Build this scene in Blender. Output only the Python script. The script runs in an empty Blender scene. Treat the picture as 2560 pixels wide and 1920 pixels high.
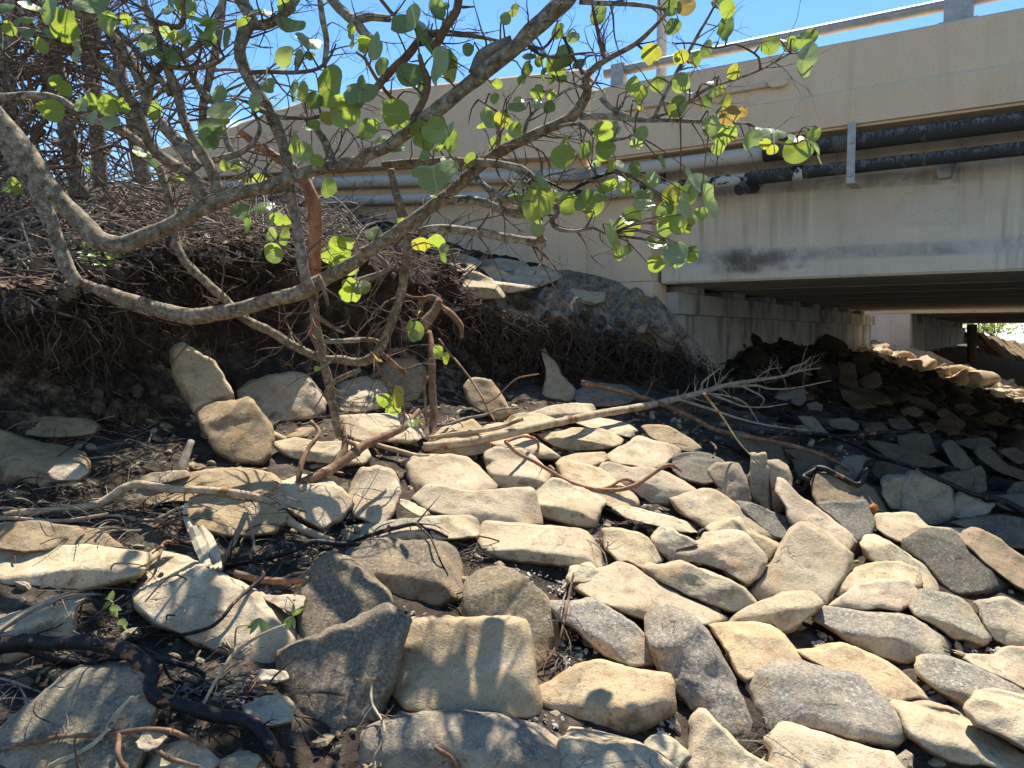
import bpy, math, random
import numpy as np
from mathutils import Vector, noise as mnoise

SC = bpy.context.scene
COL = SC.collection
R = math.radians
H = 1.65                      # eye height over the rocks in front
# ------------------------------------------------------------------ camera
F_PX, CX, CY, HORIZON = 1950.0, 1280.0, 960.0, 835.0
PITCH = math.atan((CY - HORIZON) / F_PX)
cam_d = bpy.data.cameras.new('camera')
cam = bpy.data.objects.new('camera', cam_d)
COL.objects.link(cam)
cam.location = (0, 0, H)
cam.rotation_euler = (math.pi / 2 - PITCH, 0, 0)
cam_d.sensor_width = 36.0
cam_d.lens = 36.0 * F_PX / 2560.0
cam_d.clip_end = 5000
cam_d.clip_start = 0.02
SC.camera = cam
# ------------------------------------------------------------------ world, sun, exposure
SUN_AZ, SUN_EL = R(14), R(62)
world = bpy.data.worlds.new('World')
SC.world = world
world.use_nodes = True
wn = world.node_tree
wn.nodes.clear()
w_out = wn.nodes.new('ShaderNodeOutputWorld')
w_bg = wn.nodes.new('ShaderNodeBackground')
w_sky = wn.nodes.new('ShaderNodeTexSky')
w_sky.sky_type = 'NISHITA'
w_sky.sun_disc = False
w_sky.sun_elevation = SUN_EL
w_sky.sun_rotation = SUN_AZ
w_sky.air_density = 1.0
w_sky.dust_density = 0.15
w_sky.ozone_density = 3.0
w_hs = wn.nodes.new('ShaderNodeHueSaturation')
w_hs.inputs['Saturation'].default_value = 1.22
w_hs.inputs['Value'].default_value = 1.0
wn.links.new(w_sky.outputs[0], w_hs.inputs['Color'])
# low broken clouds over the bank
w_tc = wn.nodes.new('ShaderNodeTexCoord')
w_map = wn.nodes.new('ShaderNodeMapping')
w_map.inputs['Scale'].default_value = (1, 1, 2.2)
w_n = wn.nodes.new('ShaderNodeTexNoise')
w_n.inputs['Scale'].default_value = 5.5
w_n.inputs['Detail'].default_value = 9
w_n.inputs['Roughness'].default_value = 0.55
w_sep = wn.nodes.new('ShaderNodeSeparateXYZ')
w_low = wn.nodes.new('ShaderNodeMapRange')
w_low.inputs['From Min'].default_value = 0.36
w_low.inputs['From Max'].default_value = 0.16
w_low.inputs['To Min'].default_value = -0.3
w_low.inputs['To Max'].default_value = 0.10
w_add = wn.nodes.new('ShaderNodeMath')
w_ramp = wn.nodes.new('ShaderNodeValToRGB')
w_ramp.color_ramp.elements[0].position = 0.50
w_ramp.color_ramp.elements[1].position = 0.66
w_mix = wn.nodes.new('ShaderNodeMixRGB')
w_mix.inputs[2].default_value = (7.5, 7.7, 8.0, 1)
wn.links.new(w_tc.outputs['Generated'], w_map.inputs[0])
wn.links.new(w_map.outputs[0], w_n.inputs['Vector'])
wn.links.new(w_tc.outputs['Generated'], w_sep.inputs[0])
wn.links.new(w_sep.outputs['Z'], w_low.inputs['Value'])
wn.links.new(w_n.outputs['Fac'], w_add.inputs[0])
wn.links.new(w_low.outputs[0], w_add.inputs[1])
wn.links.new(w_add.outputs[0], w_ramp.inputs[0])
wn.links.new(w_ramp.outputs[0], w_mix.inputs[0])
wn.links.new(w_hs.outputs[0], w_mix.inputs[1])
wn.links.new(w_mix.outputs[0], w_bg.inputs[0])
w_bg.inputs[1].default_value = 0.096
wn.links.new(w_bg.outputs[0], w_out.inputs[0])

sun_d = bpy.data.lights.new('sun', 'SUN')
sun_d.energy = 4.6
sun_d.angle = R(0.53)
sun_d.color = (1.0, 0.95, 0.86)
sun = bpy.data.objects.new('sun', sun_d)
COL.objects.link(sun)
_sd = Vector((math.sin(SUN_AZ) * math.cos(SUN_EL), math.cos(SUN_AZ) * math.cos(SUN_EL), math.sin(SUN_EL)))
sun.rotation_euler = (-_sd).to_track_quat('-Z', 'Y').to_euler()
sun.location = _sd * 30
SC.view_settings.view_transform = 'Standard'
SC.view_settings.look = 'None'
SC.view_settings.exposure = 1.17
SC.view_settings.gamma = 1.0
SC.cycles.max_bounces = 6
SC.cycles.diffuse_bounces = 4
SC.cycles.transparent_max_bounces = 8

rnd = random.Random(7)
# ------------------------------------------------------------------ picture -> place
TILES = {'A': (0, 0), 'B': (850, 0), 'C': (1660, 0), 'D': (0, 600), 'E': (850, 600), 'F': (1660, 600),
         'G': (0, 1220), 'H': (850, 1220), 'I': (1660, 1220)}
_cp, _sp = math.cos(PITCH), math.sin(PITCH)

def px(t, x, y):
    """position read off an enlarged survey tile -> full photograph pixels"""
    if t == 'Z':
        return x * 2560 / 2212, y * 2560 / 2212
    if t == 'O':
        return x, y
    o = TILES[t]
    return o[0] + x / 2.37, o[1] + y / 2.37

def ray(X, Y):
    """direction from the eye, scaled so that its Y component is 1"""
    xc, yc = (X - CX) / F_PX, -(Y - CY) / F_PX
    d = (xc, _cp + _sp * yc, -_sp + _cp * yc)
    return np.array((d[0] / d[1], 1.0, d[2] / d[1]))

def at(t, x, y, depth):
    r = ray(*px(t, x, y)) * depth
    return Vector((r[0], r[1], r[2] + H))

def px_size(t, r, depth):
    s = 2560 / 2212 if t == 'Z' else (1.0 if t == 'O' else 1 / 2.37)
    return r * s / F_PX * depth

# bridge frame: corner of the abutment, d along the bridge to the right, v along the abutment
TH = R(33.2)
BD = np.array((math.cos(TH), -math.sin(TH)))
BV = np.array((math.sin(TH), math.cos(TH)))
BC = np.array((1.55, 8.99))

def W(a, b, z):
    p = BC + a * BD + b * BV
    return Vector((p[0], p[1], z + H))

def sm(e0, e1, x):
    t = np.clip((x - e0) / (e1 - e0), 0, 1)
    return t * t * (3 - 2 * t)

def zg(X, Y):
    """ground height"""
    rx, ry = X - BC[0], Y - BC[1]
    a = rx * BD[0] + ry * BD[1]
    b = rx * BV[0] + ry * BV[1]
    pl = np.minimum(-2.325 + 0.225 * Y - 0.12 * X, -0.42)
    far = sm(5.0, 13.0, b)
    zu = np.clip(-0.13 - 0.33 * far - (0.50 - 0.18 * far) * a, -2.1, -0.13 - 0.33 * far) - 0.5 * (1 - sm(1.6, 4.2, b))
    w = sm(0.0, 4.0, b)
    return pl * (1 - w) + zu * w + H

def hit(t, x, y, lift=0.1):
    r = ray(*px(t, x, y))
    Y = np.linspace(1.4, 40, 3000)
    z = r[2] * Y + H
    g = zg(r[0] * Y, Y) + lift
    k = np.argmax(z < g)
    if not (z < g).any():
        k = 700
    return float(Y[k])

# ------------------------------------------------------------------ object helpers
def tag(o, label=None, cat=None, group=None, kind=None):
    if label: o['label'] = label
    if cat: o['category'] = cat
    if group: o['group'] = group
    if kind: o['kind'] = kind
    return o

def empty(name, loc, label=None, cat=None, group=None):
    o = bpy.data.objects.new(name, None)
    o.empty_display_size = 0.1
    COL.objects.link(o)
    o.location = loc
    return tag(o, label, cat, group)

def link_mesh(name, verts, faces, mat, parent=None, smooth=True, origin=None):
    me = bpy.data.meshes.new(name)
    v = np.asarray(verts, dtype=float).reshape(-1, 3)
    base = np.zeros(3)
    if parent is not None:
        base = np.array(parent_world(parent))
    if origin is not None:
        org = np.array(origin, dtype=float)
    elif parent is not None:
        org = base
    else:
        org = v.mean(axis=0) if len(v) else base
    me.from_pydata((v - org).tolist(), [], faces)
    if smooth:
        me.polygons.foreach_set('use_smooth', [True] * len(me.polygons))
    me.update()
    if mat is not None:
        me.materials.append(mat)
    o = bpy.data.objects.new(name, me)
    COL.objects.link(o)
    if parent is not None:
        o.parent = parent
        o.location = org - base
    else:
        o.location = org
    return o

def parent_world(p):
    v = Vector(p.location)
    while p.parent is not None:
        p = p.parent
        v += p.location
    return v

class MB:
    def __init__(self):
        self.v, self.f = [], []
    def add(self, vs, fs):
        k = len(self.v)
        self.v.extend([tuple(p) for p in vs])
        self.f.extend([tuple(i + k for i in f) for f in fs])
    def box8(self, p):
        """p: 8 corners, bottom four then top four, counter-clockwise from above"""
        self.add(p, [(3, 2, 1, 0), (4, 5, 6, 7), (0, 1, 5, 4), (1, 2, 6, 5), (2, 3, 7, 6), (3, 0, 4, 7)])
    def bbox(self, a0, a1, b0, b1, z0, z1):
        self.box8([W(a0, b0, z0), W(a1, b0, z0), W(a1, b1, z0), W(a0, b1, z0),
                   W(a0, b0, z1), W(a1, b0, z1), W(a1, b1, z1), W(a0, b1, z1)])
    def tube(self, pts, rad, n=8, cap=True, wob=0.0, seed=0, step=None, flat=None):
        P, Rr = spline(pts, rad, step)
        k0 = len(self.v)
        m = len(P)
        T = np.gradient(P, axis=0)
        T /= np.linalg.norm(T, axis=1)[:, None] + 1e-9
        up = np.array((0.0, 0.0, 1.0)) if abs(T[0][2]) < 0.9 else np.array((1.0, 0, 0))
        N = np.cross(T[0], up); N /= np.linalg.norm(N) + 1e-9
        ang = np.linspace(0, 2 * math.pi, n, endpoint=False)
        ca, sa = np.cos(ang), np.sin(ang)
        for i in range(m):
            t = T[i]
            N = N - t * N.dot(t)
            N /= np.linalg.norm(N) + 1e-9
            Bn = np.cross(t, N)
            rr = np.full(n, Rr[i])
            if wob:
                for j in range(n):
                    q = (P[i] + (N * ca[j] + Bn * sa[j]) * Rr[i]) / max(Rr.mean() * 2.4, 1e-4)
                    rr[j] *= 1 + wob * mnoise.noise(Vector((q[0] + seed, q[1], q[2])))
            ring = P[i] + (np.outer(ca * rr, N) + np.outer(sa * rr * (flat or 1.0), Bn))
            self.v.extend(map(tuple, ring))
        for i in range(m - 1):
            for j in range(n):
                a = k0 + i * n + j; b = k0 + i * n + (j + 1) % n
                self.f.append((a, b, b + n, a + n))
        if cap:
            self.f.append(tuple(range(k0 + n - 1, k0 - 1, -1)))
            e = k0 + (m - 1) * n
            self.f.append(tuple(range(e, e + n)))
    def build(self, name, mat, parent=None, smooth=False, origin=None):
        return link_mesh(name, self.v, self.f, mat, parent, smooth, origin)

def spline(pts, rad, step=None):
    P = np.array([tuple(p) for p in pts], dtype=float)
    Rr = np.array(rad if hasattr(rad, '__len__') else [rad] * len(P), dtype=float)
    if len(P) < 3:
        k = 2 if step is None else max(2, int(np.linalg.norm(P[-1] - P[0]) / step))
        u = np.linspace(0, 1, k)[:, None]
        return P[0] * (1 - u) + P[-1] * u, Rr[0] * (1 - u[:, 0]) + Rr[-1] * u[:, 0]
    Q = np.vstack([2 * P[0] - P[1], P, 2 * P[-1] - P[-2]])
    out, ro = [], []
    for i in range(len(P) - 1):
        p0, p1, p2, p3 = Q[i], Q[i + 1], Q[i + 2], Q[i + 3]
        L = np.linalg.norm(p2 - p1)
        k = 4 if step is None else max(2, min(16, int(L / step)))
        for s in range(k):
            t = s / k
            out.append(0.5 * (2 * p1 + (p2 - p0) * t + (2 * p0 - 5 * p1 + 4 * p2 - p3) * t * t + (3 * p1 - p0 - 3 * p2 + p3) * t ** 3))
            ro.append(Rr[i] * (1 - t) + Rr[i + 1] * t)
    out.append(P[-1]); ro.append(Rr[-1])
    return np.array(out), np.array(ro)

def clip_closed(poly, n):
    """closed outline resampled to n evenly spaced points, corners slightly eased"""
    P = np.array(poly, dtype=float)
    m = len(P)
    out = []
    for i in range(m):
        p0, p1, p2, p3 = P[i - 1], P[i], P[(i + 1) % m], P[(i + 2) % m]
        for s in range(8):
            t = s / 8
            c = 0.5 * (2 * p1 + (p2 - p0) * t + (2 * p0 - 5 * p1 + 4 * p2 - p3) * t * t + (3 * p1 - p0 - 3 * p2 + p3) * t ** 3)
            l = p1 * (1 - t) + p2 * t
            out.append(0.35 * c + 0.65 * l)
    O = np.array(out + [out[0]])
    d = np.concatenate([[0], np.cumsum(np.linalg.norm(np.diff(O, axis=0), axis=1))])
    u = np.linspace(0, d[-1], n, endpoint=False)
    return np.stack([np.interp(u, d, O[:, 0]), np.interp(u, d, O[:, 1])], 1)
# ------------------------------------------------------------------ materials
class NT:
    def __init__(self, name):
        self.m = bpy.data.materials.new(name)
        self.m.use_nodes = True
        self.t = self.m.node_tree
        self.t.nodes.clear()
        self.out = self.t.nodes.new('ShaderNodeOutputMaterial')
        self.b = self.t.nodes.new('ShaderNodeBsdfPrincipled')
        self.t.links.new(self.b.outputs[0], self.out.inputs[0])
        self.tc = self.t.nodes.new('ShaderNodeTexCoord')
        self.b.inputs['Roughness'].default_value = 0.85
        self.b.inputs['Specular IOR Level'].default_value = 0.25
    def l(self, a, b):
        self.t.links.new(a, b)
    def mp(self, scale=(1, 1, 1), src='Object', offset=None):
        n = self.t.nodes.new('ShaderNodeMapping')
        n.inputs['Scale'].default_value = scale
        self.l(self.tc.outputs[src], n.inputs[0])
        if offset is not None:
            self.l(offset, n.inputs['Location'])
        return n.outputs[0]
    def noise(self, vec, scale, detail=5, rough=0.55, dist=0.0):
        n = self.t.nodes.new('ShaderNodeTexNoise')
        n.inputs['Scale'].default_value = scale
        n.inputs['Detail'].default_value = detail
        n.inputs['Roughness'].default_value = rough
        n.inputs['Distortion'].default_value = dist
        self.l(vec, n.inputs['Vector'])
        return n.outputs['Fac']
    def voro(self, vec, scale, feature='F1', out='Distance'):
        n = self.t.nodes.new('ShaderNodeTexVoronoi')
        n.feature = feature
        n.inputs['Scale'].default_value = scale
        self.l(vec, n.inputs['Vector'])
        return n.outputs[out]
    def ramp(self, fac, stops, interp='LINEAR'):
        n = self.t.nodes.new('ShaderNodeValToRGB')
        e = n.color_ramp.elements
        n.color_ramp.interpolation = interp
        while len(e) < len(stops):
            e.new(0.5)
        for k, (p, c) in enumerate(stops):
            e[k].position = p
            e[k].color = c if len(c) == 4 else (*c, 1)
        self.l(fac, n.inputs[0])
        return n.outputs[0]
    def step(self, fac, lo, hi):
        n = self.t.nodes.new('ShaderNodeMapRange')
        n.interpolation_type = 'SMOOTHSTEP'
        n.inputs['From Min'].default_value = lo
        n.inputs['From Max'].default_value = hi
        self.l(fac, n.inputs['Value'])
        return n.outputs[0]
    def mix(self, fac, a, b, mode='MIX'):
        n = self.t.nodes.new('ShaderNodeMixRGB')
        n.blend_type = mode
        for s, v in ((0, fac), (1, a), (2, b)):
            if isinstance(v, (int, float)):
                n.inputs[s].default_value = v if s == 0 else (v, v, v, 1)
            elif isinstance(v, tuple):
                n.inputs[s].default_value = v if len(v) == 4 else (*v, 1)
            else:
                self.l(v, n.inputs[s])
        return n.outputs[0]
    def math(self, op, a, b=0.0, clamp=False):
        n = self.t.nodes.new('ShaderNodeMath')
        n.operation = op
        n.use_clamp = clamp
        for s, v in ((0, a), (1, b)):
            if isinstance(v, (int, float)):
                n.inputs[s].default_value = v
            else:
                self.l(v, n.inputs[s])
        return n.outputs[0]
    def attr(self, name, kind='OBJECT', out='Fac'):
        n = self.t.nodes.new('ShaderNodeAttribute')
        n.attribute_type = kind
        n.attribute_name = name
        return n.outputs[out]
    def bump(self, h, strength=0.5, dist=0.01, prev=None):
        n = self.t.nodes.new('ShaderNodeBump')
        n.inputs['Strength'].default_value = strength
        n.inputs['Distance'].default_value = dist
        self.l(h, n.inputs['Height'])
        if prev is not None:
            self.l(prev, n.inputs['Normal'])
        return n.outputs[0]
    def fin(self, col, rough=None, nrm=None):
        if isinstance(col, tuple):
            self.b.inputs['Base Color'].default_value = (*col[:3], 1)
        else:
            self.l(col, self.b.inputs['Base Color'])
        if rough is not None:
            if isinstance(rough, (int, float)):
                self.b.inputs['Roughness'].default_value = rough
            else:
                self.l(rough, self.b.inputs['Roughness'])
        if nrm is not None:
            self.l(nrm, self.b.inputs['Normal'])
        return self.m

def rock_mat():
    n = NT('rock')
    info = n.t.nodes.new('ShaderNodeObjectInfo')
    off = n.t.nodes.new('ShaderNodeVectorMath'); off.operation = 'SCALE'
    cmb = n.t.nodes.new('ShaderNodeCombineXYZ')
    n.l(info.outputs['Random'], cmb.inputs[0]); n.l(info.outputs['Random'], cmb.inputs[1])
    n.l(cmb.outputs[0], off.inputs[0]); off.inputs['Scale'].default_value = 37.0
    v = n.mp((1, 1, 1), offset=off.outputs[0])
    big = n.noise(v, 3.2, 4, 0.55)
    mid = n.noise(v, 11, 6, 0.62, 0.3)
    fine = n.noise(v, 95, 4, 0.7)
    tan = n.ramp(big, [(0.25, (0.36, 0.275, 0.17)), (0.44, (0.47, 0.38, 0.25)), (0.58, (0.455, 0.35, 0.215)), (0.78, (0.56, 0.47, 0.33))])
    tan = n.mix(n.math('MULTIPLY', n.step(mid, 0.50, 0.70), 0.8), tan, (0.30, 0.215, 0.12))
    tan = n.mix(n.math('MULTIPLY', n.step(n.noise(v, 7.5, 6, 0.65, 0.5), 0.55, 0.70), 0.6), tan, (0.62, 0.54, 0.40))
    tan = n.mix(n.step(n.noise(v, 5.5, 3, 0.5), 0.62, 0.78), tan, (0.50, 0.31, 0.15))
    st = n.step(n.noise(n.mp((1.7, 1.7, 2.6), offset=off.outputs[0]), 1.0, 6, 0.62, 0.8), 0.46, 0.70)
    tan = n.mix(n.math('MULTIPLY', st, 0.55), tan, (0.27, 0.205, 0.125))
    # grey crust of weather and algae, with white flecks
    gcol = n.ramp(n.noise(v, 60, 7, 0.8), [(0.32, (0.095, 0.080, 0.058)), (0.46, (0.205, 0.176, 0.13)), (0.56, (0.30, 0.26, 0.195)), (0.66, (0.50, 0.45, 0.37))])
    flk = n.math('MULTIPLY', n.step(n.noise(v, 30, 7, 0.72, 0.3), 0.585, 0.64), n.step(n.noise(v, 5, 3, 0.5), 0.42, 0.58))
    gcol = n.mix(n.math('MULTIPLY', flk, 0.75), gcol, (0.56, 0.53, 0.46))
    g = n.attr('grey')
    geo = n.t.nodes.new('ShaderNodeNewGeometry')
    sep = n.t.nodes.new('ShaderNodeSeparateXYZ'); n.l(geo.outputs['Normal'], sep.inputs[0])
    gm = n.math('ADD', n.noise(v, 4.0, 7, 0.68, 0.4), n.math('MULTIPLY', sep.outputs['Z'], 0.30))
    gm = n.math('ADD', gm, n.math('MULTIPLY', g, 0.85))
    gm = n.step(gm, 0.92, 1.16)
    col = n.mix(gm, tan, gcol)
    # dirt in hollows and dark pits
    pit = n.step(n.noise(v, 24, 8, 0.78), 0.575, 0.65)
    dirtm = n.step(n.noise(v, 2.6, 5, 0.6), 0.45, 0.66)
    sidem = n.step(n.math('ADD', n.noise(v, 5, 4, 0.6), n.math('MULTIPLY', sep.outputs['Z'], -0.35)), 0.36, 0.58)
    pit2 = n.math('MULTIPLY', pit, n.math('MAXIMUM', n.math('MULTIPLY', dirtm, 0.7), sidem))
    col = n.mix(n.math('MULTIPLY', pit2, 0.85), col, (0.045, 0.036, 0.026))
    spk = n.math('MULTIPLY', n.step(n.noise(v, 70, 5, 0.7), 0.64, 0.69), n.step(n.noise(v, 3.3, 4, 0.6), 0.48, 0.60))
    col = n.mix(n.math('MULTIPLY', spk, 0.75), col, (0.06, 0.05, 0.037))
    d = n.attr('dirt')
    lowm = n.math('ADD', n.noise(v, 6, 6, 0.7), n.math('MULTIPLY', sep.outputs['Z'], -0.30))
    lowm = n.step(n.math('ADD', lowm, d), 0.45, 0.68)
    col = n.mix(n.math('MULTIPLY', lowm, 0.72), col, (0.15, 0.11, 0.068))  # grime on sides and undersides; also paints in some of their shade
    col = n.mix(1.0, col, n.ramp(fine, [(0.28, (0.68, 0.67, 0.65)), (0.5, (1.0, 1.0, 1.0)), (0.75, (1.15, 1.15, 1.15))]), 'MULTIPLY')
    tint = n.t.nodes.new('ShaderNodeMixRGB'); tint.blend_type = 'MULTIPLY'; tint.inputs[0].default_value = 1
    n.l(col, tint.inputs[1]); n.l(info.outputs['Color'], tint.inputs[2])
    weave = n.noise(n.mp((14, 14, 160), offset=off.outputs[0]), 1.0, 2, 0.5)
    crack = n.step(n.math('ABSOLUTE', n.math('SUBTRACT', n.noise(v, 2.6, 5, 0.55, 0.6), 0.5)), 0.0, 0.010)
    crackm = n.math('MULTIPLY', n.math('SUBTRACT', 1.0, crack), n.step(n.noise(v, 3.1, 3), 0.58, 0.64))
    h = n.math('ADD', n.math('MULTIPLY', fine, 0.5), n.math('MULTIPLY', mid, 1.0))
    h = n.math('ADD', h, n.math('MULTIPLY', n.noise(v, 38, 5, 0.7), 0.55))
    h = n.math('ADD', h, n.math('MULTIPLY', weave, 0.10))
    h = n.math('SUBTRACT', h, n.math('MULTIPLY', pit2, 0.5))
    h = n.math('SUBTRACT', h, n.math('MULTIPLY', crackm, 0.9))
    nb = n.bump(h, 0.62, 0.016)
    final = n.mix(n.math('MULTIPLY', crackm, 0.42), tint.outputs[0], (0.07, 0.055, 0.04))
    return n.fin(final, 0.92, nb)

def bark_mat(name, stops, patch=None, lichen=0.0, scale=1.0, rough=0.85, bump=0.6):
    n = NT(name)
    v = n.mp((1, 1, 1))
    a = n.noise(v, 16 * scale, 6, 0.65, 0.4)
    col = n.ramp(a, stops)
    if patch is not None:
        pm = n.step(n.noise(v, 5.5 * scale, 4, 0.6), patch[1], patch[1] + 0.05)
        col = n.mix(pm, col, n.mix(n.noise(v, 40, 3), patch[0], tuple(c * 0.6 for c in patch[0])))
    if lichen:
        lm = n.step(n.noise(v, 34 * scale, 5, 0.7), 0.66 - lichen, 0.72 - lichen)
        col = n.mix(n.math('MULTIPLY', lm, 0.8), col, (0.55, 0.53, 0.45))
    fine = n.noise(v, 120 * scale, 4, 0.7)
    col = n.mix(1.0, col, n.ramp(fine, [(0.2, (0.7, 0.7, 0.7)), (0.8, (1.2, 1.2, 1.2))]), 'MULTIPLY')
    h = n.math('ADD', a, n.math('MULTIPLY', fine, 0.4))
    return n.fin(col, rough, n.bump(h, bump, 0.006))

def concrete_mat(name, c0, c1, stain=0.5, streak=0.0, src='Object', dark=(0.05, 0.045, 0.04)):
    n = NT(name)
    v = n.mp((1, 1, 1), src)
    a = n.noise(v, 1.3, 6, 0.62)
    col = n.ramp(a, [(0.3, c0), (0.7, c1)])
    col = n.mix(n.math('MULTIPLY', n.step(n.noise(v, 4, 7, 0.7), 0.54, 0.8), stain), col, tuple(x * 0.62 for x in c0))
    if streak:
        s = n.noise(n.mp((5.5, 5.5, 0.35), src), 1.0, 6, 0.65)
        s2 = n.noise(v, 0.9, 3, 0.5)
        m = n.math('MULTIPLY', n.step(s, 0.47, 0.68), n.step(s2, 0.36, 0.62)) if streak < 0.8 else n.math('MULTIPLY', n.step(n.noise(n.mp((2.2, 2.2, 0.8), src), 1.0, 8, 0.68, 0.3), 0.43, 0.68), 0.8)
        col = n.mix(n.math('MULTIPLY', m, streak), col, dark)
        lt = n.step(n.noise(n.mp((9, 9, 0.5), src), 1.0, 4, 0.6), 0.60, 0.72)
        col = n.mix(n.math('MULTIPLY', lt, 0.35 * min(1, streak * 1.4)), col, tuple(min(1, x * 1.35) for x in c1))
    fine = n.noise(v, 60, 5, 0.7)
    col = n.mix(1.0, col, n.ramp(fine, [(0.2, (0.86, 0.86, 0.86)), (0.8, (1.1, 1.1, 1.1))]), 'MULTIPLY')
    pits = n.step(n.noise(v, 22, 3, 0.6), 0.70, 0.74)
    col = n.mix(n.math('MULTIPLY', pits, 0.5), col, tuple(x * 0.4 for x in c0))
    h = n.math('ADD', n.math('MULTIPLY', n.noise(v, 7, 5, 0.6), 0.6), n.math('MULTIPLY', fine, 0.3))
    return n.fin(col, 0.9, n.bump(h, 0.45, 0.008))

def soil_mat():
    n = NT('soil')
    v = n.mp((1, 1, 1))
    a = n.noise(v, 5, 8, 0.72)
    b = n.noise(v, 55, 6, 0.75)
    col = n.ramp(a, [(0.3, (0.025, 0.019, 0.013)), (0.5, (0.075, 0.056, 0.038)), (0.68, (0.20, 0.16, 0.115))])
    col = n.mix(n.step(b, 0.60, 0.70), col, (0.24, 0.20, 0.15))
    h = n.math('ADD', a, n.math('MULTIPLY', b, 0.6))
    return n.fin(col, 1.0, n.bump(h, 1.0, 0.03))

def bank_mat():
    n = NT('bank_soil')
    v = n.mp((1, 1, 1))
    a = n.noise(v, 4, 8, 0.74, 0.3)
    b = n.noise(v, 48, 6, 0.75)
    hum = n.ramp(a, [(0.3, (0.014, 0.010, 0.008)), (0.52, (0.050, 0.037, 0.026)), (0.7, (0.15, 0.115, 0.08))])
    hum = n.mix(n.step(b, 0.60, 0.72), hum, (0.17, 0.135, 0.10))
    sand = n.ramp(a, [(0.28, (0.13, 0.095, 0.06)), (0.5, (0.33, 0.25, 0.165)), (0.72, (0.48, 0.385, 0.27))])
    dark = n.step(n.noise(v, 13, 8, 0.8, 0.3), 0.46, 0.60)
    sand = n.mix(n.math('MULTIPLY', dark, 0.7), sand, (0.075, 0.055, 0.038))
    s = n.attr('sand', 'GEOMETRY')
    m = n.step(n.math('ADD', s, n.math('MULTIPLY', n.math('SUBTRACT', a, 0.5), 1.2)), 0.35, 0.65)
    col = n.mix(m, hum, sand)
    h = n.math('ADD', a, n.math('MULTIPLY', b, 0.5))
    return n.fin(col, 1.0, n.bump(h, 1.0, 0.04))

def leaf_mat():
    n = NT('leaf')
    tone = n.attr('tone', 'GEOMETRY')
    uv = n.attr('leafuv', 'GEOMETRY', 'Vector')
    sep = n.t.nodes.new('ShaderNodeSeparateXYZ'); n.l(uv, sep.inputs[0])
    v = n.mp((1, 1, 1))
    base = n.ramp(tone, [(0.0, (0.14, 0.20, 0.075)), (0.25, (0.26, 0.32, 0.19)), (0.5, (0.205, 0.27, 0.07)), (0.75, (0.28, 0.275, 0.055)), (1.0, (0.22, 0.145, 0.07))])
    base = n.mix(n.step(n.noise(v, 14, 5, 0.6), 0.52, 0.72), base, n.mix(0.5, base, (0.20, 0.19, 0.05)))
    # veins: midrib and side veins
    ax = n.math('ABSOLUTE', sep.outputs['X'])
    mid = n.math('SUBTRACT', 1.0, n.step(ax, 0.012, 0.05))
    w = n.math('SUBTRACT', n.math('MULTIPLY', sep.outputs['Y'], 3.4), n.math('MULTIPLY', ax, 2.2))
    fr = n.math('FRACT', w)
    sd = n.math('ABSOLUTE', n.math('SUBTRACT', fr, 0.5))
    side = n.math('MULTIPLY', n.math('SUBTRACT', 1.0, n.step(sd, 0.015, 0.06)), 0.55)
    vein = n.math('MAXIMUM', mid, side)
    base = n.mix(n.math('MULTIPLY', vein, 0.7), base, (0.36, 0.30, 0.12))
    spot = n.step(n.noise(v, 60, 3, 0.6), 0.70, 0.74)
    base = n.mix(n.math('MULTIPLY', spot, 0.8), base, (0.10, 0.06, 0.02))
    n.l(base, n.b.inputs['Base Color'])
    n.b.inputs['Roughness'].default_value = 0.33
    n.b.inputs['Specular IOR Level'].default_value = 0.62
    n.l(n.bump(n.math('SUBTRACT', n.noise(v, 22, 3), n.math('MULTIPLY', vein, 0.3)), 0.35, 0.006), n.b.inputs['Normal'])
    tr = n.t.nodes.new('ShaderNodeBsdfTranslucent')
    n.l(n.mix(1.0, base, (1.95, 2.0, 0.85), 'MULTIPLY'), tr.inputs[0])
    ms = n.t.nodes.new('ShaderNodeMixShader')
    ms.inputs[0].default_value = 0.42
    n.l(n.b.outputs[0], ms.inputs[1]); n.l(tr.outputs[0], ms.inputs[2])
    n.l(ms.outputs[0], n.out.inputs[0])
    return n.m

def plain(name, c, rough=0.6, metal=0.0, var=0.15, scale=20, bump=0.2):
    n = NT(name)
    v = n.mp((1, 1, 1))
    a = n.noise(v, scale, 6, 0.65)
    col = n.ramp(a, [(0.3, tuple(x * (1 - var) for x in c)), (0.7, tuple(min(1, x * (1 + var)) for x in c))])
    n.b.inputs['Metallic'].default_value = metal
    return n.fin(col, rough, n.bump(a, bump, 0.004))

def pipe_mat(name, base, peel, amount, zig=False):
    n = NT(name)
    v = n.mp((1, 1, 1))
    m = n.step(n.noise(v, 3.2, 7, 0.7, 0.5), 0.62 - amount, 0.66 - amount)
    col = n.mix(m, base, n.mix(n.noise(v, 30, 4), peel, tuple(x * 0.7 for x in peel)))
    if zig:
        q = n.noise(n.mp((30, 30, 8)), 1.0, 6, 0.75, 1.2)
        geo = n.t.nodes.new('ShaderNodeNewGeometry')
        sep = n.t.nodes.new('ShaderNodeSeparateXYZ'); n.l(geo.outputs['Normal'], sep.inputs[0])
        up = n.step(sep.outputs['Z'], -0.35, 0.75)
        m2 = n.math('MULTIPLY', n.step(q, 0.47, 0.60), up)
        col = n.mix(n.math('MULTIPLY', m2, 0.85), col, (0.25, 0.235, 0.195))
    return n.fin(col, 0.8, n.bump(n.noise(v, 40, 5, 0.7), 0.4, 0.006))

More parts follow.
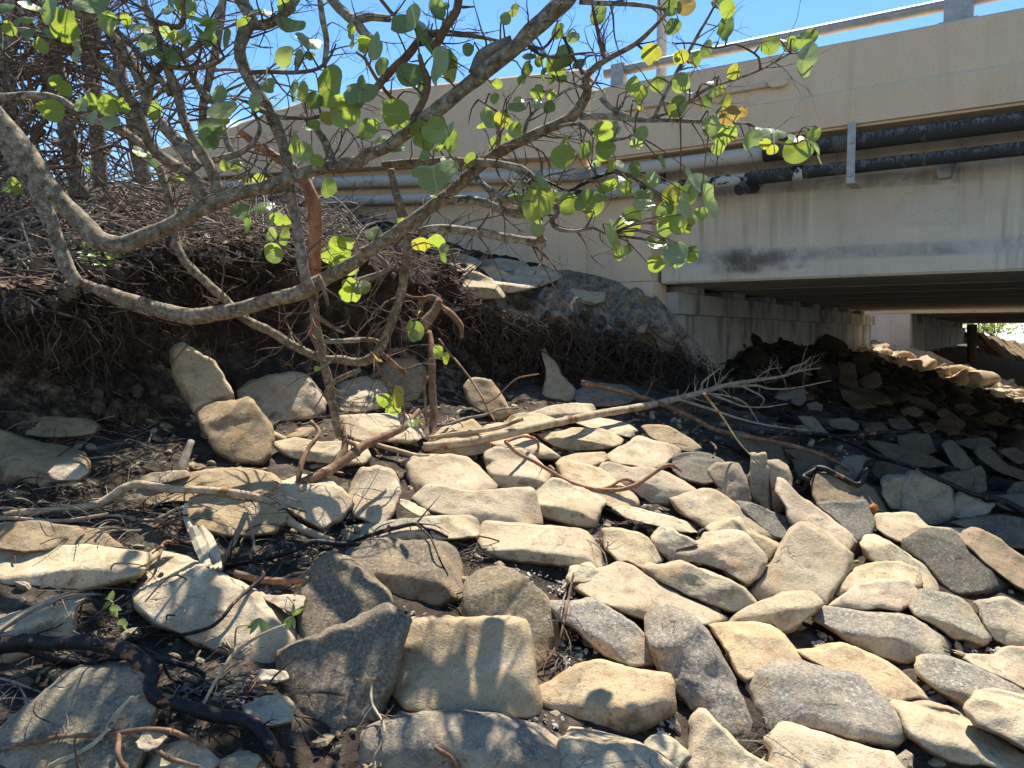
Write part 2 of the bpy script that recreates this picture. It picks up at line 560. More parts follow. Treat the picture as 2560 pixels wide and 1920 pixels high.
M_ROCK = rock_mat()
M_BARK = bark_mat('bark', [(0.34, (0.085, 0.06, 0.036)), (0.5, (0.22, 0.165, 0.10)), (0.66, (0.38, 0.31, 0.21))], ((0.42, 0.17, 0.07), 0.70), 0.07, 1.3, 0.85, 1.0)
M_BARK2 = bark_mat('bark_grey', [(0.34, (0.10, 0.078, 0.052)), (0.5, (0.25, 0.205, 0.145)), (0.66, (0.44, 0.385, 0.295))], ((0.12, 0.10, 0.06), 0.60), 0.09, 1.3, 0.85, 1.0)
M_RED = bark_mat('bark_red', [(0.3, (0.15, 0.075, 0.04)), (0.55, (0.31, 0.15, 0.075)), (0.75, (0.44, 0.26, 0.15))], ((0.20, 0.15, 0.11), 0.56), 0.0, 1.0, 0.7)
M_ORANGE = bark_mat('bark_peeled', [(0.3, (0.22, 0.095, 0.045)), (0.55, (0.43, 0.20, 0.10)), (0.75, (0.54, 0.32, 0.19))], ((0.24, 0.18, 0.12), 0.60), 0.0, 1.0, 0.7)
M_TWIG = bark_mat('twig', [(0.3, (0.08, 0.05, 0.034)), (0.55, (0.17, 0.115, 0.08)), (0.75, (0.27, 0.20, 0.145))])
M_DRIFT = bark_mat('driftwood_pale', [(0.3, (0.25, 0.17, 0.095)), (0.5, (0.42, 0.315, 0.195)), (0.72, (0.56, 0.45, 0.305))], ((0.27, 0.14, 0.06), 0.60), 0.0)
M_GREYWOOD = bark_mat('driftwood_grey', [(0.3, (0.13, 0.10, 0.075)), (0.5, (0.25, 0.20, 0.15)), (0.72, (0.40, 0.34, 0.265))])
M_BROWN = bark_mat('driftwood_brown', [(0.3, (0.10, 0.055, 0.03)), (0.52, (0.22, 0.125, 0.068)), (0.72, (0.36, 0.24, 0.145))])
M_BLACK = bark_mat('wood_black', [(0.3, (0.008, 0.007, 0.007)), (0.55, (0.018, 0.015, 0.015)), (0.75, (0.045, 0.037, 0.034))], ((0.34, 0.155, 0.065), 0.575), 0.0, 2.6, 0.5)
M_ROOT = bark_mat('root', [(0.3, (0.022, 0.016, 0.012)), (0.55, (0.06, 0.043, 0.032)), (0.75, (0.16, 0.125, 0.095))])
M_TAN = concrete_mat('painted_concrete', (0.66, 0.49, 0.315), (0.74, 0.56, 0.37), 0.30, 0.22, dark=(0.33, 0.25, 0.165))
M_GIRD = concrete_mat('girder_concrete', (0.56, 0.48, 0.36), (0.68, 0.585, 0.445), 0.40, 0.55, dark=(0.24, 0.20, 0.15))
M_CAP = concrete_mat('abutment_concrete', (0.36, 0.34, 0.30), (0.54, 0.52, 0.46), 0.5, 0.9, dark=(0.07, 0.07, 0.068))
M_LITCAP = concrete_mat('lit_cap_concrete', (0.55, 0.49, 0.41), (0.68, 0.61, 0.52), 0.4, 0.3, dark=(0.3, 0.26, 0.2))  # paler than the cap: light from the gap put into its colour
M_STEEL = plain('galvanised_steel', (0.40, 0.39, 0.365), 0.6, 0.25, 0.2, 12)
M_RAIL = plain('aluminium_rail', (0.40, 0.375, 0.33), 0.5, 0.4, 0.2, 9)
M_PWHITE = pipe_mat('pipe_white', (0.50, 0.46, 0.385), (0.33, 0.30, 0.24), 0.0)
M_PBLACK = pipe_mat('pipe_black', (0.040, 0.038, 0.036), (0.12, 0.112, 0.098), 0.07, True)
M_PPEEL = pipe_mat('pipe_peeling', (0.025, 0.025, 0.026), (0.55, 0.53, 0.45), 0.14, False)
M_SOIL = soil_mat()
M_BANK = bank_mat()
M_LEAF = leaf_mat()
M_STRAW = plain('dry_frond', (0.44, 0.37, 0.24), 0.7, 0, 0.25, 30)
M_SHELL = plain('shell_gravel', (0.42, 0.375, 0.31), 0.8, 0, 0.35, 40)
def water_mat():
    n = NT('water')
    v = n.mp((1, 1, 1))
    n.b.inputs['IOR'].default_value = 1.33
    return n.fin((0.02, 0.07, 0.10), 0.12, n.bump(n.noise(v, 3, 6, 0.6), 0.5, 0.05))
M_WATER = water_mat()
M_LITTER = plain('leaf_litter', (0.19, 0.125, 0.075), 0.8, 0, 0.6, 9)

def stain_mat(name, col, x0, x1, opacity, vert=False):
    """a thin film of dirt or old paint, ragged and see-through at its edges (generated coordinates of the film)"""
    n = NT(name)
    g = n.t.nodes.new('ShaderNodeSeparateXYZ'); n.l(n.tc.outputs['UV'], g.inputs[0])
    def hump(s):
        q = n.math('MULTIPLY', n.math('MULTIPLY', s, n.math('SUBTRACT', 1.0, s)), 4.0)
        return n.step(q, 0.0, 0.75)
    v = n.mp((1, 1, 1))
    ns = n.noise(v, 5.0, 7, 0.68, 0.5)
    f = n.math('MULTIPLY', n.math('MULTIPLY', hump(g.outputs[0]), hump(g.outputs[1])), n.step(ns, x0, x1))
    f = n.math('MULTIPLY', f, opacity)
    tr = n.t.nodes.new('ShaderNodeBsdfTransparent')
    ms = n.t.nodes.new('ShaderNodeMixShader')
    n.l(f, ms.inputs[0]); n.l(tr.outputs[0], ms.inputs[1]); n.l(n.b.outputs[0], ms.inputs[2])
    n.l(ms.outputs[0], n.out.inputs[0])
    n.b.inputs['Base Color'].default_value = (*col, 1)
    n.b.inputs['Roughness'].default_value = 0.95
    return n.m
M_SMEAR = stain_mat('soot_film', (0.10, 0.087, 0.07), 0.34, 0.70, 0.6)
M_DAMP = stain_mat('damp_film', (0.22, 0.19, 0.155), 0.30, 0.70, 0.45)
M_PATCH = stain_mat('old_paint_film', (0.78, 0.70, 0.57), 0.10, 0.40, 0.6)
# ------------------------------------------------------------------ ground, water, bank
def fbm(x, y, z=0.0, o=4):
    return mnoise.fractal(Vector((x, y, z)), 1.0, 2.0, o)

def build_ground():
    xs = np.concatenate([np.linspace(-60, -7, 14), np.arange(-6.6, 7.5, 0.07), np.linspace(8, 22, 40), np.linspace(24, 90, 12)])
    ys = np.concatenate([np.linspace(-12, 0.4, 8), np.arange(0.8, 10.2, 0.07), np.linspace(10.5, 30, 60), np.linspace(32, 90, 20)])
    v, f = [], []
    nx = len(xs)
    for y in ys:
        zz = zg(xs, np.full(nx, max(y, 1.2)))
        for i, x in enumerate(xs):
            fine = abs(x) < 9 and 0.5 < y < 12
            z = zz[i] + (0.05 * fbm(x * 1.6, y * 1.6) + 0.025 * fbm(x * 7, y * 7, 3) if fine else 0)
            v.append((x, y, z))
    for j in range(len(ys) - 1):
        for i in range(nx - 1):
            a = j * nx + i
            f.append((a, a + 1, a + 1 + nx, a + nx))
    o = link_mesh('ground', v, f, M_SOIL, origin=(0, 0, 0))
    tag(o, 'dark damp soil between the rocks of the slope', 'ground', kind='structure')
build_ground()
wv = [(-900, -60, -2.15 + H), (900, -60, -2.15 + H), (900, 2500, -2.15 + H), (-900, 2500, -2.15 + H)]
tag(link_mesh('water', wv, [(0, 1, 2, 3)], M_WATER, origin=(0, 0, -2.15 + H)), 'blue water of the channel beyond the bridge', 'water', kind='structure')

BANK = [  # survey x, then (y, distance) for back, upper, lip, under lip, hollow, foot, buried
    (-900, (300, 9), (430, 6), (620, 4.2), (690, 4.3), (800, 4.4), (930, 4.2), (1150, 3.9)),
    (-300, (330, 9), (450, 6), (640, 4.6), (690, 4.75), (800, 5.0), (930, 4.8), (1120, 4.5)),
    (0, (372, 10), (480, 6.6), (645, 4.9), (690, 5.15), (800, 5.5), (930, 5.2), (1080, 4.8)),
    (120, (384, 10.4), (480, 6.6), (640, 5.0), (690, 5.25), (820, 5.6), (950, 5.35), (1080, 5.0)),
    (250, (395, 10.5), (470, 7.1), (600, 5.3), (650, 5.7), (800, 6.0), (950, 5.6), (1060, 5.3)),
    (400, (402, 10.6), (460, 7.6), (540, 6.0), (590, 6.35), (760, 6.5), (900, 6.1), (1000, 5.8)),
    (550, (420, 10.7), (465, 8.0), (535, 6.4), (590, 6.75), (740, 6.9), (870, 6.5), (960, 6.1)),
    (700, (440, 10.5), (490, 8.2), (545, 6.9), (600, 7.2), (720, 7.3), (850, 6.9), (940, 6.4)),
    (850, (480, 10.3), (515, 8.5), (575, 7.2), (640, 7.5), (740, 7.5), (850, 7.15), (930, 6.7)),
    (950, (515, 10.2), (560, 8.6), (635, 7.5), (690, 7.7), (770, 7.8), (880, 7.3), (930, 6.9)),
    (1050, (542, 10.0), (590, 8.8), (660, 7.8), (720, 8.0), (800, 8.2), (880, 7.6), (930, 7.2)),
    (1200, (575, 9.75), (622, 8.8), (690, 8.0), (750, 8.4), (800, 8.6), (860, 7.9), (920, 7.4)),
    (1320, (603, 9.45), (642, 8.9), (710, 8.2), (770, 8.7), (810, 8.9), (850, 8.2), (900, 7.8)),
    (1420, (640, 9.15), (680, 8.8), (740, 8.4), (790, 8.9), (815, 9.1), (840, 8.5), (900, 8.0)),
    (1500, (735, 9.0), (752, 8.75), (772, 8.6), (805, 9.0), (820, 9.1), (840, 8.7), (900, 8.2)),
    (1560, (790, 9.0), (800, 8.9), (812, 8.8), (825, 8.9), (835, 8.9), (850, 8.7), (900, 8.3))]

def bank_point_grid(nu, nv):
    xs = np.array([c[0] for c in BANK], float)
    A = np.array([[r for r in c[1:]] for c in BANK], float)      # col,row,2
    pu = np.concatenate([np.linspace(-900, -310, 12), np.linspace(-300, 1560, nu)])
    vv = np.linspace(0, A.shape[1] - 1, nv)
    out = np.zeros((len(pu), nv, 3))
    for k, x in enumerate(pu):
        i = min(max(np.searchsorted(xs, x) - 1, 0), len(xs) - 2)
        t = (x - xs[i]) / (xs[i + 1] - xs[i]); t = float(np.clip(t, 0, 1)); 
        row = A[i] * (1 - t) + A[i + 1] * t
        for m, s in enumerate(vv):
            j = min(int(s), len(row) - 2); q = s - j
            q2 = q * q * (3 - 2 * q) * 0.5 + q * 0.5
            y, d = row[j] * (1 - q2) + row[j + 1] * q2
            p = at('Z', x, y, d)
            out[k, m] = p
    return pu, vv, out

def build_bank():
    pu, vv, g = bank_point_grid(300, 130)
    nu, nv = len(pu), len(vv)
    v, f, sand = [], [], []
    for k in range(nu):
        for m in range(nv):
            p = Vector(g[k, m])
            s = vv[m]
            amp = 0.06 if s < 1.2 else (0.13 if pu[k] < 950 else 0.17)
            n1 = fbm(p.x * 1.7, p.y * 1.7, p.z * 1.7, 5)
            n2 = fbm(p.x * 9, p.y * 9, p.z * 9, 4)
            nn = Vector((0.15, -1.0, 0.35)) * (amp * n1 + 0.045 * n2)
            if s < 0.4: nn *= s / 0.4
            if pu[k] > 950 and s < 2.6: nn = nn + Vector((0, -0.4, 0.9)) * (0.15 * fbm(p.x * 4.5, p.y * 4.5, 9, 5) + 0.035 * fbm(p.x * 17, p.y * 17, 4, 3)) * min(1, s / 0.5)
            lipw = math.exp(-((s - 2.1) / 0.75) ** 2)
            jag = fbm(p.x * 2.3 + 7, p.y * 1.1, 1.5, 5)
            nn = nn + Vector((0, -0.16 * jag, 0.20 * jag + 0.05 * fbm(p.x * 8, 2, p.z * 8, 3))) * lipw
            p = p + nn
            v.append(p)
            x = pu[k]
            a = float(sm(960, 1080, x)) * max(float(sm(0.3, 0.9, s)), float(sm(1120, 1200, x)) * 0.8) * (1 - float(sm(2.1, 2.7, s)) * 0.85)
            b = 0.42 * (1 - float(sm(420, 560, x))) * float(sm(3.3, 4.0, s))
            c = 0.42 * float(sm(600, 900, x)) * float(sm(2.6, 3.6, s)) * (1 - float(sm(1000, 1120, x)))
            sand.append(max(a, b, c))
    for k in range(nu - 1):
        for m in range(nv - 1):
            a = k * nv + m
            f.append((a, a + 1, a + 1 + nv, a + nv))
    o = link_mesh('bank', v, f, M_BANK, origin=(0, 0, 0))
    at_ = o.data.attributes.new('sand', 'FLOAT', 'POINT')
    at_.data.foreach_set('value', sand)
    tag(o, 'eroded dark earth bank with an undercut face and sandy lip', 'bank', kind='structure')
    return pu, vv, g
BK = build_bank()

def bank_depth(x, s):
    """distance of the bank surface at survey column x and row s, and the survey y there"""
    xs = [c[0] for c in BANK]
    i = min(max(int(np.searchsorted(xs, x)) - 1, 0), len(xs) - 2)
    t = min(max((x - xs[i]) / (xs[i + 1] - xs[i]), 0), 1)
    j = min(int(s), 5); q = s - j
    r = [(BANK[c][1 + j][0] * (1 - q) + BANK[c][2 + j][0] * q, BANK[c][1 + j][1] * (1 - q) + BANK[c][2 + j][1] * q) for c in (i, i + 1)]
    return r[0][0] * (1 - t) + r[1][0] * t, r[0][1] * (1 - t) + r[1][1] * t

# ------------------------------------------------------------------ the bridge
def on_face(t, x, y, b):
    """(a, z) of the point of the plane b behind the parapet face seen at this picture position"""
    r = ray(*px(t, x, y))
    nrm = BV
    s = (BC.dot(nrm) + b) / (r[0] * nrm[0] + r[1] * nrm[1])
    p = np.array((r[0], r[1])) * s
    return float((p - BC).dot(BD)), float(r[2] * s)

A0, A1 = -0.75, 16.0
bridge = empty('road_bridge', W(0.5, 0, 2.3), 'tan concrete road bridge on a grey abutment, its parapet facing the rocks', 'bridge')
def prism(name, prof, a0, a1, mat, parent, smooth=False, seg=1):
    """profile of (b, z) carried along the bridge from a0 to a1"""
    m = MB()
    n = len(prof)
    vs = []
    for k in range(seg + 1):
        a = a0 + (a1 - a0) * k / seg
        vs += [W(a, b, z) for b, z in prof]
    fs = [tuple(range(n - 1, -1, -1)), tuple(seg * n + i for i in range(n))]
    for k in range(seg):
        for i in range(n):
            j = (i + 1) % n
            fs.append((k * n + i, k * n + j, k * n + n + j, k * n + n + i))
    m.add(vs, fs)
    return m.build(name, mat, parent, smooth)
# parapet: upper face, a drip groove, a slightly proud lower fascia
par = [(0.0, 2.40), (0.0, 2.852), (0.02, 2.872), (0.30, 2.872), (0.32, 2.85), (0.32, 2.03), (0.02, 2.03), (0.02, 2.05), (-0.022, 2.055), (-0.028, 2.365), (-0.024, 2.38), (-0.004, 2.392)]
prism('parapet', par, A0, A1, M_TAN, bridge)
prism('deck', [(0.33, 2.06), (0.33, 2.30), (14.4, 2.30), (14.4, 2.06)], A0 + 0.02, A1, M_GIRD, bridge)
far_par = [(14.41, 2.03), (14.41, 2.87), (14.7, 2.87), (14.7, 2.03)]
prism('parapet', far_par, A0, A1, M_TAN, bridge)
# fascia girder with its splayed bottom flange, then the row behind it
def girder(b0, name, w=1.62, a0=0.02):
    prof = [(b0 + 0.10, 0.93), (b0 + 0.10, 2.055), (b0 + w - 0.10, 2.055), (b0 + w - 0.10, 0.93), (b0 + w, 0.76), (b0 + w, 0.615), (b0 + w - 0.02, 0.59), (b0 + 0.02, 0.59), (b0, 0.615), (b0, 0.76)]
    return prism(name, prof, a0, A1, M_GIRD, bridge)
for k in range(8):
    g_ = girder(0.36 + k * 1.74, 'girder')
    if k == 0: GIRD0 = g_
# abutment: lower wall and a prouder bearing seat above it
cap = MB()
cap.bbox(-0.9, 0.06, 0.62, 15.4, -1.1, 0.24)
cap.bbox(-0.9, 0.14, 0.58, 15.45, 0.243, 0.50)
cap.bbox(-0.9, -0.35, 0.60, 14.2, 0.505, 2.05)
ABUT = cap.build('abutment', M_CAP, bridge)
for k in range(8):
    q = MB()
    q.bbox(-0.6, 0.16, 0.86 + k * 1.74, 1.46 + k * 1.74, 0.503, 0.587)
    q.build('bearing', M_CAP, ABUT)
# end wall under the parapet with its two courses
ew = MB()
ew.bbox(-1.0, -0.03, 0.16, 0.56, 0.62, 2.028)
ew.bbox(-1.0, 0.0, 0.145, 0.57, -0.6, 0.612)
ew.build('end_wall', M_TAN, bridge)
# approach barrier and retaining wall, bending away from the bridge line
K0 = BC + (-0.755) * BD
U2 = np.array((-0.969, 0.247)); N2 = np.array((0.247, 0.969))
def W2(s, b, z):
    p = K0 + s * U2 + b * N2
    return Vector((p[0], p[1], z + H))
def wall_run(m, s0, s1, prof0, prof1):
    n = len(prof0)
    vs = [W2(s0, b, z) for b, z in prof0] + [W2(s1, b, z) for b, z in prof1]
    fs = [tuple(range(n)), tuple(range(2 * n - 1, n - 1, -1))] + [(i, n + i, n + (i + 1) % n, (i + 1) % n) for i in range(n)]
    m.add(vs, fs)
rw = empty('retaining_wall', W2(2, 0, 0), 'tan painted approach wall running left from the bridge corner behind the tree', 'wall')
def aprof(top, x=0.0):
    return [(0.0 + x, 2.46), (0.0 + x, top - 0.02), (0.02 + x, top), (0.3 + x, top), (0.3 + x, 2.11), (0.05 + x, 2.11), (-0.024 + x, 2.12), (-0.024 + x, 2.43), (-0.006 + x, 2.45)]
bar = MB()
wall_run(bar, 0.012, 3.62, aprof(3.13), aprof(3.06))
wall_run(bar, 3.64, 4.70, aprof(3.04), aprof(2.80))
wall_run(bar, 4.72, 5.9, aprof(2.78), aprof(2.55))
bar.build('barrier', M_TAN, rw)
pan = MB()
def pprof(x=0.0): return [(0.165 + x, -0.6), (0.165 + x, 2.108), (0.45, 2.108), (0.45, -0.6)]
wall_run(pan, 0.06, 0.60, pprof(0.004), pprof(0.004))
wall_run(pan, 0.625, 3.4, pprof(), pprof())
wall_run(pan, 3.42, 6.2, pprof(), pprof())
pan.build('wall_panel', M_TAN, rw)

# rail on the parapet
rail = empty('bridge_rail', W(1, 0.14, 2.87), 'round aluminium rail on flat posts along the top of the bridge parapet', 'rail')
rm = MB()
zr = 3.07
rm.tube([W(-0.62, 0.13, zr), W(4, 0.13, zr), W(A1, 0.13, zr)], 0.057, 14, step=1.0)
rm.build('handrail', M_RAIL, rail, smooth=True)
eb = MB(); eb.bbox(-0.52, -0.36, 0.07, 0.19, 2.874, 3.14); eb.build('end_bracket', M_STEEL, rail)
for a in (3.02, 6.4, 9.8, 13.2):
    p = MB()
    p.bbox(a - 0.12, a + 0.12, 0.07, 0.22, 2.893, 3.21)
    po = p.build('post', M_STEEL, rail)
    p = MB(); p.bbox(a - 0.16, a + 0.16, 0.05, 0.25, 2.8735, 2.892); p.build('base_plate', M_STEEL, po)

# pipes slung under the parapet
def pipe(name, b, z, r, segs, label, couplings=()):
    e = empty(name, W(0, b, z), label, 'pipe')
    for a0, a1, mat, rr in segs:
        m = MB()
        m.tube([W(a0, b, z), W(a1, b, z)], rr, 18, step=0.4)
        m.build('section', mat, e, smooth=True)
    for a, l, mat, rr in couplings:
        m = MB()
        m.tube([W(a, b, z), W(a + l, b, z)], rr, 18)
        m.build('coupling', mat, e, smooth=True)
    return e
def pipe2(e, b, z, r, s1, mat):
    m = MB()
    m.tube([W(A0 + 0.06, b, z), W(A0, b, z), W2(0.06, b, z + 0.01), W2(0.6, b, z + 0.02), W2(s1, b, z + 0.10)], r, 18, step=0.3)
    m.build('section', mat, e, smooth=True)
aw, _ = on_face('C', 600, 930, 0.06)
p1 = pipe('utility_pipe', 0.065, 1.90, 0.095, [(A0, aw, M_PWHITE, 0.078), (aw, A1, M_PBLACK, 0.086)], 'upper utility pipe, white to the left and black to the right, under the bridge parapet', [(aw - 0.01, 0.34, M_PBLACK, 0.096)])
pipe2(p1, 0.065, 1.90, 0.078, 5.6, M_PWHITE)
ab, _ = on_face('B', 600, 1130, 0.06)
ac, _ = on_face('C', 500, 1040, 0.06)
p2 = pipe('utility_pipe', 0.07, 1.655, 0.078, [(ac, A1, M_PBLACK, 0.064), (A0, ac, M_PPEEL, 0.064)], 'lower black utility pipe with peeling pale coating below the upper pipe', [(ac + 0.02, 0.42, M_PBLACK, 0.073), (ac + 0.46, 0.10, M_PPEEL, 0.075)])
pipe2(p2, 0.07, 1.655, 0.064, 0.75, M_PPEEL)
m = MB(); m.tube([W2(0.75, 0.07, 1.68), W2(1.5, 0.07, 1.70), W2(5.6, 0.07, 1.755)], 0.065, 18, step=0.4); m.build('section', M_PWHITE, p2, smooth=True)
# steel hanger strap with its two bolts
a_s, z_top = on_face('C', 1112, 785, -0.05)
_, z_bot = on_face('C', 1108, 1085, -0.05)
hang = empty('pipe_hanger', W(a_s, -0.05, z_top), 'flat galvanised hanger strap with two bolts holding the pipes', 'bracket')
m = MB(); m.bbox(a_s - 0.038, a_s + 0.038, -0.052, -0.04, z_bot, 2.06); STRAP = m.build('strap', M_STEEL, hang)
m = MB(); m.bbox(a_s - 0.04, a_s + 0.05, -0.038, 0.30, z_bot - 0.002, z_bot + 0.012); m.build('tray', M_STEEL, hang)
for zz in (z_bot + 0.08, z_bot + 0.40):
    m = MB(); m.tube([W(a_s, -0.05, zz), W(a_s, -0.07, zz)], 0.022, 6); m.build('bolt', M_STEEL, STRAP)
# stub pipe and small lug on the girder face
a_, z_ = on_face('C', 465, 1115, 0.05)
m = MB(); m.tube([W(a_ - 0.02, -0.02, z_ - 0.03), W(a_, 0.06, z_), W(a_ + 0.02, 0.42, z_ + 0.06)], 0.06, 14)
tag(m.build('drain_stub', M_PBLACK), 'short black drain stub sticking out below the pipes at the left girder end', 'drain')
a_, z_ = on_face('C', 1668, 1010, 0.42)
m = MB(); m.box8([W(a_ - 0.05, 0.36, z_ - 0.08), W(a_ + 0.05, 0.36, z_ - 0.08), W(a_ + 0.05, 0.46, z_ - 0.08), W(a_ - 0.05, 0.46, z_ - 0.08),
                  W(a_ - 0.09, 0.34, z_ + 0.07), W(a_ + 0.09, 0.34, z_ + 0.07), W(a_ + 0.09, 0.46, z_ + 0.07), W(a_ - 0.09, 0.46, z_ + 0.07)])
m.build('lug', M_CAP, GIRD0)
# conduit on the parapet with its junction box
c0 = on_face('C', 180, 575, -0.03); c1 = on_face('C', 625, 505, -0.03); c2 = on_face('C', 735, 487, -0.03)
con = empty('conduit', W(c0[0], -0.03, c0[1]), 'thin painted conduit ending in a junction box on the parapet face', 'conduit')
zc = (c0[1] + c1[1]) / 2
m = MB(); m.tube([W(-0.74, -0.03, zc), W(c1[0], -0.03, zc)], 0.022, 10, step=0.3); m.build('tube', M_TAN, con, smooth=True)
m = MB()
L0, L1 = c1[0], c2[0]
pr = [(L0, -0.02), (L0 + 0.05, -0.055), (L1 - 0.04, -0.055), (L1, -0.02), (L1, 0.055), (L1 - 0.04, 0.075), (L0 + 0.05, 0.075), (L0, 0.055)]
pr = [(a, z * 0.75 - 0.005) for a, z in pr]
n_ = len(pr)
m.add([W(a, -0.075, zc + z) for a, z in pr] + [W(a, -0.002, zc + z) for a, z in pr], [tuple(range(n_)), tuple(range(2 * n_ - 1, n_ - 1, -1))] + [(i, n_ + i, n_ + (i + 1) % n_, (i + 1) % n_) for i in range(n_)])
m.build('junction_box', M_TAN, con)
# films on the girder: painted-over patch with faint scrawl, soot smear at the left, damp band on the flange
def film(name, t, q, b, mat, off=0.003):
    """q: four picture corners, clockwise from the upper left, lying on the plane b"""
    vs = []
    for x, y in q:
        a, z = on_face(t, x, y, b)
        vs.append(W(a, b - off, z))
    o = link_mesh(name, vs, [(0, 1, 2, 3)], mat, GIRD0, smooth=False)
    uv = o.data.uv_layers.new(name='UVMap')
    for k, c_ in enumerate(((0, 1), (1, 1), (1, 0), (0, 0))): uv.data[k].uv = c_
    return o
film('paint_patch', 'C', [(1365, 1110), (1790, 1085), (1810, 1350), (1335, 1360)], 0.46, M_PATCH)
for q in ([(1470, 1140), (1500, 1138), (1490, 1300), (1462, 1302)], [(1560, 1180), (1580, 1150), (1640, 1290), (1615, 1300)], [(1600, 1240), (1720, 1225), (1722, 1250), (1604, 1262)], [(1690, 1230), (1730, 1240), (1690, 1310), (1660, 1310)]):
    film('paint_scrawl', 'C', q, 0.46, M_PATCH, 0.005)
film('soot_smear', 'C', [(240, 1500), (900, 1470), (900, 1600), (240, 1640)], 0.36, M_SMEAR, 0.012)
film('soot_smear', 'C', [(380, 1440), (640, 1450), (600, 1640), (360, 1640)], 0.36, M_SMEAR, 0.016)
film('damp_band', 'C', [(-200, 1120), (2140, 950), (2140, 1075), (-200, 1200)], 0.46, M_DAMP, 0.006)
film('damp_band', 'C', [(0, 1490), (2140, 1405), (2140, 1500), (0, 1580)], 0.36, M_DAMP, 0.02)
# street light pole behind the parapet
pp = at('O', 1652, 300, 15.0)
m = MB(); m.tube([Vector((pp.x, pp.y, 3.5)), Vector((pp.x, pp.y, 12.0))], [0.105, 0.085], 12)
lp = empty('street_lamp', (pp.x, pp.y, 3.5), 'pale grey lamp post rising behind the bridge parapet', 'lamp post')
m.build('pole', M_STEEL, lp, smooth=True)
m = MB(); m.tube([Vector((pp.x, pp.y, 11.9)), Vector((pp.x + 0.6, pp.y - 0.4, 12.2)), Vector((pp.x + 1.4, pp.y - 0.9, 12.25))], [0.06, 0.05, 0.09], 10); m.build('arm', M_STEEL, lp, smooth=True)

# second bridge beyond the gap
b2 = empty('road_bridge', W(0.5, 17, 0.6), 'second bridge beyond the sunlit gap, its pile cap end coloured as lit, and soffit', 'bridge')
def pr2(name, prof, a0, a1, mat): return prism(name, prof, a0, a1, mat, b2)
for k in range(12):
    b0 = 17.2 + k * 2.2
    prof = [(b0 + 0.12, 0.95), (b0 + 0.12, 2.0), (b0 + 2.0, 2.0), (b0 + 2.0, 0.95), (b0 + 2.1, 0.76), (b0 + 2.1, 0.60), (b0, 0.60), (b0, 0.76)]
    pr2('girder', prof, -2.0, A1 + 10, M_GIRD)
pr2('deck', [(16.8, 2.03), (16.8, 2.85), (44, 2.85), (44, 2.03)], -2, A1 + 10, M_TAN)
m = MB(); m.bbox(-0.6, 0.85, 17.0, 17.6, -1.2, 0.585); m.build('cap_end', M_LITCAP, b2)
m = MB(); m.bbox(-0.6, 0.83, 17.62, 43.5, -0.55, 0.35); PCAP = m.build('pile_cap', M_CAP, b2)
for k in range(11):
    m = MB(); m.bbox(0.0, 0.84, 18.1 + k * 2.2, 18.7 + k * 2.2, 0.353, 0.59); m.build('bearing', M_CAP, PCAP)
for k in range(9):
    m = MB(); m.bbox(0.2, 0.65, 18.6 + k * 2.6, 19.05 + k * 2.6, -2.4, -0.553); m.build('pile', M_CAP, PCAP)
pp = at('F', 1825, 690, 30)
m = MB(); m.tube([at('F', 1826, 760, 30), at('F', 1824, 500, 30)], 0.17, 10, wob=0.1)
tag(m.build('timber_pile', M_TWIG, smooth=True), 'dark round timber pile at the far end of the second bridge', 'pile')
